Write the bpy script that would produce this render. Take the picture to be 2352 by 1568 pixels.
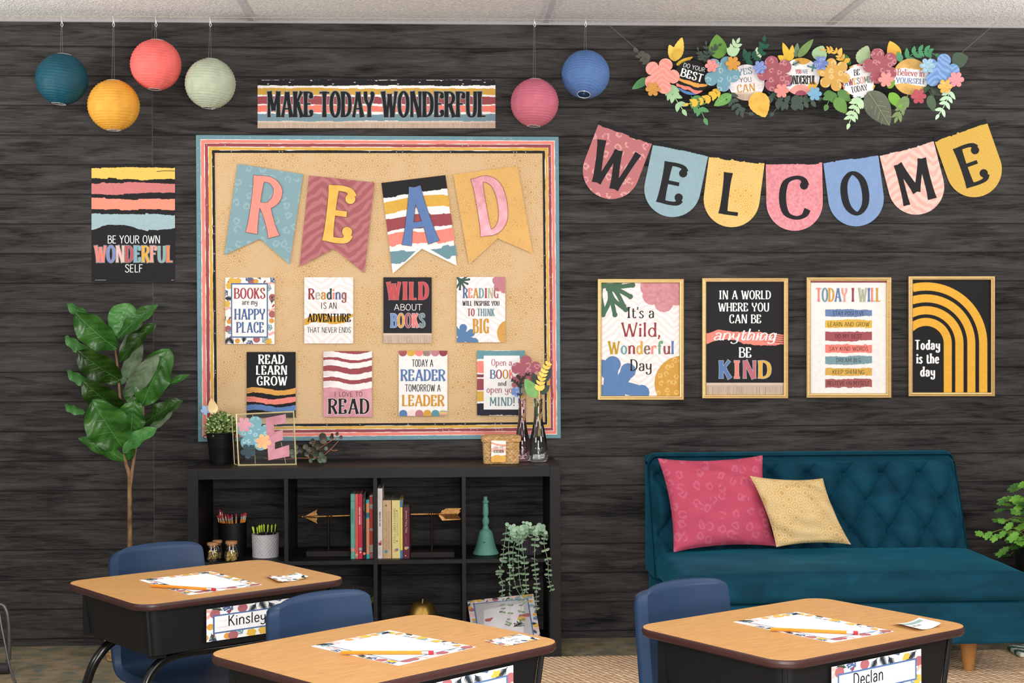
import bpy, bmesh, math, random
from mathutils import Vector, Matrix, noise
for _o in list(bpy.data.objects): bpy.data.objects.remove(_o)
S = bpy.context.scene
COL = S.collection
R = random.Random(7)
PI = math.pi
# ------------------------------------------------------------------ camera
FPX, HZ, YAW, ROLL, CD, CH = 3368.1, 769.6, .0514, .0044, 6.2125, 1.289   # focal length and horizon in photo pixels, metres
CEIL = 2.616
cd = bpy.data.cameras.new('camera'); cam = bpy.data.objects.new('camera', cd); COL.objects.link(cam)
cd.sensor_width = 36; cd.lens = FPX / 2352 * 36; cd.shift_y = -(784 - HZ) / 2352
cd.clip_start = .05; cd.clip_end = 60
cam.matrix_world = (Matrix.Translation((0, -CD, CH)) @ Matrix.Rotation(-YAW, 4, 'Z') @ Matrix.Rotation(PI / 2, 4, 'X')
                    @ Matrix.Rotation(-ROLL, 4, 'Z'))
S.camera = cam
# ------------------------------------------------------------------ light and exposure
S.view_settings.view_transform = 'Standard'; S.view_settings.look = 'None'
S.view_settings.exposure = 0.0; S.view_settings.gamma = 1; S.view_settings.use_curve_mapping = False
w = bpy.data.worlds.new('room_daylight'); S.world = w; w.use_nodes = True
w.node_tree.nodes['Background'].inputs[0].default_value = (1, .975, .95, 1)
w.node_tree.nodes['Background'].inputs[1].default_value = .32
def area(name, loc, tgt, sx, sy, e, c=(1, 1, 1)):
    l = bpy.data.lights.new(name, 'AREA'); l.shape = 'RECTANGLE'; l.size = sx; l.size_y = sy; l.energy = e; l.color = c
    o = bpy.data.objects.new(name, l); COL.objects.link(o); o.location = loc
    o.rotation_euler = (Vector(tgt) - Vector(loc)).to_track_quat('-Z', 'Y').to_euler(); return o
area('softbox_key_left', (-3.6, -5.0, 2.2), (-.3, -.2, 1.2), 1.8, .8, 56, (1, .985, .97))  # softbox key added out of view on the left, no real window
area('softbox_key_right', (4.0, -4.8, 2.2), (.9, -.2, 1.15), 1.8, .8, 67, (1, .985, .97))  # matching added softbox on the right, a little stronger
for _x in (-1.4, 1.3):
    area('ceiling_troffer_light', (_x, -2.7, CEIL - .03), (_x, -2.3, 0), .55, 1.15, 30, (1, .965, .93))
area('low_fill_softbox', (.5, -5.3, .62), (.3, -.3, 2.3), 2.2, .7, 72, (1, .985, .97))  # low softbox added out of view, fills wall and ceiling from below
for _x in (-2.7, 3.6):
    area('ceiling_fill_uplight', (_x, -1.1, 1.75), (_x * .55 + .2, -.7, CEIL), .4, .4, 9, (1, .97, .94)).data.spread = 1.7  # pair of added uplights beyond the frame, only there to brighten the ceiling
area('ceiling_fill_lamp', (.1, -5.0, 1.5), (.1, -3.0, CEIL), .9, .9, 70, (1, .98, .97))  # unseen lamp aimed upwards, added to lift the ceiling brightness
# ------------------------------------------------------------------ measuring helpers (photo pixel -> point on a real plane)
_fw = Vector((math.sin(YAW), math.cos(YAW), 0)); _rt = Vector((math.cos(YAW), -math.sin(YAW), 0))
def ray(px, py):
    xr, yr = px - 1176, HZ - py; c, s = math.cos(ROLL), math.sin(ROLL)
    return _rt * (xr * c + yr * s) + Vector((0, 0, -xr * s + yr * c)) + _fw * FPX
O0 = Vector((0, -CD, CH))
def aty(px, py, y): d = ray(px, py); return O0 + d * ((y + CD) / d.y)
def atz(px, py, z): d = ray(px, py); return O0 + d * ((z - CH) / d.z)
def atp(px, py, p, n): d = ray(px, py); return O0 + d * ((Vector(p) - O0).dot(n) / d.dot(n))
# ------------------------------------------------------------------ materials
def lin(h, k=.86):
    if not isinstance(h, str): return tuple(h)[:3]
    h = h.lstrip('#'); o = []
    for i in (0, 2, 4):
        v = int(h[i:i + 2], 16) / 255; o.append((v / 12.92 if v <= .04045 else ((v + .055) / 1.055) ** 2.4) * k)
    return tuple(o)
class NB:
    def __init__(s, name, rough=.6, metal=0, spec=.4):
        s.m = bpy.data.materials.new(name); s.m.use_nodes = True; s.t = s.m.node_tree; s.b = s.t.nodes['Principled BSDF']
        s.b.inputs['Roughness'].default_value = rough; s.b.inputs['Metallic'].default_value = metal
        s.b.inputs['Specular IOR Level'].default_value = spec
        s.tc = s.t.nodes.new('ShaderNodeTexCoord'); s.obj = s.tc.outputs['Object']
    def put(s, sock, v):
        if isinstance(v, bpy.types.NodeSocket): s.t.links.new(v, sock)
        elif v is not None:
            if sock.type == 'RGBA' and len(v) == 3: v = (*v, 1)
            sock.default_value = v
    def n(s, typ, **kw):
        nd = s.t.nodes.new(typ)
        for k, v in kw.items():
            if k in ('operation', 'data_type', 'feature', 'wave_type', 'bands_direction', 'noise_dimensions', 'voronoi_dimensions', 'distance', 'blend_type', 'clamp', 'use_clamp', 'invert'): setattr(nd, k, v)
        for k, v in kw.items():
            if not hasattr(nd, k) or k[0].isupper(): 
                kk = k.replace('_', ' ')
                if kk in nd.inputs: s.put(nd.inputs[kk], v)
        return nd
    def ma(s, op, a, b=None, c=None):
        nd = s.t.nodes.new('ShaderNodeMath'); nd.operation = op
        for i, v in enumerate((a, b, c)):
            if v is not None: s.put(nd.inputs[i], v)
        return nd.outputs[0]
    def xyz(s, v=None):
        nd = s.t.nodes.new('ShaderNodeSeparateXYZ'); s.put(nd.inputs[0], v or s.obj); return nd.outputs
    def vec(s, x, y, z=0.):
        nd = s.t.nodes.new('ShaderNodeCombineXYZ')
        for i, v in enumerate((x, y, z)): s.put(nd.inputs[i], v)
        return nd.outputs[0]
    def scale(s, v, k):
        nd = s.t.nodes.new('ShaderNodeVectorMath'); nd.operation = 'MULTIPLY'; s.put(nd.inputs[0], v); nd.inputs[1].default_value = k; return nd.outputs[0]
    def noise(s, v=None, sc=10, det=3, dist=0., col=False):
        nd = s.t.nodes.new('ShaderNodeTexNoise'); s.put(nd.inputs['Vector'], v or s.obj); nd.inputs['Scale'].default_value = sc
        nd.inputs['Detail'].default_value = det; nd.inputs['Distortion'].default_value = dist
        return nd.outputs['Color' if col else 'Fac']
    def mix(s, f, a, b):
        nd = s.t.nodes.new('ShaderNodeMix'); nd.data_type = 'RGBA'; s.put(nd.inputs[0], f); s.put(nd.inputs[6], a); s.put(nd.inputs[7], b); return nd.outputs[2]
    def ramp(s, f, a=0., b=1., lo=0., hi=1.):
        nd = s.t.nodes.new('ShaderNodeMapRange'); s.put(nd.inputs[0], f)
        for i, v in enumerate((a, b, lo, hi)): nd.inputs[i + 1].default_value = v
        return nd.outputs[0]
    def bump(s, h, st=.3, d=.01):
        nd = s.t.nodes.new('ShaderNodeBump'); nd.inputs['Strength'].default_value = st; nd.inputs['Distance'].default_value = d
        s.put(nd.inputs['Height'], h); s.t.links.new(nd.outputs[0], s.b.inputs['Normal'])
    def col(s, c): s.put(s.b.inputs['Base Color'], c); return s
_mc = {}
def pm(h, rough=.6, metal=0, var=.06, sc=60, spec=.2, bump=0, bsc=300, k=.86, name=None):
    """plain procedural material: colour with a faint noise mottling"""
    key = (h, rough, metal, var, sc, spec, bump, bsc, k)
    if key in _mc: return _mc[key]
    b = NB(name or 'print_' + str(h).strip('#'), rough, metal, spec); c = lin(h, k)
    n_ = b.noise(sc=sc); f = b.ramp(n_, .25, .75)
    b.col(b.mix(f, tuple(x * (1 - var) for x in c), tuple(min(1, x * (1 + var)) for x in c)))
    if bump: b.bump(b.noise(sc=bsc), bump, .002)
    _mc[key] = b.m; return b.m
def retro(h, h2, cell=.031, name='retro_ring_pattern', rough=.6):
    """rotated grid of concentric rounded diamonds"""
    b = NB(name, rough); x, y, z = b.xyz(); k = .7071 / cell
    u = b.ma('MULTIPLY', b.ma('ADD', x, z), k); v = b.ma('MULTIPLY', b.ma('SUBTRACT', x, z), k)
    fu, fv = b.ma('FLOOR', u), b.ma('FLOOR', v)
    wn = b.t.nodes.new('ShaderNodeTexWhiteNoise'); b.put(wn.inputs['Vector'], b.vec(fu, fv, 0.)); rnd = wn.outputs['Value']
    a = b.ma('ABSOLUTE', b.ma('SUBTRACT', b.ma('FRACT', u), .5)); c = b.ma('ABSOLUTE', b.ma('SUBTRACT', b.ma('FRACT', v), .5))
    p = b.ma('POWER', b.ma('ADD', b.ma('POWER', a, 3.), b.ma('POWER', c, 3.)), .3333)
    e = b.ma('SQRT', b.ma('ADD', b.ma('POWER', a, 2.), b.ma('POWER', c, 2.)))
    d = b.ma('ADD', b.ma('MULTIPLY', p, .8), b.ma('MULTIPLY', e, .2))
    ring = b.ma('SINE', b.ma('ADD', b.ma('MULTIPLY', d, 24.), b.ma('MULTIPLY', rnd, 6.)))
    big = b.ramp(b.noise(sc=9, det=2), .35, .68)
    core = b.ma('MULTIPLY', b.ma('LESS_THAN', d, .17), b.ma('GREATER_THAN', rnd, .55))
    f = b.ma('MULTIPLY', b.ma('MAXIMUM', b.ramp(ring, .45, 1.), b.ma('MULTIPLY', core, .9)), b.ma('ADD', .12, b.ma('MULTIPLY', big, .88)))
    light = b.ma('MULTIPLY', b.ramp(b.ma('MULTIPLY', ring, -1.), .5, 1.), .35)
    c1, c2 = lin(h), lin(h2)
    base = b.mix(b.ma('MULTIPLY', big, .25), c1, tuple(.6 * p_ + .4 * q for p_, q in zip(c1, c2)))
    base = b.mix(light, base, tuple(min(.9, q * 1.25 + .05) for q in c1))
    b.col(b.mix(f, base, c2)); return b.m
def leopard(h, h2, cell=.045, name='leopard_print', rough=.55):
    b = NB(name, rough); x, y, z = b.xyz(); v0 = b.vec(x, z, 0.)
    nz = b.noise(v0, 2.4 / cell, 2, col=True)
    ad = b.t.nodes.new('ShaderNodeVectorMath'); ad.operation = 'MULTIPLY_ADD'; b.put(ad.inputs[0], nz)
    ad.inputs[1].default_value = (cell * .45,) * 3; b.put(ad.inputs[2], v0)
    vo = b.t.nodes.new('ShaderNodeTexVoronoi'); vo.voronoi_dimensions = '2D'; b.put(vo.inputs['Vector'], ad.outputs[0])
    vo.inputs['Scale'].default_value = 1 / cell; vo.inputs['Randomness'].default_value = .75
    d = vo.outputs['Distance']
    ring = b.ma('MULTIPLY', b.ma('GREATER_THAN', d, .14), b.ma('LESS_THAN', d, .3))
    gap = b.ma('GREATER_THAN', b.noise(v0, 1.9 / cell, 1), .41)
    b.col(b.mix(b.ma('MULTIPLY', ring, gap), lin(h), lin(h2))); return b.m
def zebra(h, h2, per=.05, name='zebra_print', rough=.55):
    b = NB(name, rough); x, y, z = b.xyz()
    tri = b.ma('PINGPONG', b.ma('ADD', x, .013), per * 1.3)
    t = b.ma('ADD', b.ma('SUBTRACT', z, b.ma('MULTIPLY', tri, .8)), b.ma('MULTIPLY', b.noise(b.vec(x, z, 0.), 14, 2), .06))
    s_ = b.ma('SINE', b.ma('MULTIPLY', t, 6.283 / (per * .5)))
    b.col(b.mix(b.ramp(s_, -.05, .15), lin(h), lin(h2))); return b.m
def foil(h, h2, rough=.35, metal=.35, sc=40, name='foil_print'):
    b = NB(name, rough, metal); x, y, z = b.xyz(); f = b.ma('ADD', b.ma('MULTIPLY', b.noise(sc=sc, det=5), .7), b.ma('MULTIPLY', b.noise(sc=600), .3))
    b.col(b.mix(b.ramp(f, .35, .65), lin(h), lin(h2))); b.bump(b.noise(sc=500), .15, .001); return b.m
def speckle(h, h2, sc=170, thr=.35, name='dotted_print'):
    b = NB(name, .6); vo = b.t.nodes.new('ShaderNodeTexVoronoi'); b.put(vo.inputs['Vector'], b.obj); vo.inputs['Scale'].default_value = sc
    f = b.ma('MULTIPLY', b.ma('LESS_THAN', vo.outputs['Distance'], thr), b.ramp(b.noise(sc=22), .42, .6))
    b.col(b.mix(f, b.mix(b.ramp(b.noise(sc=10), .3, .7), lin(h), tuple(c * .93 for c in lin(h))), lin(h2))); return b.m
def glass(h, rough=.02, name='clear_glass', ior=1.45):
    b = NB(name, rough, 0, .5); b.b.inputs['Transmission Weight'].default_value = 1; b.b.inputs['IOR'].default_value = ior
    c = lin(h, 1); b.col(b.mix(b.noise(sc=5), c, tuple(x * .97 for x in c))); return b.m
# ------------------------------------------------------------------ objects
WM = {}
def tag(o, label, cat, group=None, kind=None):
    if label: o['label'] = label
    if cat: o['category'] = cat
    if group: o['group'] = group
    if kind: o['kind'] = kind
    return o
def thing(name, label, cat, loc=(0, 0, 0), rz=0., group=None):
    o = bpy.data.objects.new(name, None); COL.objects.link(o); o.empty_display_size = .05
    o.location = loc; o.rotation_euler = (0, 0, rz)
    WM[o] = Matrix.Translation(loc) @ Matrix.Rotation(rz, 4, 'Z'); return tag(o, label, cat, group)
class MB:
    def __init__(s): s.v = []; s.f = []; s.mi = []; s.mats = []; s.M = None
    def mat(s, m):
        if m not in s.mats: s.mats.append(m)
        s.cur = s.mats.index(m); return s
    def add(s, vs, fs, m=None):
        if m is not None: s.mat(m)
        elif not s.mats: s.cur = 0
        k = len(s.v); s.v += [s.M @ Vector(p) if s.M else Vector(p) for p in vs]
        for f in fs: s.f.append([k + i for i in f]); s.mi.append(s.cur if s.mats else 0)
        return s
    def box(s, a, b, m=None):
        (x0, y0, z0), (x1, y1, z1) = a, b
        return s.add([(x0, y0, z0), (x1, y0, z0), (x1, y1, z0), (x0, y1, z0), (x0, y0, z1), (x1, y0, z1), (x1, y1, z1), (x0, y1, z1)],
                     [(3, 2, 1, 0), (4, 5, 6, 7), (0, 1, 5, 4), (1, 2, 6, 5), (2, 3, 7, 6), (3, 0, 4, 7)], m)
    def tube(s, pts, r, seg=8, m=None, cap=True, closed=False):
        pts = [Vector(p) for p in pts]; n = len(pts); rs = r if isinstance(r, (list, tuple)) else [r] * n
        vs = []; fs = []; ref = None
        for i, p in enumerate(pts):
            t = ((pts[(i + 1) % n] - pts[i - 1]) if closed else (pts[min(i + 1, n - 1)] - pts[max(i - 1, 0)])).normalized()
            if ref is None: ref = t.orthogonal().normalized()
            ref = (ref - t * ref.dot(t)); ref = ref.normalized() if ref.length > 1e-6 else t.orthogonal().normalized()
            q = t.cross(ref)
            vs += [p + (ref * math.cos(2 * PI * j / seg) + q * math.sin(2 * PI * j / seg)) * rs[i] for j in range(seg)]
        for i in range(n if closed else n - 1):
            a, b = i * seg, ((i + 1) % n) * seg
            fs += [(a + j, a + (j + 1) % seg, b + (j + 1) % seg, b + j) for j in range(seg)]
        if cap and not closed: fs += [tuple(range(seg))[::-1], tuple(range((n - 1) * seg, n * seg))]
        return s.add(vs, fs, m)
    def lathe(s, prof, c=(0, 0, 0), seg=32, m=None, cap=True):
        c = Vector(c); vs = []; fs = []
        for r, z in prof: vs += [c + Vector((r * math.cos(2 * PI * j / seg), r * math.sin(2 * PI * j / seg), z)) for j in range(seg)]
        for i in range(len(prof) - 1): fs += [(i * seg + j, i * seg + (j + 1) % seg, (i + 1) * seg + (j + 1) % seg, (i + 1) * seg + j) for j in range(seg)]
        if cap:
            if prof[0][0] > 1e-5: fs.append(tuple(range(seg))[::-1])
            if prof[-1][0] > 1e-5: fs.append(tuple(range((len(prof) - 1) * seg, len(prof) * seg)))
        return s.add(vs, fs, m)
    def grid(s, fn, nu, nv, m=None, cu=False):
        vs = [fn(i / nu, j / nv) for j in range(nv + 1) for i in range(nu if cu else nu + 1)]; W_ = nu if cu else nu + 1
        fs = [(j * W_ + i, j * W_ + (i + 1) % W_, (j + 1) * W_ + (i + 1) % W_, (j + 1) * W_ + i) for j in range(nv) for i in range(nu)]
        return s.add(vs, fs, m)
    def prism(s, lo, hi, m=None):
        n = len(lo); return s.add(list(lo) + list(hi), [tuple(range(n))[::-1], tuple(range(n, 2 * n))] + [(i, (i + 1) % n, n + (i + 1) % n, n + i) for i in range(n)], m)
    def ball(s, c, r, m=None, seg=10, sz=1):
        return s.lathe([(max(1e-6, r * math.sin(PI * i / seg)), -r * sz * math.cos(PI * i / seg)) for i in range(seg + 1)], c, seg + 4, m, False)
    def build(s, name, parent=None, m=None, smooth=False, local=False, bevel=0, solid=0, sub=0, label=None):
        me = bpy.data.meshes.new(name); vs = s.v
        W_ = WM.get(parent) if parent else None
        if W_ is not None and not local: I = W_.inverted(); vs = [I @ p for p in vs]
        me.from_pydata([tuple(p) for p in vs], [], s.f); me.update()
        for x in (s.mats or [m]): me.materials.append(x)
        if len(s.mats) > 1: me.polygons.foreach_set('material_index', s.mi)
        if smooth:
            me.polygons.foreach_set('use_smooth', [True] * len(me.polygons))
        o = bpy.data.objects.new(name, me); COL.objects.link(o)
        if parent: o.parent = parent; WM[o] = W_
        if smooth and smooth != 'all': 
            try: me.set_sharp_from_angle(angle=math.radians(smooth if smooth is not True else 50))
            except Exception: pass
        if solid: q = o.modifiers.new('thickness', 'SOLIDIFY'); q.thickness = solid; q.offset = 0
        if sub: q = o.modifiers.new('smooth', 'SUBSURF'); q.levels = sub; q.render_levels = sub
        if bevel: q = o.modifiers.new('bevel', 'BEVEL'); q.width = bevel; q.segments = 3; q.limit_method = 'ANGLE'
        if label: o['label'] = label
        return o
def spl(pts, n=6, closed=False):
    """Catmull-Rom through the points, any dimension"""
    pts = [tuple(p) for p in pts]; m = len(pts); out = []
    if m < 3 and not closed: return pts
    for i in range(m if closed else m - 1):
        p = [pts[(i + k) % m] if closed else pts[min(max(i + k, 0), m - 1)] for k in (-1, 0, 1, 2)]
        for q in range(n):
            t = q / n; out.append(tuple(.5 * (2 * b + (c - a) * t + (2 * a - 5 * b + 4 * c - d) * t * t + (-a + 3 * b - 3 * c + d) * t ** 3) for a, b, c, d in zip(*p)))
    if not closed: out.append(pts[-1])
    return out
def ellipse(cx, cy, rx, ry=None, rot=0, n=20):
    ry = ry or rx; c, s_ = math.cos(rot), math.sin(rot)
    return [(cx + rx * math.cos(2 * PI * i / n) * c - ry * math.sin(2 * PI * i / n) * s_, cy + rx * math.cos(2 * PI * i / n) * s_ + ry * math.sin(2 * PI * i / n) * c) for i in range(n)]
# ------------------------------------------------------------------ lettering: stroke skeletons on a 100-unit cap height
GL = {k: v for k, v in (l.split(' ', 1) for l in '''A 60;M 6 0 29 98;L 54 0 31 98;l 15 33 46 33
B 50;L 8 0 8 100;C 8 95.5 26 96 40 86 40 66 28 54 8 53;C 8 53 30 52 46 40 46 16 32 4 8 4.5
C 50;C 44 78 39 94 27 98 12 86 7 50 12 14 27 2 40 7 46 22
D 54;L 8 0 8 100;C 8 95.5 26 95 42 80 47 50 42 20 26 5 8 4.5
E 44;L 8 0 8 100;l 8 96 40 96;l 8 52 36 52;l 8 4 40 4
F 42;L 8 0 8 100;l 8 96 39 96;l 8 52 34 52
G 54;C 46 78 40 94 28 98 13 86 7 50 13 14 28 2 40 8 46 22;M 46 2 46 42;l 30 42 46 42
H 56;L 8 0 8 100;L 48 0 48 100;l 8 50 48 50
I 18;L 9 0 9 100
J 36;C 28 100 28 20 22 4 12 4 5 18
K 50;L 8 0 8 100;M 10 44 43 100;L 20 58 46 0
L 42;L 8 0 8 100;l 8 4 39 4
M 70;M 9 0 10 100;L 11 100 35 26;M 35 26 59 100;L 61 0 60 100
N 58;M 8 0 8 100;L 10 100 48 0;M 50 0 50 100
O 56;O 28 99 11 82 6 50 11 18 28 1 45 18 50 50 45 82
P 48;L 8 0 8 100;C 8 95.5 28 96 42 82 42 62 28 48 8 46
R 52;L 8 0 8 100;C 8 95.5 28 96 42 84 42 66 30 52 8 50;L 24 52 47 0
S 46;C 40 80 34 94 24 98 10 90 8 74 16 60 30 48 40 34 40 14 24 2 10 8 5 22
T 50;L 25 0 25 100;l -2 95 52 95
U 54;C 8 100 8 34 14 8 27 2 40 8 46 34 46 100
V 54;L 5 100 26 0;M 28 0 50 100
W 76;L 5 100 22 0;M 24 0 38 90;L 38 90 54 0;M 56 0 72 100
Y 52;L 4 100 26 48;M 26 48 48 100;L 26 0 26 50
! 16;L 8 32 8 100;b 8 7 8
' 14;M 9 74 9 100
, 14;b 7 6 7;M 9 6 3 -16
a 44;C 9 50 14 62 24 63 34 54 35 36 35 2;C 35 36 16 34 7 18 14 2 26 4 35 16
c 38;C 34 50 28 62 20 63 9 50 7 32 10 12 20 1 30 4 35 14
d 44;L 36 0 36 100;O 22 63 10 50 7 31 10 12 22 1 32 12 36 31 32 50
e 42;C 8 34 36 34 36 46 30 60 22 63 11 54 7 32 11 10 22 1 32 6 37 16
f 34;C 34 88 30 98 22 96 16 84 15 60 15 0;l 4 62 28 62
g 44;O 22 63 10 50 7 32 10 14 22 3 32 14 36 32 32 50;C 36 62 36 0 34 -20 22 -28 10 -24 7 -14
h 46;L 8 0 8 100;C 8 44 18 62 28 63 37 52 38 38 38 0
i 18;L 9 0 9 62;b 9 84 8
k 44;L 8 0 8 100;M 10 26 36 62;L 18 36 40 0
l 18;L 9 0 9 100
m 68;L 8 0 8 62;C 8 44 16 62 24 63 33 52 34 38 34 0;C 34 44 42 62 50 63 59 52 60 38 60 0
n 46;L 8 0 8 62;C 8 44 18 62 28 63 37 52 38 38 38 0
o 44;O 22 63 10 50 7 31 10 12 22 1 34 12 37 31 34 50
p 46;L 8 -30 8 62;O 24 63 12 50 8 32 12 12 24 1 35 12 39 32 35 50
r 34;L 8 0 8 62;C 8 42 14 58 24 63 32 56
s 36;C 31 50 25 62 16 62 8 50 14 38 26 28 31 14 20 1 9 4 5 14
t 32;C 13 86 13 20 18 3 27 3 31 12;l 3 62 28 62
u 46;C 8 62 8 24 14 4 24 2 34 12 38 26;L 38 0 38 62
v 40;L 4 62 20 0;M 20 0 36 62
w 60;L 4 62 17 0;M 18 0 30 56;L 30 56 42 0;M 43 0 56 62
y 44;C 8 62 8 34 14 18 24 16 34 26 37 40;C 37 62 37 0 34 -20 22 -28 10 -24 7 -14'''.split('\n'))}
GD = dict(GL)          # the flared display face: ball terminals and slab feet
for l in '''E 46;L 8 0 8 100;C 8 95.5 22 96.5 34 94 41 84;b 37 80 9;l 8 52 34 52;C 8 4.5 22 3.5 36 6 42 17;b 38 21 9
F 44;L 8 0 8 100;C 8 95.5 22 96.5 34 94 40 84;b 36 80 9;l 8 52 33 52
C 50;C 44 78 39 94 27 98 12 86 7 50 12 14 27 2 40 7 46 22;b 41 79 9
G 54;C 46 78 40 94 28 98 13 86 7 50 13 14 28 2 40 8 46 22;M 46 2 46 42;l 30 42 46 42;b 43 79 9
I 32;L 16 0 16 100;l 4 96 28 96;l 4 4 28 4
S 46;C 40 80 34 94 24 98 10 90 8 74 16 60 30 48 40 34 40 14 24 2 10 8 5 22;b 36 80 8;b 9 21 8
Y 52;C 5 100 8 66 24 50 40 66 46 92;b 43 92 8;L 26 0 26 52
a 44;C 9 50 14 62 24 63 34 54 35 36 35 2;C 35 36 16 34 7 18 14 2 26 4 35 16;b 11 51 7
r 34;L 8 0 8 62;C 8 42 14 58 24 63 32 56;b 30 56 7
f 34;C 34 88 30 98 22 96 16 84 15 60 15 0;l 4 62 28 62;b 31 86 7
y 44;C 8 62 8 34 14 18 24 16 34 26 37 40;C 37 62 37 0 34 -20 22 -28 10 -24 7 -14;b 9 -15 7
g 44;O 22 63 10 50 7 32 10 14 22 3 32 14 36 32 32 50;C 36 62 36 0 34 -20 22 -28 10 -24 7 -14;b 9 -15 7'''.split('\n'):
    k_, v_ = l.split(' ', 1); GD[k_] = v_
DECO = (.125, .06, .45, True); BOLD = (.155, .075, .35, True); HEAVY = (.185, .09, .3, True); SANS = (.095, .085, 0, False); HAND = (.1, .1, 0, False); SCR = (.115, .05, 0, False)
def glyph_polys(ch, ox, sx, sy, st, ex=0, shear=0):
    """polygons of one letter; x right, y up, pixels"""
    wv, wh, fl, deco = st; H = 100 * sy; out = []
    src = (GD if deco else GL).get(ch)
    if not src: return out
    for cmd in src.split(';')[1:]:
        q = cmd.split(); a = list(map(float, q[1:]))
        if q[0] == 'b':
            if deco or ch in 'i!,': out.append(ellipse(ox + a[0] * sx + a[1] * sy * shear, a[1] * sy, max(a[2] / 100 * H, wv * H * .62) * (.95 if deco else .7) + ex, n=12)); 
            continue
        p = [((ox + a[i] * sx + a[i + 1] * sy * shear), a[i + 1] * sy) for i in range(0, len(a), 2)]
        if q[0] in 'LMl':
            wb = {'L': wv, 'M': .5 * wv + .5 * wh if st is not SANS else wv, 'l': wh}[q[0]] * H / 2
            (x0, y0), (x1, y1) = p; n = 6 if fl else 1
            pts = [(x0 + (x1 - x0) * i / n, y0 + (y1 - y0) * i / n) for i in range(n + 1)]
            hw = [wb * (1 + (fl * abs(2 * i / n - 1) ** 3 if q[0] != 'l' else 0)) + ex for i in range(n + 1)]
            if ex and n == 1 or ex:
                L = math.hypot(x1 - x0, y1 - y0) or 1; dx, dy = (x1 - x0) / L * ex, (y1 - y0) / L * ex
                pts[0] = (pts[0][0] - dx, pts[0][1] - dy); pts[-1] = (pts[-1][0] + dx, pts[-1][1] + dy)
            cl = False
        else:
            cl = q[0] == 'O'; pts = spl(p, 4, cl); hw = None
            if cl: pts.append(pts[0])
        N_ = len(pts); Ls = []; Rs = []
        for i in range(N_):
            A = pts[(i - 1) if i else (N_ - 2 if cl else 0)]; B = pts[i + 1] if i < N_ - 1 else (pts[1] if cl else pts[i])
            dx, dy = B[0] - A[0], B[1] - A[1]; L = math.hypot(dx, dy) or 1; dx /= L; dy /= L
            h = hw[i] if hw else (wh + (wv - wh) * dy * dy) * H / 2 + ex
            Ls.append((pts[i][0] - dy * h, pts[i][1] + dx * h)); Rs.append((pts[i][0] + dy * h, pts[i][1] - dx * h))
        for i in range(N_ - 1): out.append([Ls[i], Ls[i + 1], Rs[i + 1], Rs[i]])
    return out
def gw(ch): return 26 if ch == ' ' else float((GD.get(ch) or '40;').split(';')[0])
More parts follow.
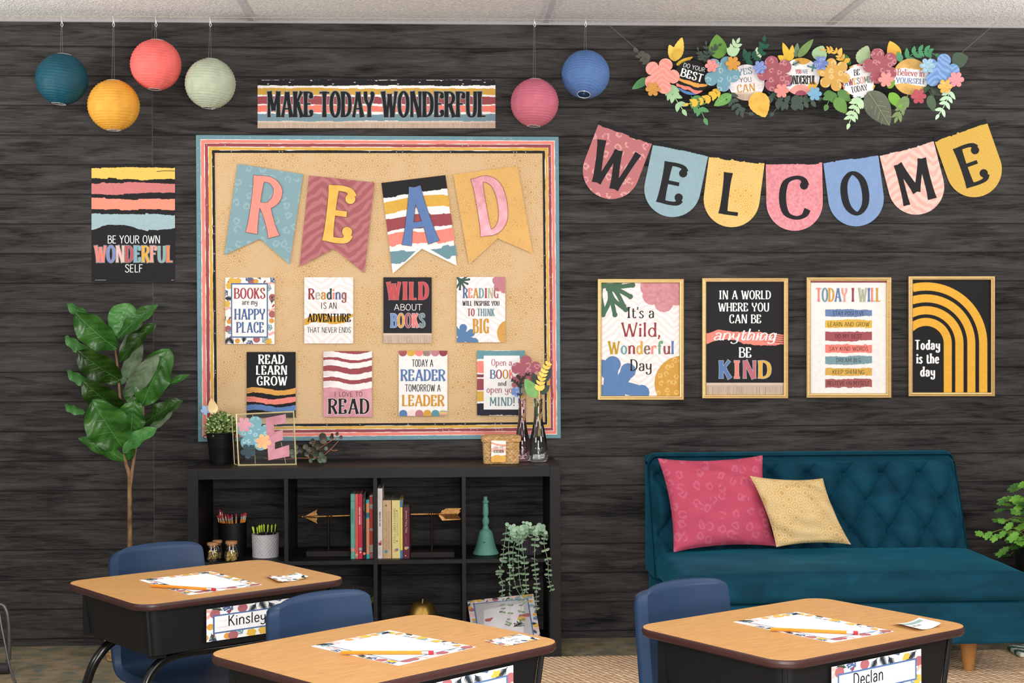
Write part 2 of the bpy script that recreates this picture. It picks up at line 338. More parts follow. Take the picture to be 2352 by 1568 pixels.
class Art:
    """a printed sheet: base card plus print layers a fraction of a millimetre apart, one mesh"""
    def __init__(s, f, z=(0, 0, 1), thick=.0008, dl=.00022):
        s.f = f; s.b = MB(); s.zz = z; s.t = thick; s.dl = dl; s.clip = None; s.k = 0
    def Z(s, p): ox, oy, k = s.zz; return (ox + p[0] / k, oy + p[1] / k)
    def m(s, c): return c if isinstance(c, bpy.types.Material) else pm(c)
    def sheet(s, pts, c, clip=True):
        P = [s.Z(p) for p in pts]; n = len(P)
        s.b.prism([s.f(*p, 0) for p in P], [s.f(*p, s.t) for p in P], s.m(c))
        if clip: s.clip = P
        return s
    def rect(s, a, c, clip=True): x0, y0, x1, y1 = a; return s.sheet([(x0, y0), (x1, y0), (x1, y1), (x0, y1)], c, clip)
    def raw(s, P, c, L):
        if s.clip:
            cp = s.clip; area_ = sum(cp[i][0] * cp[(i + 1) % len(cp)][1] - cp[(i + 1) % len(cp)][0] * cp[i][1] for i in range(len(cp)))
            sg = 1 if area_ > 0 else -1
            for i in range(len(cp)):
                a, b = cp[i], cp[(i + 1) % len(cp)]; o = []
                ins = lambda q: sg * ((b[0] - a[0]) * (q[1] - a[1]) - (b[1] - a[1]) * (q[0] - a[0])) >= -1e-9
                for j in range(len(P)):
                    u, v = P[j - 1], P[j]; iu, iv = ins(u), ins(v)
                    if iu != iv:
                        d1 = (b[0] - a[0]) * (u[1] - a[1]) - (b[1] - a[1]) * (u[0] - a[0]); d2 = (b[0] - a[0]) * (v[1] - a[1]) - (b[1] - a[1]) * (v[0] - a[0])
                        t = d1 / (d1 - d2); o.append((u[0] + (v[0] - u[0]) * t, u[1] + (v[1] - u[1]) * t))
                    if iv: o.append(v)
                P = o
                if len(P) < 3: return s
        s.k = (s.k + 1) % 37; s.b.add([s.f(*p, s.t + L * s.dl + s.k * 5e-6) for p in P], [tuple(range(len(P)))], s.m(c)); return s
    def poly(s, pts, c, L=1): return s.raw([s.Z(p) for p in pts], c, L)
    def box(s, a, c, L=1): x0, y0, x1, y1 = a; return s.poly([(x0, y0), (x1, y0), (x1, y1), (x0, y1)], c, L)
    def disc(s, x, y, r, c, L=1, n=28): return s.poly(ellipse(x, y, r, n=n), c, L)
    def line(s, pts, wd, c, L=1, taper=0, smooth=True):
        pts = spl(pts, 5) if smooth and len(pts) > 2 else pts; n = len(pts); l = []; r = []
        for i in range(n):
            a, b = pts[max(i - 1, 0)], pts[min(i + 1, n - 1)]; dx, dy = b[0] - a[0], b[1] - a[1]; q = math.hypot(dx, dy) or 1
            h = wd / 2 * (1 - taper * i / max(1, n - 1)); l.append((pts[i][0] - dy / q * h, pts[i][1] + dx / q * h)); r.append((pts[i][0] + dy / q * h, pts[i][1] - dx / q * h))
        for i in range(n - 1): s.poly([l[i], l[i + 1], r[i + 1], r[i]], c, L)
        return s
    def textq(s, t, BL, BR, TL, c, st=DECO, L=3, out=None, oc='#DDDDDD', shear=0, sp=4):
        BL, BR, TL = (s.Z(p) for p in (BL, BR, TL)); w_ = math.hypot(BR[0] - BL[0], BR[1] - BL[1]); h_ = math.hypot(TL[0] - BL[0], TL[1] - BL[1])
        ex = ((BR[0] - BL[0]) / w_, (BR[1] - BL[1]) / w_); ey = ((TL[0] - BL[0]) / h_, (TL[1] - BL[1]) / h_)
        gap = max(.03, (st[0] - .1) * 1.05) * h_ + sp * .004 * h_; lsb = 7
        tot = sum(gw(k) for k in t) - 2 * lsb; sx = (w_ - st[0] * h_ * 1.05 - gap * (len(t) - 1)) / max(tot, 1); sy = h_ / 100; x = st[0] * h_ * .52 / sx - lsb; gap /= sx; cols = c if isinstance(c, (list, tuple)) else [c]; ci = 0
        mp = lambda q: (BL[0] + ex[0] * q[0] + ey[0] * q[1], BL[1] + ex[1] * q[0] + ey[1] * q[1])
        for k in t:
            if k != ' ':
                cc = cols[ci % len(cols)]; ci += 1
                if out:
                    for P in glyph_polys(k, x * sx, sx, sy, st, out / s.zz[2], shear): s.raw([mp(q) for q in P], oc, L - 1)
                for P in glyph_polys(k, x * sx, sx, sy, st, 0, shear): s.raw([mp(q) for q in P], cc, L)
            x += gw(k) + gap
        return s
    def text(s, t, x0, x1, top, base, c, st=DECO, L=3, **k): return s.textq(t, (x0, base), (x1, base), (x0, top), c, st, L, **k)
    def brush(s, x0, x1, top, bot, c, L=1, jag=3., step=None):
        """a dry-brush stripe: top and bottom are lists of y at even stations"""
        n = max(8, int((x1 - x0) / (step or max(6, jag * 2)))); hold = [0, 0]; rr = random.Random(int(x0 * 3 + top[0] * 7 + bot[0]))
        def at_(l, t):
            q = t * (len(l) - 1); i = min(int(q), len(l) - 2); u = q - i; u = u * u * (3 - 2 * u); return l[i] + (l[i + 1] - l[i]) * u if len(l) > 1 else l[0]
        a = []; b = []
        for i in range(n + 1):
            t = i / n
            if rr.random() < .18: hold = [rr.uniform(-jag, jag), rr.uniform(-jag, jag)]
            a.append((x0 + (x1 - x0) * t, at_(top, t) + hold[0] + rr.uniform(-.4, .4) * jag)); b.append((x0 + (x1 - x0) * t, at_(bot, t) + hold[1] + rr.uniform(-.4, .4) * jag))
        for i in range(n): s.poly([a[i], a[i + 1], b[i + 1], b[i]], c, L)
        return s
    def flower(s, x, y, r, c, L=1, n=5, rot=0):
        for i in range(n): a = rot + 2 * PI * i / n; s.disc(x + r * .6 * math.cos(a), y + r * .6 * math.sin(a), r * .42, c, L, 16)
        return s.disc(x, y, r * .5, c, L, 16)
    def coral(s, x, y, r, c, L=1, a0=0., n=5, spread=2.4, wd=.3):
        for i in range(n):
            a = a0 + spread * (i / (n - 1) - .5); tx, ty = x + r * math.cos(a), y + r * math.sin(a); b = a0 + (a - a0) * .4
            s.line([(x, y), (x + r * .45 * math.cos(b), y + r * .45 * math.sin(b)), (tx, ty)], r * wd, c, L); s.disc(tx, ty, r * wd * .62, c, L, 12)
        return s.disc(x, y, r * wd * .8, c, L, 12)
    def seaweed(s, x, y, r, c, L=1, a=0.):
        dx, dy = math.cos(a), math.sin(a); s.line([(x, y), (x + dx * r, y + dy * r)], r * .2, c, L); s.disc(x + dx * r, y + dy * r, r * .15, c, L, 10)
        for t, l in ((.1, .5), (.45, .5), (.75, .36)):
            px, py = x + dx * r * t, y + dy * r * t
            for sg in (1, -1):
                b = a + sg * .95; ex, ey = px + r * l * math.cos(b), py + r * l * math.sin(b); s.line([(px, py), (ex, ey)], r * .19, c, L); s.disc(ex, ey, r * .13, c, L, 10)
        return s
    def fern(s, x, y, r, c, L=1, a=0., n=6, wd=.05):
        dx, dy = math.cos(a), math.sin(a); s.line([(x, y), (x + dx * r, y + dy * r)], r * wd, c, L)
        for i in range(n):
            t = .15 + .8 * i / n; px, py = x + dx * r * t, y + dy * r * t
            for sg in (1, -1):
                b = a + sg * .75; l = r * .5 * (1 - .45 * t); s.line([(px, py), (px + l * math.cos(b), py + l * math.sin(b))], r * wd * 1.4, c, L, .7)
        return s
    def floral(s, o, i, u, seed=1, L=1):
        """scatter the botanical border between outer and inner rectangles"""
        r = random.Random(seed); X0, Y0, X1, Y1 = o; x0, y0, x1, y1 = i
        pts = []; st = u * .92
        for k in range(int((X1 - X0) / st) + 1): x = X0 + k * st; pts += [(x, (Y0 + y0) / 2, PI / 2), (x, (Y1 + y1) / 2, -PI / 2)]
        for k in range(1, int((Y1 - Y0) / st)): y = Y0 + k * st; pts += [((X0 + x0) / 2, y, 0), ((X1 + x1) / 2, y, PI)]
        r.shuffle(pts)
        for k, (x, y, a) in enumerate(pts):
            x += r.uniform(-.2, .2) * u; y += r.uniform(-.25, .25) * u; q = k % 8; a += r.uniform(-1, 1)
            if q == 0: s.disc(x, y, u * .5, '#AE666A', L)
            elif q == 1: s.flower(x, y, u * .5, '#E3B64C', L, 6, r.random())
            elif q == 2: s.seaweed(x, y, u * .95, '#53698F', L, a + PI)
            elif q == 3: s.fern(x - .5 * u * math.cos(a), y - .5 * u * math.sin(a), u * 1.25, '#26303A', L + .5, a, 7, .07)
            elif q == 4: s.line([(x - u * .6, y), (x - u * .15, y + u * .18), (x + u * .2, y - u * .1), (x + u * .65, y + u * .1)], u * .34, '#EDB5AB', L - .4)
            elif q == 5: s.seaweed(x, y, u * .85, '#7FA3A8', L, a)
            elif q == 6: s.disc(x, y, u * .36, '#E0A045', L)
            else: s.fern(x + .4 * u * math.cos(a + 2), y, u * 1.1, '#33463F', L + .5, a + 2, 6, .07); s.poly(ellipse(x + u * .3, y + u * .3, u * .12, u * .26, .6), '#9E3F47', L)
        return s
    def build(s, name, parent=None, **k): return s.b.build(name, parent, **k)
def wallf(y0): return lambda x, y, h: aty(x, y, y0 - h)
def quadf(p00, p10, p01, p11=None):
    """unit square to a planar (or bilinear) quad in space, h along its normal"""
    a, b, c = Vector(p00), Vector(p10), Vector(p01); d = Vector(p11) if p11 else b + c - a; n = (b - a).cross(c - a).normalized()
    if n.dot(O0 - a) < 0: n = -n
    return lambda u, v, h: a * (1 - u) * (1 - v) + b * u * (1 - v) + c * (1 - u) * v + d * u * v + n * h
# ================================================================== the room
def wall_material():
    b = NB('dark_wood_plank_wall', .75, 0, .25); x, y, z = b.xyz(); PL = .12363
    zz = b.ma('DIVIDE', b.ma('SUBTRACT', z, .0294), PL); fl = b.ma('FLOOR', zz); fr = b.ma('FRACT', zz)
    pan = b.ma('GREATER_THAN', x, -1.185)
    wn = b.t.nodes.new('ShaderNodeTexWhiteNoise'); b.put(wn.inputs['Vector'], b.vec(fl, pan, 0.)); r = wn.outputs['Value']
    v = b.vec(b.ma('ADD', x, b.ma('MULTIPLY', r, 13.)), b.ma('MULTIPLY', z, 9.), b.ma('MULTIPLY', fl, 3.7))
    g1 = b.noise(v, 3.2, 8, 1.1); g2 = b.noise(b.vec(b.ma('MULTIPLY', x, 9.), b.ma('MULTIPLY', z, 190.), fl), 1.6, 5, .4); g3 = b.noise(b.vec(b.ma('MULTIPLY', x, 1.3), b.ma('MULTIPLY', z, 5.), fl), 2., 3)
    f = b.ma('ADD', b.ma('ADD', b.ma('MULTIPLY', g1, .5), b.ma('MULTIPLY', g2, .5)), b.ma('MULTIPLY', b.ma('SUBTRACT', r, .5), .07))
    f = b.ma('ADD', f, b.ma('MULTIPLY', b.ma('SUBTRACT', g3, .5), .3))
    c = b.mix(b.ramp(f, .33, .68), (.0032, .0028, .0027), (.062, .056, .054))
    dk = b.ma('MAXIMUM', b.ma('LESS_THAN', fr, .035), b.ma('MULTIPLY', b.ma('GREATER_THAN', fr, .975), .6))
    sm = b.ma('LESS_THAN', b.ma('ABSOLUTE', b.ma('ADD', x, 1.185)), .0016)
    c = b.mix(b.ma('MULTIPLY', dk, .9), c, (.004, .0036, .0036)); c = b.mix(b.ma('MULTIPLY', sm, .5), c, (.09, .08, .078))
    b.col(c); b.put(b.b.inputs['Roughness'], b.ramp(g1, .3, .7, .82, .62)); b.bump(b.ma('SUBTRACT', b.ma('MULTIPLY', f, .5), dk), .35, .004); return b.m
MB().box((-4.5, 0, -.05), (4.5, .12, 2.75)).build('wall_back', m=wall_material())['kind'] = 'structure'
def ceiling_material():
    b = NB('acoustic_tile', .95, 0, .1); n1 = b.noise(sc=85, det=3); n2 = b.noise(sc=210, det=2)
    f = b.ramp(b.ma('ADD', b.ma('MULTIPLY', n1, .6), b.ma('MULTIPLY', n2, .4)), .38, .6)
    b.col(b.mix(f, (.70, .69, .68), (.90, .89, .88))); b.bump(f, .6, .006); return b.m
MB().box((-4.5, -9, CEIL), (4.5, 0, CEIL + .06)).build('ceiling', m=ceiling_material())['kind'] = 'structure'
white_metal = pm('#D9DADF', .4, 0, .03, 30, name='painted_grid')
tn = 0
for X in (-3.22, -2.0, -.78, .455, 1.682, 2.9):
    tn += 1; MB().box((X, -9, CEIL - .006), (X + .024, -.012, CEIL - .0004)).build('trim_%d' % tn, m=white_metal)['kind'] = 'structure'
tn += 1; MB().box((-4.5, -.012, CEIL - .012), (4.5, -.0005, CEIL - .0004)).build('trim_%d' % tn, m=pm('#A9A5A4', .5))['kind'] = 'structure'
def carpet_material():
    b = NB('mottled_carpet', .95, 0, .1); x, y, z = b.xyz()
    v = b.vec(b.ma('ADD', b.ma('MULTIPLY', x, 150.), b.ma('MULTIPLY', y, 90.)), b.ma('MULTIPLY', y, 190.), 0.); st = b.noise(v, 1., 3)
    a = b.noise(sc=9, det=4); h = b.noise(b.vec(x, b.ma('MULTIPLY', y, 1.5), 4.), 14, 4)
    c = b.mix(b.ramp(a, .35, .65), lin('#858068'), lin('#BBA888')); c = b.mix(b.ramp(h, .5, .72), c, lin('#6A8080')); c = b.mix(b.ramp(b.noise(sc=23), .58, .75), c, lin('#BC9464'))
    b.col(b.mix(b.ramp(st, .3, .7), b.mix(.45, c, (.05, .045, .035)), c)); b.bump(st, .7, .006); return b.m
MB().box((-4.5, -9, -.06), (4.5, 0, 0)).build('floor', m=carpet_material())['kind'] = 'structure'
def jute_material():
    b = NB('braided_jute', .95, 0, .1); x, y, z = b.xyz(); p = .026
    row = b.ma('FLOOR', b.ma('DIVIDE', y, p)); u = b.ma('ADD', b.ma('DIVIDE', x, p * .95), b.ma('MULTIPLY', row, .5)); v = b.ma('DIVIDE', y, p)
    w_ = b.ma('ADD', b.ma('MULTIPLY', b.noise(sc=60), .9), 0.)
    h = b.ma('MULTIPLY', b.ma('ABSOLUTE', b.ma('SINE', b.ma('ADD', b.ma('MULTIPLY', b.ma('ADD', u, b.ma('MULTIPLY', b.ma('FRACT', v), .5)), PI), w_))), b.ma('SQRT', b.ma('ABSOLUTE', b.ma('SINE', b.ma('MULTIPLY', v, PI)))))
    c = b.mix(b.ramp(b.noise(sc=45, det=4), .3, .7), lin('#DDB48E', 1), lin('#FFE2BE', 1)); b.col(b.mix(b.ramp(h, .0, .4), lin('#8A6A4C'), c)); b.bump(h, .6, .01); return b.m  # gaps between braids get a darker colour, their shade painted in
def rug_top(u, v):
    x, y = .3 + 2.6 * u, -.405 - 1.995 * v; return Vector((x, y, .012 + .0012 * math.sin(x * 240) * math.sin(y * 240)))
g = MB().box((.3, -2.4, .0006), (2.9, -.405, .011)); g.grid(rug_top, 60, 50)
tag(g.build('jute_rug', m=jute_material()), 'chunky braided tan jute rug on the carpet in front of the teal sofa', 'rug')
# ================================================================== printed board and posters on the wall
BLK = '#1B1A1C'; GOLD = '#DDAE4A'; BURG = '#9C4A50'; CORAL = '#F28C7E'; BLUE = '#6F95A0'; WHT = '#F6F3F1'; DBLUE = '#53709F'; TEAL = '#6B9AA3'; PINKW = '#F6E6E3'
Zw = (0, 0, 1)
board = thing('bulletin_board', 'large tan bulletin board with striped border holding pennants and eight posters', 'bulletin board', aty(869, 660, 0))
RET = retro('#D8B78C', '#C49A58', .0315, 'tan_retro_paper', .8)
a = Art(wallf(-.001), thick=.008); a.rect((485, 344, 1252, 980), RET); a.build('backing_paper', board)
bo = [(450, 310), (1283, 314), (1288, 1006), (455, 1014)]; bi = [(493, 351), (1246, 352), (1252, 969), (499, 974)]
lp = lambda k, t: tuple(p + (q - p) * t for p, q in zip(bo[k % 4], bi[k % 4]))
for k in range(4):
    a = Art(wallf(-.009), thick=.003); t = Art.textq
    a.sheet([lp(k, 0), lp(k + 1, 0), lp(k + 1, 1), lp(k, 1)], WHT)
    for j, (t0, t1, c) in enumerate([(0, .235, BLUE), (.27, .445, CORAL), (.475, .645, BURG), (.675, .835, GOLD), (.855, 1, BLK)]):
        A0, A1, B0, B1 = lp(k, t0), lp(k + 1, t0), lp(k, t1), lp(k + 1, t1); n = 110; rr = random.Random(k * 9 + j); pr = None; h0 = h1 = 0
        for i in range(n + 1):
            s_ = i / n
            if rr.random() < .25: h0, h1 = rr.uniform(-1, 1), rr.uniform(-1, 1)
            e = .02 * (.7 * h0 + .3 * rr.uniform(-1, 1)); e2 = .02 * (.7 * h1 + .3 * rr.uniform(-1, 1))
            if t0 == 0: e = 0
            if t1 == 1: e2 = 0
            q0, q1 = lp(k, t0 + e), lp(k + 1, t0 + e); r0, r1 = lp(k, t1 + e2), lp(k + 1, t1 + e2)
            cur = (tuple(p + (q - p) * s_ for p, q in zip(q0, q1)), tuple(p + (q - p) * s_ for p, q in zip(r0, r1)))
            if pr: a.poly([pr[0], cur[0], cur[1], pr[1]], c, 1)
            pr = cur
            if t0 in (0, .855, .475) and rr.random() < .1:
                tt = t0 + (t1 - t0) * .5; p_, q_ = lp(k, tt), lp(k + 1, tt); x_, y_ = (u + (v - u) * s_ for u, v in zip(p_, q_)); a.poly(ellipse(x_, y_, 1.6 if k % 2 == 0 else .6, .6 if k % 2 == 0 else 1.6, n=6), WHT if t0 else '#B9CDD2', 2)
    a.build('border_trim', board)
# ---- READ pennants
LEO_T = leopard('#7FA3AC', '#93B1B9', .05, 'teal_leopard_print'); ZEB_R = zebra('#A5565C', '#B76E70', .085, 'burgundy_zebra_print')
DOTG = speckle('#E3B265', '#B8822F', 190, .3, 'gold_dotted_print'); FOILP = foil('#B87681', '#D49AA2', .3, .25, 28, 'pink_foil')
def pennant(name, pts, m, letter, q, lm, lab, deco=None, off=-.0185):
    r = thing(name, lab, 'pennant', aty(*pts[4 if len(pts) > 4 else 0], 0), 0, 'swallowtail pennants on the bulletin board')
    a = Art(wallf(off), thick=.0012); a.sheet(pts, m, False); cl = pts
    if deco: deco(a)
    a.build('card', r)
    b = Art(wallf(off - .0015), thick=.0035); st = (.155, .1, .3, True)
    BL, BR, TL = q
    # the letter is cut from thick card: outline edge below, face above
    b.textq(letter, BL, BR, TL, lm, st, 2, out=.8, oc='#5B3A34'); b.build('letter', r)
    return r
pennant('pennant', [(546, 376), (696, 400), (665, 607), (597, 548), (515, 585)], LEO_T, 'R', ((566, 533), (637, 545), (584, 402)), '#F5978A', 'dusty blue swallowtail pennant with a coral letter R')
pennant('pennant', [(710, 403), (860, 419), (837, 627), (768, 571), (688, 612)], ZEB_R, 'E', ((741, 552), (806, 561), (756, 424)), foil('#DDA838', '#E9BC56', .45, .1, 30, 'gold_card'), 'burgundy zebra swallowtail pennant with a gold letter E')
PEN_A = [(876, 420), (1023, 402), (1049, 610), (969, 571), (902, 628)]
def stripesA(a):
    A = [Vector(p) for p in PEN_A]; tl, tr = A[0], A[1]; dn = (A[4] - tl); 
    def P(u, v): p = tl + (tr - tl) * u + dn * v; return (p.x + (u * v) * 4, p.y)
    def band(t0, t1, c, sd):
        rr = random.Random(sd); n = 46; pr = None; h = [0, 0]
        for i in range(n + 1):
            u = i / n
            if rr.random() < .2: h = [rr.uniform(-.012, .012), rr.uniform(-.012, .012)]
            wv = .012 * math.sin(u * 5 + sd)
            lim = .735 + .0 * u; e = 1 - .275 * (1 - abs(2 * u - 1))     # the notch
            y0, y1 = min(t0 + wv + h[0], e), min(t1 + wv + h[1] + rr.uniform(-.003, .003), e)
            if sd == 1 : y0 = 0
            cur = (P(u, y0), P(u, y1))
            if pr and (cur[1][1] - cur[0][1] > .3 or pr[1][1] - pr[0][1] > .3): a.poly([pr[0], cur[0], cur[1], pr[1]], c, 1)
            pr = cur
    for i, (t0, t1, c) in enumerate([(0, .15, BLK), (.215, .33, GOLD), (.4, .54, BURG), (.58, .71, CORAL), (.77, .9, BLUE)]): band(t0, t1, c, i + 1)
pennant('pennant', PEN_A, WHT, 'A', ((925, 564), (1006, 555), (911, 432)), '#5F7FB4', 'black and rainbow brush striped swallowtail pennant with a blue letter A', stripesA)
pennant('pennant', [(1041, 401), (1188, 381), (1224, 582), (1143, 547), (1077.5, 607)], DOTG, 'D', ((1106, 543), (1176, 529), (1083, 411)), FOILP, 'dotted gold swallowtail pennant with a pink foil letter D')
# ---- small posters on the board
def poster(z, rect, c, label, off=-.0185, name='poster', cat='poster', group='small posters on the bulletin board', thick=.0012):
    a = Art(wallf(off), z, thick); a.rect(rect, c)
    def done():
        o = a.build(name); tag(o, label, cat, group); return o
    return a, done
ZEB_W = zebra('#FBF7F5', '#F3E4E2', .06, 'pale_zebra_print'); BK = BLK
def fringe(a, x0, y0, x1, y1, L=1):
    a.box((x0, y0, x1, y1), '#D9C3B0', L); rr = random.Random(int(x0)); h = (y1 - y0)
    n = int((x1 - x0) / max(4., h * .06)); a.box((x0, y0 + h * .22, x1, y0 + h * .27), '#B79F8C', L + 1)
    for i in range(n):
        x = x0 + (x1 - x0) * (i + .5) / n; d = rr.uniform(-.4, .4) * h * .08
        a.line([(x, y0 + h * .3), (x + d, y1 - h * .02)], h * .025, rr.choice(['#A98F7F', '#8F7668', '#BFA695']), L + 1, 0, False)
    return a
z = (490, 620, 6.918)
a, d = poster(z, (190, 120, 972, 1174), WHT, 'small poster with botanical border reading BOOKS are my HAPPY PLACE')
a.floral((190, 120, 972, 1174), (280, 208, 868, 1075), 110, 3); a.box((280, 208, 868, 1075), DBLUE, 3); a.box((300, 230, 848, 1054), '#FBF6F5', 4)
a.text('BOOKS', 328, 825, 285, 455, '#A9454B', BOLD, 6); a.text('are my', 455, 700, 462, 552, BK, DECO, 6); a.text('HAPPY', 335, 825, 615, 788, '#4F6B9E', BOLD, 6); a.text('PLACE', 365, 805, 825, 995, '#4F6B9E', BOLD, 6); d()
a, d = poster(z, (1445, 115, 2222, 1166), ZEB_W, 'small pale poster reading Reading IS AN ADVENTURE THAT NEVER ENDS over a gold stroke')
a.text('Reading', 1510, 2118, 292, 466, ['#94393F', '#B5B5A8', '#C98F3C', '#2E4A44', '#F08C80', '#4F6A9A', '#93605F'], BOLD, 5); a.text('IS AN', 1712, 1960, 515, 617, BK, SANS, 4)
a.brush(1448, 2220, [780, 700, 690, 730, 720, 690], [870, 830, 840, 850, 840, 740], '#DBA63C', 1, 9); a.text('ADVENTURE', 1497, 2185, 690, 825, '#0E0E0E', BOLD, 5); a.text('THAT NEVER ENDS', 1490, 2185, 908, 995, BK, SANS, 4); d()
z = (850, 620, 6.918)
a, d = poster(z, (212, 115, 980, 1160), '#1F1E26', 'small black poster with fringe print reading WILD ABOUT BOOKS')
a.text('WILD', 265, 935, 190, 470, '#C45659', (.21, .1, .25, True), 3, out=4, oc='#E58A86'); a.text('ABOUT', 382, 820, 540, 640, WHT, SANS, 3)
a.text('BOOKS', 328, 872, 690, 912, ['#6F8FC8', '#E0A04A', '#A85560', '#F2807A', '#6F8B8C'], BOLD, 3, out=6, oc='#C9CBD2'); fringe(a, 212, 1003, 980, 1160); d()
a, d = poster(z, (1378, 110, 2147, 1147), ZEB_W, 'small white poster with coral shapes reading READING WILL INSPIRE YOU TO THINK BIG')
a.coral(1385, 120, 190, '#3F5A4E', 1, .75, 6, 2.0, .17); a.flower(2110, 200, 170, '#C4808A', 1, 6, .3); a.coral(1420, 1150, 240, '#5B80AC', 1, -1.0, 4, 1.9, .42); a.disc(2230, 1000, 215, speckle('#D8A34C', '#C08A34', 300, .4, 'amber_spot_print'), 1)
a.text('READING', 1475, 2045, 285, 447, ['#4F6A9A', '#F08C80', '#C98F3C', '#6FA0A8', '#A04850', '#B9B9A0', '#A86A68'], BOLD, 4); a.text('WILL INSPIRE YOU', 1468, 2055, 490, 567, '#111111', BOLD, 4)
a.text('TO THINK', 1545, 1980, 612, 732, ['#9C4A50', '#9C4A50'] + ['#6B9199'] * 5, BOLD, 4); a.text('BIG', 1632, 1895, 772, 1003, '#D09A47', BOLD, 4); d()
z = (540, 790, 6.918)
def waves(a, x0, x1, y, h, c, ph=0, L=1, amp=24):
    f = lambda e: [e + amp * math.sin(ph + k * .9) for k in range(8)]; a.brush(x0, x1, f(y), f(y + h), c, L, 6)
    for k in range(4): a.line([(x0, y + amp * math.sin(ph) + 12 + k * h / 5), (x0 + (x1 - x0) * .22, y + amp * math.sin(ph + 1.5) + 10 + k * h / 5)], 5, BLK if c != WHT else BURG, L + 1, .8, False)
a, d = poster(z, (183, 125, 962, 1168), '#161517', 'small black poster with three wavy brush stripes reading READ LEARN GROW')
for t_, x0, x1, y0, y1 in (('READ', 370, 785, 167, 316), ('LEARN', 333, 828, 340, 486), ('GROW', 342, 825, 512, 655)): a.text(t_, x0, x1, y0, y1, '#FFFFFF', HEAVY, 4)
waves(a, 183, 962, 712, 80, '#E2A554', 3.6); waves(a, 183, 962, 855, 82, CORAL, 4.4); waves(a, 183, 962, 980, 85, '#5F83B8', 3.6); d()
a, d = poster(z, (1402, 112, 2174, 1157), BURG, 'small pink and burgundy poster with white waves reading I LOVE TO READ')
a.box((1402, 640, 2174, 1157), foil('#B8737C', '#CD909A', .4, .15, 30, 'rose_foil'), .5)
for y, h in ((125, 95), (265, 90), (440, 95), (600, 100)): waves(a, 1402, 2174, y + 10, h, WHT, 3.9, 1, 28)
a.text('I LOVE TO', 1585, 2020, 757, 832, '#3A2A2E', SANS, 4); a.text('READ', 1478, 2135, 864, 1110, '#15181C', (.17, .075, .3, True), 5, out=8, oc='#E8D3D5'); d()
z = (890, 790, 5.407)
a, d = poster(z, (140, 82, 743, 893), WHT, 'small white poster with scalloped edges reading TODAY A READER TOMORROW A LEADER')
ZP = zebra('#F3C9C2', '#FBEAE6', .02, 'blush_zebra_print')
for k, c in enumerate([speckle('#9A464C', '#C97B72', 400, .4, 'red_spot_print'), GOLD, CORAL, '#B99A8E', '#C58590', '#93434F']): a.box((140 + k * 100.5, 82, 240.5 + k * 100.5, 112), c, 1); a.poly(ellipse(190 + k * 100.5, 112, 50, 40), c, 1 + k % 2)
for k, c in enumerate(['#5B80B0', ZP, '#BF7C86', '#D9A344', '#5F949C', '#EBD3A0']): a.box((145 + k * 100, 858, 245 + k * 100, 893), c, 1); a.poly(ellipse(195 + k * 100, 858, 49, 42), c, 1 + k % 2)
for k in range(4): a.line([(440, 100 + k * 14), (520, 90 + k * 14)], 6, '#6F5A55', 3)
for k, c in enumerate((BLUE, '#E3B64C', CORAL, BURG)): a.box((645, 830 + k * 16, 743, 838 + k * 16), c, 4)
a.text('TODAY A', 305, 568, 190, 280, BK, SANS, 4); a.text('READER', 165, 718, 315, 457, '#5878AC', BOLD, 4, out=4, oc='#C3CDE0'); a.text('TOMORROW A', 220, 660, 500, 588, BK, SANS, 4); a.text('LEADER', 182, 706, 630, 770, '#D09234', BOLD, 4, out=4, oc='#EEDDBB'); d()
a, d = poster(z, (1112, 78, 1706, 886), WHT, 'small striped poster reading Open a BOOK and open your MIND behind the flower vases')
for y0, y1, c in ((78, 185, TEAL), (215, 352, CORAL), (375, 412, '#8F4450'), (430, 572, BURG), (585, 712, GOLD), (735, 886, '#22232F')): a.brush(1112, 1706, [y0, y0 + 6, y0], [y1, y1 - 6, y1 - 4], c, 1, 6)
a.box((1195, 143, 1642, 812), '#FCFAF9', 2); a.text('Open a', 1290, 1545, 187, 268, '#B0606A', DECO, 4); a.text('BOOK', 1275, 1575, 318, 430, ['#53709F', '#9C4A50', '#C9923C', '#F0897C'], BOLD, 4)
a.text('and', 1370, 1475, 457, 517, BK, BOLD, 4); a.text('open your', 1230, 1640, 520, 606, '#B0606A', DECO, 4); a.text('MIND!', 1268, 1580, 660, 767, '#6A9096', BOLD, 4); d()
# ---- big poster and strip
z = (180, 360, 4.9)
a, d = poster(z, (148, 100, 1087, 1405), BLK, 'tall black poster with four brush stripes reading BE YOUR OWN WONDERFUL SELF', -.0006, group=None)
a.brush(148, 1087, [128, 122, 118, 118, 124], [238, 240, 252, 258, 255, 250], '#F3C862', 1, 8); a.brush(148, 1087, [298, 292, 290, 300, 304], [418, 424, 420, 408, 405], '#D27D7C', 1, 8)
a.brush(148, 1087, [458, 468, 480, 478, 472], [588, 596, 594, 592, 598], '#F4977F', 1, 8); a.brush(148, 1087, [640, 640, 640, 645, 664], [830, 770, 775, 825, 832, 808], '#A5BFC6', 1, 9)
a.line([(880, 165), (980, 158), (1086, 160)], 7, BLK, 2); a.text('BE YOUR OWN', 330, 918, 885, 974, '#FFFFFF', SANS, 3); a.text('SELF', 527, 724, 1210, 1300, '#FFFFFF', SANS, 3)
a.text('WONDERFUL', 184, 1066, 1000, 1186, ['#F2887A', '#7F93CC', '#EFC3B8', '#BF5A5C', '#83B4C0', '#E9B24C', '#EBA596', '#8FB0B0', '#F08A52'], BOLD, 4, out=7, oc='#8C8F98'); a.box((185, 1384, 312, 1388), '#BBBBBB', 2); a.box((1045, 1384, 1076, 1388), '#BBBBBB', 2); d()
z = (580, 160, 3.92)
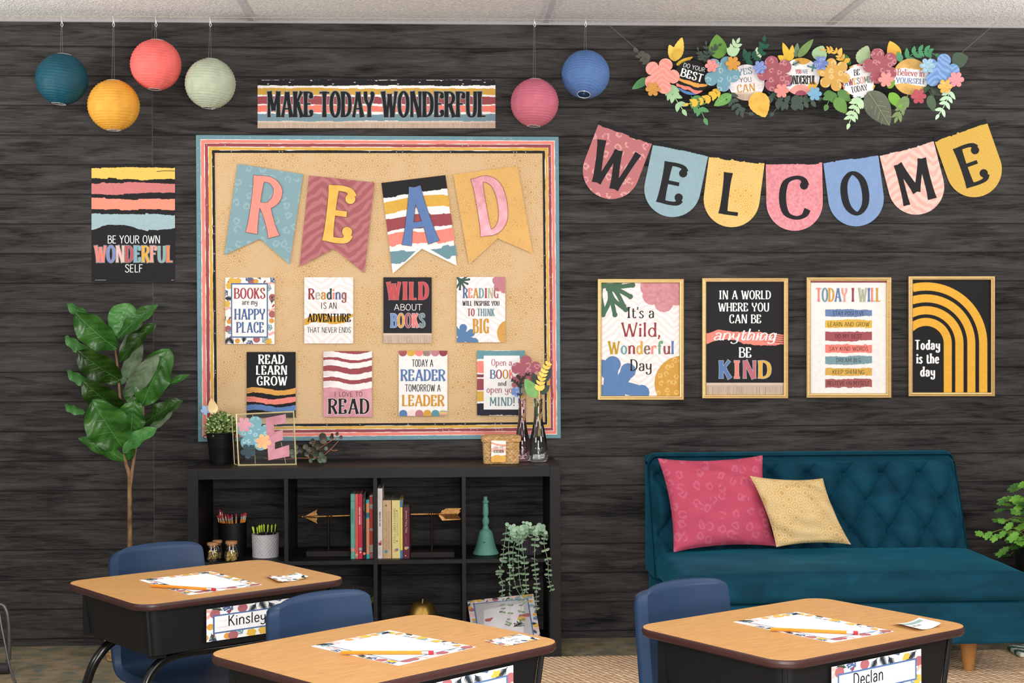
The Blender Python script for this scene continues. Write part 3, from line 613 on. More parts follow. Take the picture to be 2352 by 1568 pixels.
a, d = poster(z, (46, 92, 2187, 526), WHT, 'long striped banner strip with fringe print reading MAKE TODAY WONDERFUL above the board', -.0006, 'banner_strip', 'banner', None)
for y0, y1, c in ((92, 142, BLK), (166, 226, '#D3A548'), (241, 310, BURG), (322, 382, '#F0806F'), (397, 462, '#73919E')): a.brush(46, 2187, [y0, y0 - 2, y0 + 5, y0, y0 + 3] if y0 > 92 else [92, 92], [y1, y1 + 4, y1 - 2, y1 + 3, y1], c, 1, 4)
fringe(a, 46, 462, 2187, 526)
for k in range(11): a.poly(ellipse(140 + k * 195, 128 - (k % 3) * 14, 10, 3, n=8), WHT, 2)
for t_, x0, x1 in (('MAKE', 128, 546), ('TODAY', 602, 1098), ('WONDERFUL', 1162, 2108)): a.text(t_, x0, x1, 196, 428, '#161719', (.135, .06, .4, True), 4, out=6, oc='#8E979C')
d()
# ---- framed prints
GF = NB('brushed_gold_frame', .38, .6, .5); GF.col(GF.mix(GF.ramp(GF.noise(GF.scale(GF.obj, (3, 3, 40)), 8, 3), .2, .8), lin('#C6A066'), lin('#DDBF86'))); GF = GF.m
def framed(z, o, i, c, label):
    q = lambda p: (z[0] + p[0] / z[2], z[1] + p[1] / z[2]); ox0, oy0 = q(o[:2]); ox1, oy1 = q(o[2:]); ix0, iy0 = q(i[:2]); ix1, iy1 = q(i[2:])
    r = thing('framed_print', label, 'framed print', aty((ox0 + ox1) / 2, oy1, 0), 0, 'gold framed prints over the sofa')
    b = MB(); prof = [(0, -.001), (0, .014), (.12, .018), (.3, .018), (.38, .014), (.55, .0145), (.62, .017), (.85, .0165), (1, .009), (1, .003)]   # across the moulding
    rings = []
    for t, h in prof: rings.append([aty(ox0 + (ix0 - ox0) * t, oy0 + (iy0 - oy0) * t, -h), aty(ox1 + (ix1 - ox1) * t, oy0 + (iy0 - oy0) * t, -h), aty(ox1 + (ix1 - ox1) * t, oy1 + (iy1 - oy1) * t, -h), aty(ox0 + (ix0 - ox0) * t, oy1 + (iy1 - oy1) * t, -h)])
    for j in range(len(rings) - 1):
        for k in range(4): b.add([rings[j][k], rings[j][(k + 1) % 4], rings[j + 1][(k + 1) % 4], rings[j + 1][k]], [(0, 1, 2, 3)], GF)
    b.build('frame', r)
    a = Art(wallf(-.0025), z, .0012); a.rect((i[0] - 6, i[1] - 6, i[2] + 6, i[3] + 6), c); return a, (lambda: a.build('print', r))
z = (1350, 620, 4.9)
a, d = framed(z, (110, 98, 1083, 1462), (158, 146, 1031, 1413), ZEB_W, "gold framed print with coral cutouts reading It's a Wild, Wonderful Day")
a.coral(175, 170, 330, '#4C6E58', 1, .2, 4, 1.2, .15); a.coral(240, 210, 300, '#4C6E58', 1, 1.35, 3, .9, .16); a.coral(150, 170, 270, '#4C6E58', 1, 1.75, 2, .5, .2)
PF = foil('#B9737A', '#D09196', .4, .15, 60, 'pink_foil_flower'); a.flower(860, 210, 260, PF, 1, 6, .55); a.disc(700, 190, 110, PF, 1); a.disc(1010, 190, 100, PF, 1)
a.coral(270, 1420, 340, '#5E82B4', 1, -1.0, 3, 1.75, .42); a.disc(280, 1060, 92, '#5E82B4', 1); a.line([(280, 1060), (260, 1200), (240, 1420)], 150, '#5E82B4', 1); a.box((158, 1290, 420, 1413), '#5E82B4', 1)
a.disc(1062, 1275, 312, leopard('#D19A34', '#E3BC6A', .035, 'gold_leopard_print'), 1)
a.text("It's a", 440, 748, 415, 540, BK, DECO, 5); a.text('Wild,', 382, 815, 590, 750, '#9A3F40', DECO, 5); a.text('Day', 480, 718, 1003, 1135, '#232323', DECO, 5)
a.text('Wonderful', 230, 970, 798, 945, ['#C39A2C', '#6FA5A8', '#9A3F44', '#DFB04E', '#8A6A58', '#F2907F', '#6FA57F', '#9A4A52', '#5F7FB8'], BOLD, 5); d()
a, d = framed(z, (1285, 88, 2258, 1446), (1336, 136, 2203, 1400), '#1D1C1E', 'gold framed black print reading IN A WORLD WHERE YOU CAN BE anything BE KIND')
for t_, x0, x1, y0, y1 in (('IN A WORLD', 1475, 2062, 230, 328), ('WHERE YOU', 1470, 2042, 368, 465), ('CAN BE', 1592, 1952, 500, 598), ('BE', 1702, 1842, 868, 985)): a.text(t_, x0, x1, y0, y1, '#FFFFFF', BOLD, 4)
a.brush(1336, 2203, [710, 670, 685, 690, 690, 720, 735], [830, 780, 790, 830, 850, 850, 830], '#F08D7F', 1, 9)
for k in range(4): a.line([(2203, 745 + k * 24), (2080, 735 + k * 24), (1960, 740 + k * 22)], 8, '#1D1C1E', 2, .9)
a.text('anything', 1412, 2110, 660, 790, '#FFFFFF', (.14, .06, 0, False), 4, shear=.28, sp=-4)
for x0 in (1490, 1575, 1660, 1735, 1800, 1880, 1950, 2030): a.line([(x0, 786), (x0 + 25, 778), (x0 + 48, 740)], 9, '#FFFFFF', 4)
a.text('KIND', 1477, 2066, 1020, 1218, ['#5F7FB4', '#F08C7E', '#BF7078', '#E3B04A'], (.21, .1, .25, True), 4, out=5, oc='#AEB4BC'); fringe(a, 1330, 1268, 2210, 1402); d()
z = (1830, 620, 4.9)
a, d = framed(z, (108, 80, 1068, 1440), (160, 126, 1008, 1386), WHT, 'gold framed white list print reading TODAY I WILL with seven coloured bars')
a.box((150, 120, 1016, 142), '#9C4A54', 1); a.text('TODAY I WILL', 216, 946, 202, 356, ['#F08C80', '#6B9AA3', '#DBA040', '#5F7FB4', '#F3A094', '#9C3F4A', '#B4B99C', '#5F7FB4', '#F08C80', '#D3A23A'], DECO, 4, out=4, oc='#D9D5D5')
for (y0, y1, c, t_, x0, x1, b0, b1) in ((440, 526, '#6F87B5', 'STAY POSITIVE', 405, 758, 462, 508), (562, 653, '#E3B94F', 'LEARN AND GROW', 350, 815, 585, 633), (688, 798, '#A8555C', 'DO MY BEST', 430, 735, 721, 768), (834, 932, '#F2877C', 'SAY KIND WORDS', 365, 802, 861, 908), (967, 1062, '#7E9FA8', 'DREAM BIG', 443, 722, 990, 1036), (1100, 1190, '#DDB055', 'KEEP SHINING', 403, 760, 1123, 1170), (1224, 1322, '#A8605C', 'BELIEVE IN MYSELF', 343, 822, 1249, 1296)):
    a.brush(320, 847, [y0 + 4, y0, y0 + 6], [y1 - 4, y1, y1 - 6], c, 1, 7); a.text(t_, x0, x1, b0, b1, '#2C2529', SANS, 3)
d()
a, d = framed(z, (1255, 68, 2233, 1422), (1308, 113, 2182, 1374), '#1B1A1D', 'gold framed black print with yellow arches reading Today is the day')
for ro, ri in ((690, 598), (555, 465), (422, 330), (290, 200)):
    A = [(1455 + ro * math.cos(t), 828 - ro * math.sin(t)) for t in (PI * k / 40 for k in range(41))]; B = [(1455 + ri * math.cos(t), 828 - ri * math.sin(t)) for t in (PI * k / 40 for k in range(41))]
    for k in range(33):
        if A[k + 1][0] < 1303 and B[k + 1][0] < 1303: break
        a.poly([A[k], A[k + 1], B[k + 1], B[k]], '#F2B53F', 1)
    a.box((1455 + ri, 828, 1455 + ro, 1380), '#F2B53F', 1)
for t_, x0, x1, y0, y1 in (('Today', 1330, 1614, 785, 895), ('is the', 1345, 1602, 938, 1050), ('day', 1388, 1558, 1086, 1196)): a.text(t_, x0, x1, y0, y1, '#FFFFFF', (.18, .09, .3, True), 4)
d()
# ---- WELCOME bunting
wb = thing('welcome_bunting', 'string of seven rounded pennants in mixed colours spelling WELCOME', 'bunting', aty(1820, 365, 0))
TP = [(1377, 276), (1501, 323), (1629, 350), (1758, 367), (1889, 365), (2017, 348), (2143, 316), (2265, 273)]
for k, (ch, m, lw) in enumerate(zip('WELCOME', [leopard('#BF6E72', '#DB9C9A', .05, 'rose_leopard_print'), '#96B4BE', retro('#EBC473', '#D8A047', .032, 'yellow_retro_print'), foil('#CC7580', '#E59AA2', .4, .2, 90, 'pink_glitter'), '#83A0CC', zebra('#F6C9BE', '#EFB1A4', .08, 'blush_zebra_bunting'), foil('#C2962C', '#D6B04A', .45, .12, 200, 'gold_glitter')], (92, 50, 40, 62, 56, 74, 50))):
    A, B = Vector(TP[k]), Vector(TP[k + 1]); ux = (B - A).normalized(); dn = Vector((-ux.y, ux.x)); w_ = (B - A).length; r_ = w_ / 2 - .7; H_ = 164
    P = lambda u, v: tuple(A + ux * u + dn * v)
    pts = [P(.7, 0), P(w_ - .7, 0)] + [P(w_ / 2 + r_ * math.cos(t), H_ - r_ + r_ * math.sin(t)) for t in (PI * j / 22 for j in range(23))]
    a = Art(wallf(-.004), thick=.0012); a.sheet(pts, m, True); rr = random.Random(k + 3); n = 44; pv = None; hh = 0
    for j in range(n + 1):
        if rr.random() < .22: hh = rr.uniform(-2.5, 1.6)
        cur = (P(.7 + (w_ - 1.4) * j / n, 0), P(.7 + (w_ - 1.4) * j / n, 10.5 + hh + rr.uniform(-.4, .4)))
        if pv: a.poly([pv[0], cur[0], cur[1], pv[1]], BLK, 1)
        pv = cur
    card = a.build('pennant', wb)
    b = Art(wallf(-.0056), thick=.0002); u0 = w_ / 2 - lw / 2 - 1
    b.textq(ch, P(u0 - 4, 136), P(u0 + lw + 4, 136), P(u0 - 4, 40), '#1E1D1F', (.17, .09, .3, True), 1); b.build('letter', card)
# ================================================================== lanterns under the ceiling
LY = -.2
steel = pm('#E8E6E2', .3, .3, .02, 30, name='white_clip_metal'); thread_m = pm('#8C8A8A', .5, 0, .02, 30, name='nylon_thread')
wz = CEIL - .03
wr = MB().tube([(-3.5, LY, wz), (3.8, LY, wz)], .0009, 6).build('hanging_wire', m=pm('#C9B7A6', .5), smooth=True)
tag(wr, 'thin wire strung just under the ceiling that the lanterns hang from', 'wire')
def lantern(px, py, rp, h, label, tilt=(0, 0), dark=.5):
    c = aty(px, py, LY); r = rp / FPX * (CD + LY)
    t = thing('paper_lantern', label, 'paper lantern', c, 0, 'paper lanterns hanging from the ceiling')
    b = NB('lantern_paper_' + h[1:], .6, 0, .3); nz = b.noise(sc=35, det=5); cc = lin(h)
    b.col(b.mix(b.ramp(nz, .3, .7), tuple(x * .9 for x in cc), tuple(min(1, x * 1.08) for x in cc))); b.bump(nz, .35, .006)
    b.b.inputs['Subsurface Weight'].default_value = .0
    g = MB(); rot = Matrix.Translation(c) @ Matrix.Rotation(tilt[0], 4, 'X') @ Matrix.Rotation(tilt[1], 4, 'Y') @ Matrix.Rotation(R.random() * 6, 4, 'Z'); g.M = rot
    ribs = 21; n = ribs * 4; t0 = .27
    def f(u, v):
        th = t0 + (PI - 2 * t0) * v; k = (v * ribs) % 1; sag = math.sin(PI * k) ** .7; wr_ = noise.noise((u * 40, v * 26, px)) * .016 + noise.noise((u * 9, v * 7, px)) * .014
        seam = .006 * math.exp(-((u * 8) % 1 - .5) ** 2 * 900)
        rr = r * (1 - .018 * sag + wr_ * .5 + seam + .004 * math.sin(u * 88)); return Vector((rr * math.sin(th) * math.cos(2 * PI * u), rr * math.sin(th) * math.sin(2 * PI * u), rr * math.cos(th)))
    g.grid(f, 72, n, cu=True); g.build('shade', t, b.m, smooth='all', solid=.0007)
    e = MB(); e.M = rot
    for zz in (math.cos(t0) * r, -math.cos(t0) * r): e.tube([(r * math.sin(t0) * math.cos(a), r * math.sin(t0) * math.sin(a), zz) for a in [2 * PI * i / 24 for i in range(24)]], .0014, 6, closed=True)
    e.tube([(-r * math.sin(t0), 0, r * .962), (0, 0, r * .985), (r * math.sin(t0), 0, r * .962)], .001, 6); e.tube([(0, 0, r * .985), (0, 0, -r * .96)], .001, 6)
    e.build('wire_expander', t, steel, smooth=True)
    hz_ = aty(px, 62, LY).z; k = MB()
    k.tube([(c.x, LY, wz + .002), (c.x - .001, LY - .004, wz - .004), (c.x + .002, LY, hz_ + .02), (c.x + .006, LY, hz_ + .008), (c.x + .002, LY, hz_), (c.x - .003, LY, hz_ + .008), (c.x + .001, LY, hz_ + .024)], .0014, 6); k.build('hook', t, steel, smooth=True)
    s_ = MB(); s_.tube([(c.x - .002, LY, hz_), (c.x - .006, LY, c.z + r * .97)], .0005, 5); s_.tube([(c.x + .002, LY, hz_), (c.x + .004, LY, c.z + r * .97)], .0005, 5); s_.build('thread', t, thread_m)
for a_ in ((142, 182, 58, '#0F4C5C', 'dark teal paper lantern at the far left', (.0, .12)), (261, 242, 58, '#E8A63C', 'mustard orange paper lantern hanging lowest on the left', (.02, 0)), (358, 149, 57.5, '#F4706A', 'coral red paper lantern hanging highest on the left', (0, .06)),
           (483, 192, 57, '#B4BFA6', 'pale sage green paper lantern left of the banner strip', (0, .08)), (1228, 236, 55.5, '#CB6C80', 'rose pink paper lantern right of the banner strip', (0, .05)), (1345, 171, 55.5, '#5578B0', 'blue paper lantern with its open bottom showing', (-.38, .12))):
    lantern(a_[0], a_[1], a_[2], a_[3], a_[4], a_[5])
# ================================================================== floral garland
gy = -.07
gar = thing('floral_garland', 'paper flower and leaf garland with five round word badges', 'garland', aty(1840, 190, gy))
def G1(p): return (1430 + p[0] / 5.6, 60 + p[1] / 5.6)
def G2(p): return (1820 + p[0] / 5.345, 60 + p[1] / 5.345)
_gl = [0]
class Cut:
    """one die-cut paper piece of the garland, as a thin solid at its own depth, gently dished"""
    def __init__(s, lay, curl=.0): _gl[0] += 1; s.d = gy - lay * .009 - _gl[0] * .0004; s.p = []; s.c = None; s.curl = curl
    def f(s, x, y, h): 
        q = 0
        if s.c: dx, dy = (x - s.c[0]) / s.c[2], (y - s.c[1]) / s.c[2]; q = s.curl * (dx * dx + dy * dy) * .02
        return aty(x, y, s.d - h - q)
def piece(name, polys, m, lay, cen=None, curl=0., extra=None):
    c = Cut(lay, curl); c.c = cen; mm = m if isinstance(m, bpy.types.Material) else pm(m, .5, 0, .05, 25)
    b = MB()
    for k, P in enumerate(polys):
        e = k * 1.5e-5; n = len(P)
        if cen and len(P) > 5:   # fan towards the middle so that the curl shows
            mx, my = sum(p[0] for p in P) / n, sum(p[1] for p in P) / n
            vs = [c.f(*p, .0008 + e) for p in P] + [c.f(*p, e) for p in P] + [c.f(mx, my, .0008 + e), c.f(mx, my, e)]
            b.add(vs, [(i, (i + 1) % n, 2 * n) for i in range(n)] + [(n + (i + 1) % n, n + i, 2 * n + 1) for i in range(n)] + [(i, n + i, n + (i + 1) % n, (i + 1) % n) for i in range(n)], mm)
        else: b.prism([c.f(*p, e) for p in P], [c.f(*p, .0008 + e) for p in P], mm)
    if extra: extra(b, c)
    return b.build(name, gar)
def gflower(x, y, r, n, m, lay, rot=0., sub=.0):
    P = []
    N_ = 16 * n
    for i in range(N_):
        a = 2 * PI * i / N_; k = abs(math.cos(n * a / 2)); q = r * (.55 + .45 * k ** .55); P.append((x + q * math.cos(a + rot), y + q * math.sin(a + rot)))
    return piece('flower', [P], m, lay, (x, y, r), .18)
def leafpts(b, t, w_, ser=0., n=14):
    dx, dy = t[0] - b[0], t[1] - b[1]; L = math.hypot(dx, dy); dx /= L; dy /= L; l = []; r = []
    for i in range(n + 1):
        u = i / n; h = w_ / 2 * (math.sin(PI * u ** .8) ** .75) * (1 - .12 * u) + (ser * (i % 2) if 0 < i < n else 0)
        l.append((b[0] + dx * L * u - dy * h, b[1] + dy * L * u + dx * h)); r.append((b[0] + dx * L * u + dy * h, b[1] + dy * L * u - dx * h))
    return l + r[::-1][1:-1]
def gleaf(b, t, w_, m, lay, ser=0., vein=None):
    P = leafpts(b, t, w_, ser)
    def ex(bb, c):
        if vein:
            vm = pm(vein); q = Art(lambda x, y, h: c.f(x, y, h), thick=.0009); q.b = bb; q.line([b, t], 1.1, vm, 1)
            for u in (.25, .4, .55, .7):
                p = (b[0] + (t[0] - b[0]) * u, b[1] + (t[1] - b[1]) * u); a = math.atan2(t[1] - b[1], t[0] - b[0])
                for sg in (1, -1): q.line([p, (p[0] + w_ * .36 * math.cos(a + sg * .8), p[1] + w_ * .36 * math.sin(a + sg * .8))], .7, vm, 1)
    return piece('leaf', [P], m, lay, ((b[0] + t[0]) / 2, (b[1] + t[1]) / 2, max(8, w_)), .25, ex)
def gsprig(pts, n, ll, lw, m, lay, ang=.8, taper=.4, name='sprig', tip=True):
    pts = spl(pts, 8); P = []; N_ = len(pts)
    for i in range(N_ - 1):
        a, b = pts[i], pts[i + 1]; dx, dy = b[0] - a[0], b[1] - a[1]; q = math.hypot(dx, dy) or 1; h = .9
        P.append([(a[0] - dy / q * h, a[1] + dx / q * h), (b[0] - dy / q * h, b[1] + dx / q * h), (b[0] + dy / q * h, b[1] - dx / q * h), (a[0] + dy / q * h, a[1] - dx / q * h)])
    for k in range(n):
        u = .15 + .8 * k / n; i = min(int(u * (N_ - 1)), N_ - 2); a, b = pts[i], pts[i + 1]; th = math.atan2(b[1] - a[1], b[0] - a[0])
        for sg in (1, -1):
            l = ll * (1 - taper * u) * (.9 + .2 * ((k * 7 + sg) % 3) / 2); P.append(leafpts(a, (a[0] + l * math.cos(th + sg * ang), a[1] + l * math.sin(th + sg * ang)), lw * (1 - taper * u * .7), n=7))
    if tip:
        a, b = pts[-2], pts[-1]; th = math.atan2(b[1] - a[1], b[0] - a[0]); P.append(leafpts(b, (b[0] + ll * .7 * math.cos(th), b[1] + ll * .7 * math.sin(th)), lw * .8, n=7))
    return piece(name, P, m, lay)
S1 = lambda *q: [G1(p) for p in q]
S2 = lambda *q: [G2(p) for p in q]
GRN = '#5E9A63'; DGR = '#45544B'; MINT = '#BFE0B4'; YEL = '#E8BE45'; DKT = '#245A48'; OLV = '#6F8A55'
gsprig(S1((360, 440), (260, 400), (190, 330)), 3, 19, 12, '#59594F', 0, .9)
for b_, t_, w_ in (((690, 450), (600, 240), 23), ((680, 440), (765, 145), 25)): gleaf(*S1(b_, t_), w_, foil('#E0AE3C', '#F6D45E', .4, .2, 20, 'gold_leaf_card'), 0, .8)
gleaf(*S1((690, 500), (905, 395), ), 12, YEL, 0, .6); gleaf(*S1((330, 670), (120, 810)), 20, GRN, 0); gleaf(*S1((1240, 420), (1210, 105)), 44, '#6C9A44', 0)
gsprig(S1((1050, 470), (1080, 360), (1075, 240)), 4, 14, 7, DGR, 0); gsprig(S1((1040, 440), (1000, 380), (975, 310)), 3, 13, 7, DGR, 0); gsprig(S1((1120, 380), (1170, 290), (1235, 250)), 3, 13, 7, DGR, .3)
gsprig(S1((1395, 400), (1420, 320), (1470, 220)), 4, 21, 10, MINT, 1.6, .75, .2); gsprig(S1((1540, 440), (1680, 400), (1800, 310), (1820, 200)), 4, 21, 13, DKT, 1.7, .8, .3)
gleaf(*S1((1750, 430), (1730, 270)), 18, '#D8EBC4', 1.2); gleaf(*S1((1600, 440), (1560, 285)), 15, DKT, 1.3)
for b_, t_, w_ in (((2150, 450), (2060, 210), 17), ((2165, 440), (2185, 240), 15), ((2130, 460), (1995, 380), 17)): gleaf(*S1(b_, t_), w_, YEL, 1.2)
gleaf(*S1((2230, 400), (2250, 215)), 14, '#6B8A6A', 1); gleaf(*S2((70, 380), (258, 158)), 19, '#7E9A5C', 1); gleaf(*S2((300, 420), (375, 240)), 36, '#A9CB9A', 1.1, .9)
gsprig(S2((640, 440), (530, 310), (400, 290)), 5, 16, 7, '#EBB854', 1.4); gleaf(*S2((570, 350), (605, 265)), 11, '#F0C060', 1.5); gleaf(*S2((640, 440), (710, 400)), 12, '#F0B040', 2.2); gleaf(*S2((600, 360), (720, 470)), 20, '#2F7A4A', .8)
gleaf(*S2((830, 470), (925, 240)), 34, '#B7CFA0', 1, 1.2); gleaf(*S2((1290, 420), (1195, 182)), 34, foil('#D99F2C', '#EDC24E', .4, .2, 20, 'gold_leaf_card_deep'), 1)
gsprig(S2((1370, 430), (1500, 330), (1640, 310), (1750, 350)), 5, 24, 12, '#4F9468', 1, .9, .45); gleaf(*S2((1330, 440), (1300, 310)), 16, '#5A9C72', 1.2); gleaf(*S2((1960, 440), (2160, 380)), 38, '#4A5D4C', .6, 0, None)
# lower leaves
gsprig(S1((590, 740), (650, 880), (770, 1070)), 4, 26, 13, '#A9D0A0', 1.2, .7, .2); gsprig(S1((1270, 800), (1100, 930), (850, 1000)), 8, 17, 8.5, YEL, 1.8, .75, .25)
gsprig(S1((880, 900), (970, 1010), (1050, 1180)), 3, 27, 13, GRN, .8, .75, .2); gleaf(*S1((1400, 880), (1175, 1025)), 26, '#6FAA58', .9, 0, '#9CCB80')
gsprig(S1((1370, 830), (1420, 960), (1490, 1080), (1620, 1120)), 5, 19, 11, DGR, 1, .9, .3); gleaf(*S1((1700, 850), (1835, 1172)), 50, foil('#D8A238', '#F0C65A', .4, .2, 18, 'gold_leaf_card_large'), 1, 1.2)
gsprig(S1((1870, 850), (2020, 960), (2200, 990), (2340, 960)), 5, 21, 14, DGR, .9, 1.1, .1); gsprig(S1((2090, 980), (1990, 1050), (1940, 1110)), 1, 17, 12, DGR, .9)
gsprig(S2((0, 930), (150, 930), (300, 900)), 4, 19, 12, '#4C5A52', .8, 1.2, .1); gsprig(S2((500, 800), (470, 860), (430, 960)), 2, 24, 16, '#5C8A4A', 1.1, .8); gleaf(*S2((530, 880), (660, 1070)), 30, '#6E9A4E', 1.2, .8); gleaf(*S2((560, 790), (715, 920)), 24, '#5F8C4C', 1)
gsprig(S2((850, 870), (770, 1000), (700, 1190)), 5, 23, 11, MINT, 2.2, .85, .25); gleaf(*S2((930, 800), (1195, 1220)), 62, foil('#47503F', '#6B705A', .35, .05, 9, 'dark_leaf_card'), 1.7, 0, '#A9A876')
gleaf(*S2((1190, 820), (1350, 1005)), 26, '#7CB342', 1.2); gleaf(*S2((1170, 760), (1260, 660)), 16, '#7CB342', 1.2); gsprig(S2((1420, 840), (1350, 980), (1290, 1110)), 4, 24, 10, '#7D9462', 1.3, .55, .1)
gleaf(*S2((1680, 850), (1740, 1050)), 22, '#52684F', 1); gsprig(S2((1640, 740), (1700, 830)), 1, 18, 11, '#3D5340', .9); gsprig(S2((1940, 770), (1890, 930), (1800, 1080)), 4, 22, 10, '#BFE3BF', 1.6, .85, .2); gleaf(*S2((1700, 760), (1830, 850)), 18, '#414F44', .7)
# flowers
ZC = zebra('#F4988C', '#F0A99B', .05, 'coral_zebra_card'); LT = leopard('#6FA0B2', '#9DBFCB', .036, 'teal_leopard_card'); LB = leopard('#A65562', '#C98890', .036, 'burgundy_leopard_card'); LG = leopard('#D6A650', '#E6C688', .036, 'ochre_leopard_card'); ZB = zebra('#6A93CC', '#86A9DA', .05, 'blue_zebra_card')
gflower(*G1((500, 640)), 42, 5, ZC, 2.2, -1.2); gflower(*G1((390, 810)), 17, 6, zebra('#DDA04A', '#C98A34', .02, 'orange_zebra_card'), 3); gflower(*G1((1275, 610)), 42, 5, LT, 1.9, -1.1); gflower(*G1((1145, 510)), 15.5, 6, speckle('#F28C8C', '#F8B4AE', 150, .45, 'coral_spot_card'), 2.9); gflower(*G1((1420, 480)), 17, 6, '#DB9C45', 2.9)
gflower(*G1((1965, 610)), 42, 5, LB, 1.6, -1.9); gflower(*G1((1765, 530)), 16, 6, zebra('#6F86C8', '#8FA3DA', .025, 'blue_chevron_card'), 2.9); gflower(*G1((2045, 830)), 17, 6, '#F3938C', 2.6)
gflower(*G2((508, 595)), 38.5, 6, LG, 2.4, .3); gflower(*G2((350, 455)), 17.5, 6, leopard('#6B83C4', '#98A9DB', .022, 'blue_spot_card'), 3); gflower(*G2((275, 830)), 16.5, 6, '#7FB2D4', 2.8)
gflower(*G2((1085, 490)), 42, 5, LB, 2, -1.85); gflower(*G2((1150, 655)), 18, 6, '#F39A94', 2.9); gflower(*G2((1830, 560)), 42, 5, ZB, 2, -1.35); gflower(*G2((1660, 485)), 18, 6, leopard('#93BBD4', '#B9D5E4', .02, 'pale_blue_card'), 3); gflower(*G2((2010, 655)), 18.5, 6, '#F2969A', 2.4); gflower(*G2((1875, 740)), 17, 6, speckle('#E6AE4C', '#F3CB80', 150, .45, 'amber_spot_card'), 2.9); gflower(*G2((1550, 860)), 18, 6, '#B85560', 1.4)
# badges
def badge(cx, cy, r, c, lay, deco):
    d_ = gy - lay * .009; a = Art(lambda x, y, h: aty(x, y, d_ - h), (0, 0, 1), .0012); P = ellipse(cx, cy, r, n=48); a.sheet(P, c); deco(a); return a.build('badge', gar)
def _b1(a):
    a.z = None; a.zz = (1430, 60, 5.6)
    a.brush(690, 1110, [660, 700, 740, 745], [690, 745, 790, 775], '#E9A654', 1, 6); a.brush(690, 1080, [735, 775, 825, 830], [775, 815, 870, 840], '#F08A7C', 1, 6); a.brush(700, 1010, [790, 830, 860, 880], [825, 865, 910, 900], '#5B80BC', 1, 6); a.brush(740, 960, [850, 885, 900], [880, 905, 930], '#9A4A56', 1, 5)
    a.textq('DO YOUR', (778, 525), (1052, 592), (792, 470), '#FFFFFF', SANS, 3); a.textq('BEST', (738, 640), (1018, 725), (766, 538), '#FFFFFF', HEAVY, 3)
badge(*G1((890, 660)), 40, BLK, 2.6, _b1)
def _b2(a):
    a.zz = (1430, 60, 5.6); a.textq('YES', (1490, 640), (1668, 610), (1478, 555), '#6B9AA6', BOLD, 3); a.textq('YOU', (1512, 727), (1660, 715), (1505, 665), '#333333', SANS, 3); a.textq('CAN', (1475, 855), (1706, 835), (1468, 755), '#D09A3C', BOLD, 3); fringe(a, 1380, 850, 1810, 960)
badge(*G1((1595, 725)), 41.5, leopard('#F5EEF1', '#E6D8DE', .03, 'white_spot_badge'), 2.3, _b2)
def _b3(a):
    a.zz = (1820, 60, 5.345); a.disc(130, 350, 120, '#DFA84C', 1); a.disc(105, 880, 165, '#F2A99E', 1); a.disc(105, 900, 110, WHT, 1.5); a.disc(105, 880, 92, '#B0566A', 2); a.fern(-10, 480, 110, '#2E5A4C', 1, -.4, 4, .08); a.disc(-40, 700, 40, '#5B80BC', 1); a.disc(250, 740, 60, '#E8B552', 1); a.coral(260, 480, 70, '#5F9AA0', 1, 1.8, 3)
    a.text('YOU', 40, 112, 530, 585, '#C0606A', BOLD, 3); a.text('ARE', 120, 195, 530, 583, '#5F7FA8', SANS, 3); a.text('WONDERFUL', -95, 288, 605, 712, '#141414', DECO, 3)
badge(*G2((105, 620)), 43, WHT, 2.6, _b3)
def _b4(a):
    a.zz = (1820, 60, 5.345); cx, cy = 815, 675
    for k in range(26): 
        a0, a1 = 2 * PI * k / 26, 2 * PI * (k + 1) / 26; c = [BLK, GOLD, WHT, CORAL, BURG, WHT, BLUE, WHT][k % 8]
        a.poly([(cx + 240 * math.cos(a0), cy + 240 * math.sin(a0)), (cx + 240 * math.cos(a1), cy + 240 * math.sin(a1)), (cx + 160 * math.cos(a1), cy + 160 * math.sin(a1)), (cx + 160 * math.cos(a0), cy + 160 * math.sin(a0))], c, 1)
    a.disc(cx, cy, 188, '#FDFBFA', 2, 40)
    a.textq('BE', (758, 612), (830, 600), (752, 535), '#1A1A1A', DECO, 4); a.textq('AWESOME', (640, 738), (978, 690), (632, 655), ['#5F7FB4', '#A04A54', '#E0AE4C', '#6F8A90', '#F0907F', '#8A8F7C', '#9DB4BC'], BOLD, 4); a.textq('TODAY', (728, 822), (925, 785), (712, 748), '#1A1A1A', DECO, 4)
badge(*G2((815, 675)), 39, WHT, 2.8, _b4)
def _b5(a):
    a.zz = (1820, 60, 5.345); a.brush(1220, 1690, [530, 505, 540, 560], [720, 700, 735, 755], '#FBF8F6', 1, 9)
    a.textq('Believe in', (1290, 605), (1618, 622), (1294, 520), '#B85560', DECO, 3); a.textq('YOURSELF', (1272, 695), (1636, 715), (1278, 628), '#5878AC', BOLD, 3)
badge(*G2((1455, 620)), 41.5, speckle('#E6B968', '#CB9440', 260, .35, 'amber_badge_print'), 2.3, _b5)
for (p0, p1, wx) in (((1468, 118), (1388, 33), 1385), ((2190, 137), (2286, 34), 2290), ((2204, 125), (2286, 34), 2290)):
    A_ = aty(*p0, gy); q = aty(wx, 30, LY); b = MB(); b.tube([A_, (q.x, LY, wz)], .0006, 5); b.tube([A_, A_ + Vector((.0, .02, -.01))], .0006, 5); b.build('thread', gar, thread_m)
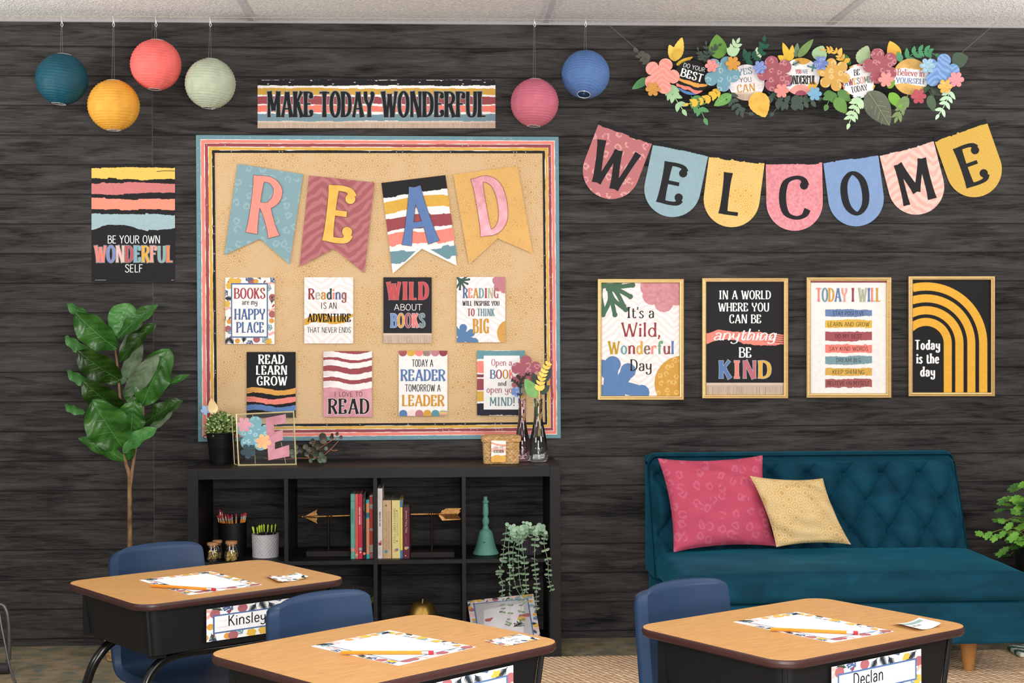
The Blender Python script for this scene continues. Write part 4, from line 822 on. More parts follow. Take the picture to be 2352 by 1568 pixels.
# ================================================================== bookshelf and what stands on and in it
black_wood = NB('black_brown_veneer', .5, 0, .25); _x = black_wood; _g = _x.noise(_x.scale(_x.obj, (3, 3, 60)), 6, 4); _x.col(_x.mix(_x.ramp(_g, .3, .7), (.0035, .0032, .0032), (.0075, .007, .0068))); _x.bump(_g, .15, .002); black_wood = _x.m
SX, SY, SB = -.98, -.4, -.012
sh = thing('cube_bookshelf', 'low black cube bookshelf with eight open compartments under the board', 'bookshelf', (SX + .735, -.2, 0))
OT, IT = .043, .016; cw = (1.47 - 2 * OT - 3 * IT) / 4; MZ = .402
MB().box((SX, SY, 0), (SX + OT, SB, .77)).build('side_panel', sh, black_wood, bevel=.0012); MB().box((SX + 1.47 - OT, SY, 0), (SX + 1.47, SB, .77)).build('side_panel', sh, black_wood, bevel=.0012)
MB().box((SX + OT, SY, .77 - OT), (SX + 1.47 - OT, SB, .77)).build('top_panel', sh, black_wood, bevel=.001); MB().box((SX + OT, SY, 0), (SX + 1.47 - OT, SB, OT)).build('bottom_panel', sh, black_wood, bevel=.001)
for k in range(4):
    x0 = SX + OT + k * (cw + IT); MB().box((x0, SY + .003, MZ - IT), (x0 + cw, SB, MZ)).build('shelf', sh, black_wood, bevel=.0008)
    if k < 3: MB().box((x0 + cw, SY + .002, OT), (x0 + cw + IT, SB, .77 - OT)).build('divider', sh, black_wood, bevel=.0008)
TOPZ = .7705; MIDZ = MZ + .0005; LOWZ = OT + .0005
# books: zoom coordinates of the spine (origin 680,1090, scale 5.88)
BY = -.355
def book(x0, x1, top, c, label, txt=(), dep=.16, pages='#B9AFA0', marks=(), cat='book'):
    p0 = aty(680 + x0 / 5.88, 1285, BY); p1 = aty(680 + x1 / 5.88, 1285, BY); H_ = aty(680 + x0 / 5.88, 1090 + top / 5.88, BY).z - MIDZ; X0, X1 = p0.x + .0004, p1.x - .0004
    if -.245 < X0 < -.2365: X0 = -.2365
    if X0 < -.254 < X1: X1 = -.254
    t = thing('book', label, cat, ((X0 + X1) / 2, BY + dep / 2, MIDZ), 0, 'books between the arrow bookends'); ct = .0015; m = pm(c, .45, 0, .05, 40)
    b = MB(); b.box((X0, BY, MIDZ), (X1, BY + .002, MIDZ + H_)); b.box((X0, BY + .002, MIDZ), (X0 + ct, BY + dep, MIDZ + H_)); b.box((X1 - ct, BY + .002, MIDZ), (X1, BY + dep, MIDZ + H_)); cv = b.build('cover', t, m)
    MB().box((X0 + ct, BY + .002, MIDZ + .002), (X1 - ct, BY + dep - .004, MIDZ + H_ - .003)).build('pages', t, pm(pages, .8))
    if txt or marks:
        w_ = x1 - x0; h_ = 1145 - top; a = Art(quadf((X0, BY, MIDZ + H_), (X1, BY, MIDZ + H_), (X0, BY, MIDZ)), (0, 0, 1), .0001, .00006)
        a.f0 = a.f; a.f = lambda u, v, h: a.f0(u / w_, v / h_, h)
        for mk in marks:
            kind, u, v = mk[:3]; r_, c_ = (mk[3], mk[4]) if len(mk) > 4 else (0, mk[3])
            if kind == 'f': a.flower(u * w_, v * h_, r_, c_, 1, 5)
            elif kind == 'b': a.box((0, u * h_, w_, v * h_), c_, .5)
            else: a.disc(u * w_, v * h_, r_, c_, 1)
        if marks: a.build('spine_decoration', cv)
        for (s_, u0, u1, v0, v1, c_, st) in txt:                # lettering reads downwards, cap tops to the right
            q = Art(a.f, (0, 0, 1), .0001, .00006); q.textq(s_, (u0 * w_, v0 * h_), (u0 * w_, v1 * h_), (u1 * w_, v0 * h_), c_, st, 2); q.build('title', cv)
    return t
book(740, 797, 262, '#5C9A8C', 'teal green book, leftmost on the shelf', [('SUPERHEROES', .2, .55, .22, .45, '#1E2E2C', BOLD), ('AMAZING', .62, .85, .22, .42, '#27403C', SANS)], marks=[('f', .5, .86, 26, '#E07F66'), ('f', .6, .82, 16, '#7A86A8'), ('b', .1, .12, '#4F8A7E')])
book(798, 841, 262, '#C25550', 'coral red book beside the teal one', [('TALES TO TREASURE', .35, .65, .16, .66, '#8F3A36', SANS)], marks=[('f', .5, .94, 20, '#D0A860'), ('f', .4, .96, 14, '#7C9A9A')])
book(843, 898, 262, '#B8263F', 'crimson book with white title between coral and black', [('HEROIC WOMEN', .15, .45, .2, .47, '#FFFFFF', HEAVY), ('FEARLESS', .6, .82, .2, .46, '#E8B8B8', SANS)], marks=[('f', .5, .85, 24, '#7FA59C'), ('d', .5, .9, 10, '#F2E6D8')])
book(900, 946, 262, '#161416', 'thin black book with yellow and red title', [('Thirteen', .3, .6, .06, .26, '#D8C86A', SANS), ('for Thunder', .3, .6, .34, .54, '#B06A50', SANS)], marks=[('f', .5, .92, 20, '#E58A74'), ('d', .08, .5, 1.4, '#C9A79A')])
book(950, 993, 337, '#3CA6B5', 'turquoise and orange patterned book', [('FAIRY STORIES', .35, .65, .35, .78, '#C9683F', SANS)], marks=[('b', .06, .26, '#DF9361'), ('b', .32, .92, '#E0936A'), ('b', .22, .3, '#3F6F86')])
book(995, 1041, 278, '#A8352E', 'dark red book with grey bands left of the middle divider', (), marks=[('b', .0, .02, '#9A9088'), ('b', .14, .21, '#8F8A86'), ('b', .52, .56, '#8F8A86'), ('b', .78, .9, '#98928E'), ('b', .92, .98, '#8A6A64')])
book(1104, 1169, 185, '#EDE2DE', 'tall white book right of the middle divider', [('AMERICAN TALL TALES', .3, .62, .33, .54, '#2F2A33', HEAVY), ('Mary Osborne', .3, .55, .06, .26, '#6A6468', SANS), ('knopf', .35, .6, .84, .95, '#2A2A2A', BOLD)], marks=[('f', .45, .79, 26, '#A8434C'), ('f', .65, .76, 18, '#E0877A')], dep=.21)
book(1171, 1289, 345, '#C4A47E', 'tan book of folktales beside the tall white one', [('FAVORITE FOLKTALES', .62, .8, .2, .83, '#5F4A38', DECO), ('FROM AROUND THE WORLD', .36, .52, .2, .85, '#5F4A38', DECO), ('JANE YOLEN', .12, .24, .3, .83, '#A07A50', SANS)], dep=.2, pages='#77736C', marks=[('f', .4, .88, 26, '#4F9098'), ('f', .4, .94, 14, '#D0A040'), ('d', .4, .09, 14, '#7A6248')])
book(1296, 1408, 345, '#D6C684', 'pale yellow fairy tale book with dark capitals', [('THE COMPLETE', .56, .78, .2, .62, '#5A5230', DECO), ("GRIMM'S FAIRY TALES", .2, .46, .14, .74, '#5A5230', DECO)], dep=.2, pages='#77736C', marks=[('f', .45, .86, 26, '#CF8A6A'), ('f', .62, .85, 20, '#4F78A0'), ('d', .62, .18, 9, '#6A5F30'), ('d', .62, .7, 9, '#6A5F30')])
book(1409, 1441, 345, '#DCCB62', 'thin bright yellow book with blue ends', (), dep=.19, marks=[('b', 0, .12, '#3A78A8'), ('b', .86, 1, '#3A78B0')])
book(1443, 1536, 445, '#5F1F30', 'burgundy fairy tales book, rightmost on the shelf', [("Grimms' Fairy Tales", .4, .66, .06, .5, '#E3C9C0', SANS), ('stories', .4, .55, .58, .72, '#B89A98', SANS)], dep=.15, pages='#85807A', marks=[('f', .45, .8, 24, '#D8A850'), ('f', .7, .79, 18, '#7F9AB8'), ('d', .4, .95, 8, '#E0C070')])
# arrow bookends
agold = NB('antique_gold', .38, .9, .5); agold.col(agold.mix(agold.ramp(agold.noise(sc=60, det=4), .3, .7), lin('#8F6236'), lin('#C4945C'))); agold = agold.m
dk_wood = pm('#1E1A19', .6, 0, .2, 30, bump=.2, bsc=80, name='dark_stained_base'); dk_iron = pm('#1C1715', .5, .4, .1, 60, name='dark_iron')
AY = -.25
def AZ(x, y, yy=AY): return aty(680 + x / 5.88, 1090 + y / 5.88, yy)
t = thing('arrow_bookend', 'gold arrowhead bookend on a black base left of the books', 'bookend', AZ(440, 1130), 0, 'arrow bookends')
c0 = AZ(440, 1130); MB().box((AZ(140, 0).x, AY - .04, MIDZ), (AZ(734, 0).x, AY + .04, MIDZ + .022)).build('base', t, dk_wood, bevel=.002)
MB().box((AZ(728, 0).x, AY - .035, MIDZ + .022), (AZ(735, 0).x, AY + .035, AZ(0, 560).z + .03)).build('end_plate', t, dk_iron)
MB().tube([(c0.x, AY, MIDZ + .02), (c0.x, AY, AZ(0, 640).z), (c0.x, AY, AZ(0, 580).z)], [.0055, .005, .0035], 10).build('post', t, dk_iron, smooth=True)
az = AZ(0, 568).z
MB().tube([(AZ(270, 0).x, AY, az), (AZ(735, 0).x, AY, az + .003)], .0042, 10).build('shaft', t, agold, smooth=True)
b = MB()
for x in (410, 425, 440, 465, 480): b.lathe([(.0045, -.002), (.0075, 0), (.0045, .002)], (0, 0, 0), 14) if 0 else b.tube([(AZ(x - 6, 0).x, AY, az), (AZ(x, 0).x, AY, az), (AZ(x + 6, 0).x, AY, az)], [.0045, .008 if x != 440 else .0095, .0045], 14)
b.build('collar', t, agold, smooth=True)
b = MB(); tip = Vector((AZ(100, 0).x, AY, az)); bk = AZ(285, 0).x
for zz, yy in ((AZ(0, 472).z, 0), (AZ(0, 662).z, 0), (az, -.028), (az, .028)):
    e = Vector((bk, AY + yy, zz)); i_ = Vector((bk + .002, AY, az)); b.add([tip, e, e + Vector((-.004, 0, (az - zz) * .35)), i_, tip + Vector((0, .003 if yy == 0 else 0, .003 if yy else 0)), e + Vector((0, .003 if yy == 0 else 0, .003 if yy else 0))], [(0, 1, 2, 3), (4, 5, 1, 0), (4, 3, 2, 5), (1, 5, 2)])
b.tube([tip, (bk + .004, AY, az)], [.002, .007], 10); b.build('arrowhead', t, agold)
MB().ball((AZ(80, 0).x, AY, az), .0052).build('finial', t, agold, smooth=True)
AY = -.31
def AZ(x, y, yy=-.31): return aty(680 + x / 5.88, 1090 + y / 5.88, yy)
t = thing('arrow_bookend', 'gold feather fletching bookend on a black base right of the books', 'bookend', AZ(1835, 1130), 0, 'arrow bookends')
c0 = AZ(1835, 1120); az = AZ(0, 550).z
MB().box((AZ(1541, 0).x, AY - .04, MIDZ), (AZ(2135, 0).x, AY + .04, MIDZ + .022)).build('base', t, dk_wood, bevel=.002); MB().box((AZ(1540, 0).x, AY - .035, MIDZ + .022), (AZ(1547, 0).x, AY + .035, az + .03)).build('end_plate', t, dk_iron)
MB().tube([(c0.x, AY, MIDZ + .02), (c0.x, AY, az - .005)], .005, 10).build('post', t, dk_iron, smooth=True); MB().tube([(AZ(1540, 0).x, AY, az), (AZ(1935, 0).x, AY, az)], .0042, 10).build('shaft', t, agold, smooth=True)
b = MB()
for x in (1795, 1825, 1855, 1880, 1900, 1918): b.tube([(AZ(x - 7, 0).x, AY, az), (AZ(x, 0).x, AY, az), (AZ(x + 7, 0).x, AY, az)], [.0045, .009 if x == 1825 else .0068, .0045], 14)
b.build('collar', t, agold, smooth=True)
b = MB(); nb = 17
for sg in (1, -1):
    for k in range(nb):
        x = 1925 + (2165 - 1925) * k / (nb - 1); top_ = 475 if sg > 0 else 620; xb = min(x + 60, 2225); 
        hgt = 1. if k > 2 else .35 + .25 * k
        p0 = Vector((AZ(x, 0).x, AY, az)); zt = az + (AZ(0, top_).z - az) * hgt; p1 = Vector((AZ(xb, 0).x, AY, zt)); b.tube([p0, p1], [.0022, .0022], 6)
    q = [AZ(1925, 550), AZ(1975, 477 if sg > 0 else 618), AZ(2225, 490 if sg > 0 else 605), AZ(2165, 550)]
    b.prism([Vector((p.x, AY - .0012, p.z)) for p in q], [Vector((p.x, AY + .0012, p.z)) for p in q])
b.tube([(AZ(1920, 0).x, AY, az), (AZ(2170, 0).x, AY, az)], .0035, 8); b.build('feather', t, agold)
# ------------------------------------------------------------------ items in the open compartments
def frame_of(z, y): return lambda px, py: aty(z[0] + px / z[2], z[1] + py / z[2], y)
def lathe_px(b, f, cx, prof, m=None, seg=36, base=None):
    """profile given as (half width px, y px); turned about the axis at cx"""
    k = (f(cx + 100, 0) - f(cx, 0)).length / 100; c = f(cx, prof[0][1]); z0 = base if base is not None else c.z
    zs = [f(cx, y).z for _, y in prof]; b.lathe([(max(r * k, 1e-5), zz) for (r, _), zz in zip(prof, zs)], (c.x, c.y, 0), seg, m); return c, k, zs
f = frame_of((420, 1040, 5.345), -.2)
t = thing('pencil_cup', 'black round pencil cup in the left compartment', 'cup', (f(607, 0).x, -.2, MIDZ)); b = MB(); cx_ = f(607, 0).x; rc = (f(780, 0) - f(435, 0)).length / 2; zt = f(607, 845).z
b.lathe([(rc * .97, MIDZ), (rc, zt), (rc - .003, zt), (rc * .95, MIDZ + .006)], (cx_, -.2, 0), 40); b.build('body', t, pm('#121110', .45, 0, .1, 60), smooth=True)
por = pm('#DA8229', .4, 0, .04, 60, name='pencil_paint'); ppk = pm('#B2303F', .7, 0, .06, 60, name='pencil_eraser'); fer = pm('#C9C4BE', .3, .8, .05, 80, name='pencil_ferrule'); ptip = pm('#D9B98C', .7)
def pencil(a, d, L, label, group=None, r=.0036, tip=False, cat='pencil', mark=False):
    a = Vector(a); d = Vector(d).normalized(); t = thing('pencil', label, cat, a, 0, group)
    b = MB(); b.tube([a, a + d * (L - .024)], r, 6); body = b.build('barrel', t, por); MB().tube([a + d * (L - .024), a + d * (L - .02), a + d * (L - .016), a + d * (L - .0105)], [r * 1.06, r * 1.0, r * 1.1, r * 1.04], 10).build('ferrule', t, fer, smooth=True)
    MB().tube([a + d * (L - .0105), a + d * (L - .001), a + d * L], [r * .98, r * .98, r * .8], 10).build('eraser', t, ppk, smooth=True)
    return t
rr = random.Random(11)
for k, (ex_, ey_) in enumerate([(425, 760), (440, 700), (445, 740), (458, 760), (472, 715), (485, 740), (500, 762), (515, 750), (530, 760), (548, 755), (566, 765), (580, 770), (608, 745), (667, 735), (725, 745), (748, 740), (765, 730), (780, 738)]):
    u = k / 17; e = f(ex_, ey_ + 4); e.y = -.2 + rr.uniform(-.5, .5) * rc * 1.0; bx = cx_ + (u - .5) * rc * .9; base = Vector((bx + rr.uniform(-.003, .003), -.2 + (e.y + .2) * .4, MIDZ + .008 + .0001 * k)); pencil(base, e - base, (e - base).length, 'orange pencil with a red eraser standing in the black cup', 'pencils in the black cup', .0034)
t = thing('textured_pot', 'light grey pot with a raised diamond lattice holding pens', 'pot', (f(1010, 0).x, -.26, MIDZ)); f2 = frame_of((420, 1040, 5.345), -.26); px_ = f2(1009, 0).x; rp = (f2(1176, 0) - f2(842, 0)).length / 2; zt = f2(1010, 988).z; H_ = zt - MIDZ
pot_m = NB('lattice_ceramic', .7, 0, .25); pot_m.col(pot_m.mix(pot_m.noise(sc=40), lin('#B2AEB2'), lin('#C9C5C8'))); pot_m = pot_m.m
def potf(u, v):
    a, b_ = u * 24 + v * 6, u * 24 - v * 6; d = min(abs((a % 1) - .5), abs((b_ % 1) - .5)); h = .0016 * (1 - min(1, d * 5)) if .06 < v < .97 else .0016
    r = rp * (.965 + .035 * v) - .0016 + h; return Vector((px_ + r * math.cos(2 * PI * u), -.26 + r * math.sin(2 * PI * u), MIDZ + H_ * v))
b = MB(); b.grid(potf, 288, 60, cu=True); b.lathe([(rp - .0005, zt), (rp - .006, zt), (rp - .008, MIDZ + .004), (1e-5, MIDZ + .004)], (px_, -.26, 0), 48, cap=False); b.build('body', t, pot_m, smooth=60)
lime = pm('#B9CF2E', .4, 0, .04, 60, name='lime_plastic'); bpl = pm('#15151A', .25, 0, .05, 60, spec=.6, name='black_plastic')
for k, (ex_, ey_, lm) in enumerate([(855, 900, 2), (908, 905, 1), (938, 880, 2), (968, 870, 1), (1003, 858, 1), (1055, 860, 1), (1080, 866, 0), (1105, 860, 1), (1140, 864, 1)]):
    e = f2(ex_, ey_); e.y = -.26 + rr.uniform(-.6, .2) * rp; base = Vector((px_ + (k - 4) / 4 * rp * .55, -.26 + (e.y + .26) * .5, MIDZ + .008)); d_ = (e - base).normalized(); L = (e - base).length
    t = thing('marker_pen', 'black pen with a lime clip standing in the grey pot', 'pen', base, 0, 'pens in the grey pot'); MB().tube([base, base + d_ * L * .8, base + d_ * L * .98, e], [.004, .0052, .005, .003], 10).build('barrel', t, bpl, smooth=True)
    b = MB(); q = Vector((0, -.0062, 0)); s_ = Vector((.0045 if lm == 2 else .003, 0, 0)); p0, p1 = base + d_ * L * .74 + q, e + q * .8; b.prism([p0 - s_ * .5, p0 + s_ * .5, p1 + s_ - d_ * .006, p1, p1 - s_ - d_ * .006], [v + Vector((0, .004, 0)) for v in (p0 - s_ * .5, p0 + s_ * .5, p1 + s_ - d_ * .006, p1, p1 - s_ - d_ * .006)]); b.build('clip', t, lime if lm else bpl)
jar_glass = glass('#FFFFFF', name='jar_glass'); cork = pm('#B08058', .85, 0, .25, 90, bump=.3, bsc=200, name='cork'); gclip = pm('#E2C470', .28, .55, .15, 80, name='gold_metal_clips')
for (cx, y0, yb, w_, yy, lab, what) in ((362, 1100, 1335, 82, -.375, 'small corked glass jar of gold clips, front left of the three', 'long'), (418, 1072, 1310, 70, -.325, 'small corked glass jar of gold pins behind the other two', 'pins'), (590, 1082, 1332, 86, -.37, 'small corked glass jar of gold binder clips, right of the three', 'loops')):
    fj = frame_of((420, 1040, 5.345), yy); k = (fj(cx + 100, 0) - fj(cx, 0)).length / 100; x_ = fj(cx, 0).x; Hj = fj(cx, y0).z - MIDZ - .0004; rj = w_ * k; zc = MIDZ + .0004
    t = thing('cork_jar', lab, 'jar', (x_, yy, MIDZ), 0, 'corked jars in the left compartment'); b = MB()
    prof = [(1e-5, 0), (rj * .86, 0), (rj, Hj * .12), (rj * .96, Hj * .4), (rj * .72, Hj * .72), (rj * .68, Hj * .78), (rj * .8, Hj * .83), (rj * .78, Hj * .86)]; inn = [(r - .0016 if r > .002 else r, h + (.0016 if i < 3 else 0)) for i, (r, h) in enumerate(prof)]
    b.lathe(prof + inn[::-1], (x_, yy, zc), 32, cap=False); b.build('glass', t, jar_glass, smooth=True)
    MB().lathe([(rj * .62, Hj * .76), (rj * .68, Hj * .86), (rj * .84, Hj * .88), (rj * .84, Hj * 1.0), (rj * .78, Hj * 1.01)], (x_, yy, zc), 28).build('cork', t, cork, smooth=True)
    b = MB(); r2 = random.Random(int(cx))
    for i in range(80):
        q = Vector((r2.uniform(-1, 1), r2.uniform(-1, 1), 0)); q = q / max(1, q.length) * rj * .62; hgt = Hj * r2.uniform(.06, .5 if what != 'pins' else .2); p = Vector((x_ + q.x, yy + q.y, zc + hgt)); a = r2.uniform(0, PI); e_ = Vector((math.cos(a), r2.uniform(-.5, .5), r2.uniform(-.6, .6) if what != 'pins' else 3)).normalized()
        if what == 'loops': b.tube([p + Vector((.0035 * math.cos(j), .0035 * math.sin(j) * e_.z, .0035 * math.sin(j) * e_.x)) for j in (2 * PI * m_ / 8 for m_ in range(8))], .0011, 5, closed=True)
        else:
            l_ = .006 if what == 'long' else .013; b.tube([p - e_ * l_ * .6 + Vector((0, 0, .006)), p + e_ * l_ * .6 + Vector((0, 0, .006))], .0014 if what == 'long' else .0007, 5)
    o = b.build('metal_clips', None, gclip); tag(o, {'long': 'heap of long gold clips inside the front left corked jar', 'pins': 'upright gold pins inside the rear corked jar', 'loops': 'heap of gold ring clips inside the right corked jar'}[what], 'clips', None, 'stuff')
# teal bell
f = frame_of((1040, 1040, 5.6), -.27); bell_m = NB('distressed_teal_paint', .65, 0, .3); nz = bell_m.noise(sc=38, det=5); bell_m.col(bell_m.mix(bell_m.ramp(nz, .66, .69), bell_m.mix(bell_m.noise(sc=20), lin('#4A8478'), lin('#6A9F92')), (.012, .012, .012))); bell_m.bump(nz, .2, .002)
t = thing('hand_bell', 'distressed teal hand bell standing mouth down in the right compartment', 'bell', (f(418, 0).x, -.27, MIDZ)); k = (f(518, 0) - f(418, 0)).length / 100; sc_ = lambda y: f(418, y).z - f(418, 1342).z + MIDZ
def turned(prof): b = MB(); return b.lathe([(max(r * k, 1e-5), sc_(y)) for r, y in prof], (f(418, 0).x, -.27, 0), 40)
turned([(160, 1342), (168, 1333), (165, 1318), (148, 1290), (132, 1250), (115, 1180), (100, 1110), (90, 1070), (78, 1046), (60, 1030), (44, 1018)]).build('bell_body', t, bell_m.m, smooth=True)
turned([(44, 1020), (40, 995), (32, 978), (33, 965), (44, 940), (47, 915), (40, 885), (29, 862), (31, 852), (39, 830), (38, 760), (33, 700), (28, 690), (44, 676), (44, 660), (27, 650), (28, 625), (24, 602), (1, 598)]).build('handle', t, bell_m.m, smooth=True)
# ------------------------------------------------------------------ foliage helpers
def leafm(h, h2, name, rough=.45, sss=0): b = NB(name, rough, 0, .4); b.col(b.mix(b.ramp(b.noise(sc=18, det=3), .3, .7), lin(h), lin(h2))); return b.m
def disc_leaf(b, p, d, up, r, el=1.1, cup=.15):
    """a round leaf attached at p, pointing along d"""
    d = Vector(d).normalized(); s_ = d.cross(Vector(up)); s_ = s_.normalized() if s_.length > 1e-4 else d.orthogonal().normalized(); n = s_.cross(d); c = Vector(p) + d * r * el
    vs = [c - n * r * cup]; N_ = 9
    for i in range(N_): a = 2 * PI * i / N_; vs.append(c + d * (r * el * math.cos(a)) + s_ * (r * math.sin(a)) + n * r * cup * .6)
    b.add(vs, [(0, 1 + i, 1 + (i + 1) % N_) for i in range(N_)])
# eucalyptus
ez = (1060, 1180, 5.6); t = thing('trailing_eucalyptus', 'trailing pale green eucalyptus in a dark pot spilling over the right shelf', 'plant', (aty(1222, 1280, -.27).x, -.27, MIDZ))
pc = aty(1221, 1283, -.27); rp2 = .05; g = MB(); pm_ = pm('#3A353B', .8, 0, .35, 45, bump=.5, bsc=60, name='dark_ribbed_pot')
g.grid(lambda u, v: Vector((pc.x + (rp2 * (.86 + .14 * v) + .0012 * math.sin(u * 2 * PI * 30)) * math.cos(2 * PI * u), -.27 + (rp2 * (.86 + .14 * v) + .0012 * math.sin(u * 2 * PI * 30)) * math.sin(2 * PI * u), MIDZ + .085 * v)), 120, 6, cu=True); g.lathe([(1e-5, MIDZ + .08), (rp2 * .97, MIDZ + .08)], (pc.x, -.27, 0), 24, cap=False); g.build('pot', t, pm_, smooth=True)
EU = leafm('#87AF93', '#B4CFAE', 'eucalyptus_leaf'); EUS = [[(820, 300), (680, 180), (590, 160), (560, 330), (540, 480), (535, 600), (500, 700), (490, 780), (530, 900), (520, 1050), (525, 1180), (530, 1280)], [(820, 300), (720, 220), (640, 250), (605, 420), (620, 620), (620, 800), (620, 980), (630, 1120), (620, 1330), (590, 1430)],
    [(820, 300), (790, 190), (740, 250), (670, 420), (660, 600), (665, 760), (700, 940), (760, 1060), (770, 1230), (780, 1440)], [(830, 300), (700, 260), (710, 320), (745, 380), (730, 560), (740, 740), (760, 920), (800, 1040), (830, 1160)], [(840, 300), (790, 180), (770, 300), (800, 560), (815, 720), (830, 900), (840, 1000)],
    [(900, 300), (960, 200), (960, 260), (940, 400), (940, 600), (950, 760), (970, 900), (960, 1020), (965, 1160), (970, 1230)], [(900, 300), (1000, 180), (1080, 250), (1060, 380), (1110, 600), (1115, 760), (1130, 880), (1160, 980)], [(860, 300), (830, 200), (815, 100)], [(880, 300), (890, 220), (885, 150)], [(870, 300), (950, 200), (1030, 200), (1080, 230)], [(840, 310), (760, 220), (700, 200), (610, 170)], [(900, 300), (1040, 230), (1110, 280), (1150, 260)], [(860, 300), (870, 230), (910, 210), (950, 250)]]
r2 = random.Random(5)
for kk, st in enumerate(EUS):
    b = MB(); P = []
    for i, q in enumerate(spl(st, 7)):
        u = min(1, i / 14); yy = -.27 - .155 * min(1., u) - .012 * math.sin(kk * 2.1) if len(st) > 6 else -.27 - .05 * u - .02 * math.sin(kk)
        P.append(aty(ez[0] + q[0] / ez[2], ez[1] + q[1] / ez[2], yy))
    b.tube(P, .0009, 5)
    for i in range(3, len(P), 3 if len(st) > 6 else 2):
        d_ = (P[i] - P[i - 1]).normalized(); a0 = r2.uniform(0, PI); s0 = d_.orthogonal().normalized(); s1 = d_.cross(s0)
        for sg in (1, -1):
            e = (s0 * math.cos(a0) + s1 * math.sin(a0)) * sg; e.y = e.y * .7 - .15; r_ = (.0098 if i > 8 else .0118) * r2.uniform(.75, 1.15) * (1 - .35 * i / len(P)); disc_leaf(b, P[i], e + d_ * r2.uniform(-.5, .3), d_ + Vector((0, -.8, .3)), r_)
    b.build('vine', t, EU, smooth='all')
# small leaning board in the lower right compartment
lm_ = [aty(1073, 1380, -.22), aty(1225, 1364, -.22), aty(1084, 1450, -.30), aty(1240, 1455, -.30)]
def extend(q, zb): 
    k = (q[0].z - zb) / (q[0].z - q[2].z); return q[0] + (q[2] - q[0]) * k, q[1] + (q[3] - q[1]) * ((q[1].z - zb) / (q[1].z - q[3].z))
b0, b1 = extend(lm_, LOWZ); a = Art(quadf(lm_[0], lm_[1], b0, b1), (0, 0, 1), .003); a.f0 = a.f; a.f = lambda u, v, h: a.f0(u / 900, v / 1100, h)
a.rect((0, 0, 900, 1100), '#D8D3D6'); a.floral((0, 0, 900, 1100), (75, 85, 820, 1020), 85, 4); a.box((75, 85, 820, 1020), DBLUE, 3); a.box((92, 104, 803, 1002), '#B9B5BA', 4); a.brush(200, 803, [470, 440, 430, 410], [540, 520, 500, 490], '#A6605A', 5, 9)
for k in range(5): a.line([(400 + k * 55, 560 + 3 * k), (420 + k * 55, 640)], 14, BLK, 6); 
a.flower(690, 530, 60, '#D8A84A', 6, 6); a.fern(560, 700, 160, BLK, 6, -.6, 5, .07)
tag(a.build('writing_chart', None), 'blank chart with botanical border leaning behind the trailing eucalyptus', 'chart')
# gold apple
f = frame_of((740, 1290, 8.71), -.26); c = f(2000, 0); ra = (f(2290, 0) - f(1700, 0)).length / 2; zt = f(2000, 800).z; t = thing('apple_ornament', 'gold apple ornament in the lower compartment behind a desk', 'ornament', (c.x, -.26, LOWZ)); b = MB()
sz_ = (zt - LOWZ) / 2 / ra * 1.06
def apf(u, v):
    th = PI * v; a = 2 * PI * u; lob = 1 + .035 * math.cos(5 * a) * math.sin(th) ** 2; r = ra * lob; dip = .2 * math.exp(-(th / .35) ** 2); return Vector((c.x + r * math.sin(th) ** .85 * math.cos(a), -.26 + r * math.sin(th) ** .85 * math.sin(a), LOWZ + ra * sz_ + ra * sz_ * (math.cos(th) * (1 - dip) if th < PI / 2 else math.cos(th) * .98)))
b.grid(apf, 48, 24, cu=True); gap_ = pm('#9C7C3E', .38, .85, .06, 30, name='satin_gold'); b.build('body', t, gap_, smooth='all'); MB().tube([(c.x, -.26, zt - .022), (c.x + .001, -.26, zt + .004), (c.x + .002, -.262, f(2000, 745).z)], [.0022, .0024, .0034], 10).build('stem', t, pm('#E3CE96', .4, .6), smooth=True)
# grassy plant between desk and shelf
gp = thing('grassy_plant', 'dark green strappy plant in the lower compartment behind the left desk', 'plant', (-.33, -.2, LOWZ)); b = MB(); MB().lathe([(.04, LOWZ), (.055, LOWZ + .09), (.05, LOWZ + .09), (.045, LOWZ + .07), (1e-5, LOWZ + .07)], (-.33, -.2, 0), 24, cap=False).build('pot', gp, pm('#1A1A1C', .5), smooth=True)
for k in range(26):
    a = r2.uniform(0, 2 * PI); l = r2.uniform(.1, .17); P = [Vector((-.33, -.2, LOWZ + .07)) + Vector((max(-.15, min(.082, math.cos(a) * l * .75 * u ** 1.3)), math.sin(a) * min(l, .13) * .7 * u ** 1.3, l * (1.25 * u - .35 * u * u))) for u in (i / 6 for i in range(7))]; b.tube(P, [.003 * (1 - .85 * i / 6) + .0004 for i in range(7)], 4)
b.build('foliage', gp, leafm('#4E6B2A', '#7C9A3E', 'grass_blade'))
# ------------------------------------------------------------------ on top of the shelf
z7 = (430, 900, 6.357); f = frame_of(z7, -.17)
t = thing('boxwood_plant', 'bushy boxwood plant in a black metal bucket on the shelf', 'plant', (f(475, 0).x, -.17, TOPZ)); cx_ = f(490, 0).x; k = (f(590, 0) - f(490, 0)).length / 100; zr = f(490, 600).z; b = MB()
bm_ = pm('#141314', .4, .2, .08, 40, spec=.5, name='black_bucket_metal')
b.lathe([(155 * k, TOPZ), (160 * k, TOPZ + .004), (196 * k, zr - .022), (202 * k, zr - .02), (206 * k, zr - .017), (204 * k, zr - .013), (222 * k, zr), (226 * k, zr + .002), (222 * k, zr + .004), (214 * k, zr), (150 * k, TOPZ + .006), (1e-5, TOPZ + .006)], (cx_, -.17, 0), 44, cap=False); b.build('bucket', t, bm_, smooth=True)
for sg in (-1, 1): MB().tube([(cx_ + sg * (222 * k + .010 * math.sin(q)), -.17 + .012 * math.cos(q), zr - .010 - .012 * (1 - math.cos(q * .5)) ) for q in (PI * i / 10 for i in range(11))], .0014, 6).build('handle', t, bm_, smooth=True)
b = MB(); b2 = MB(); r2 = random.Random(8)
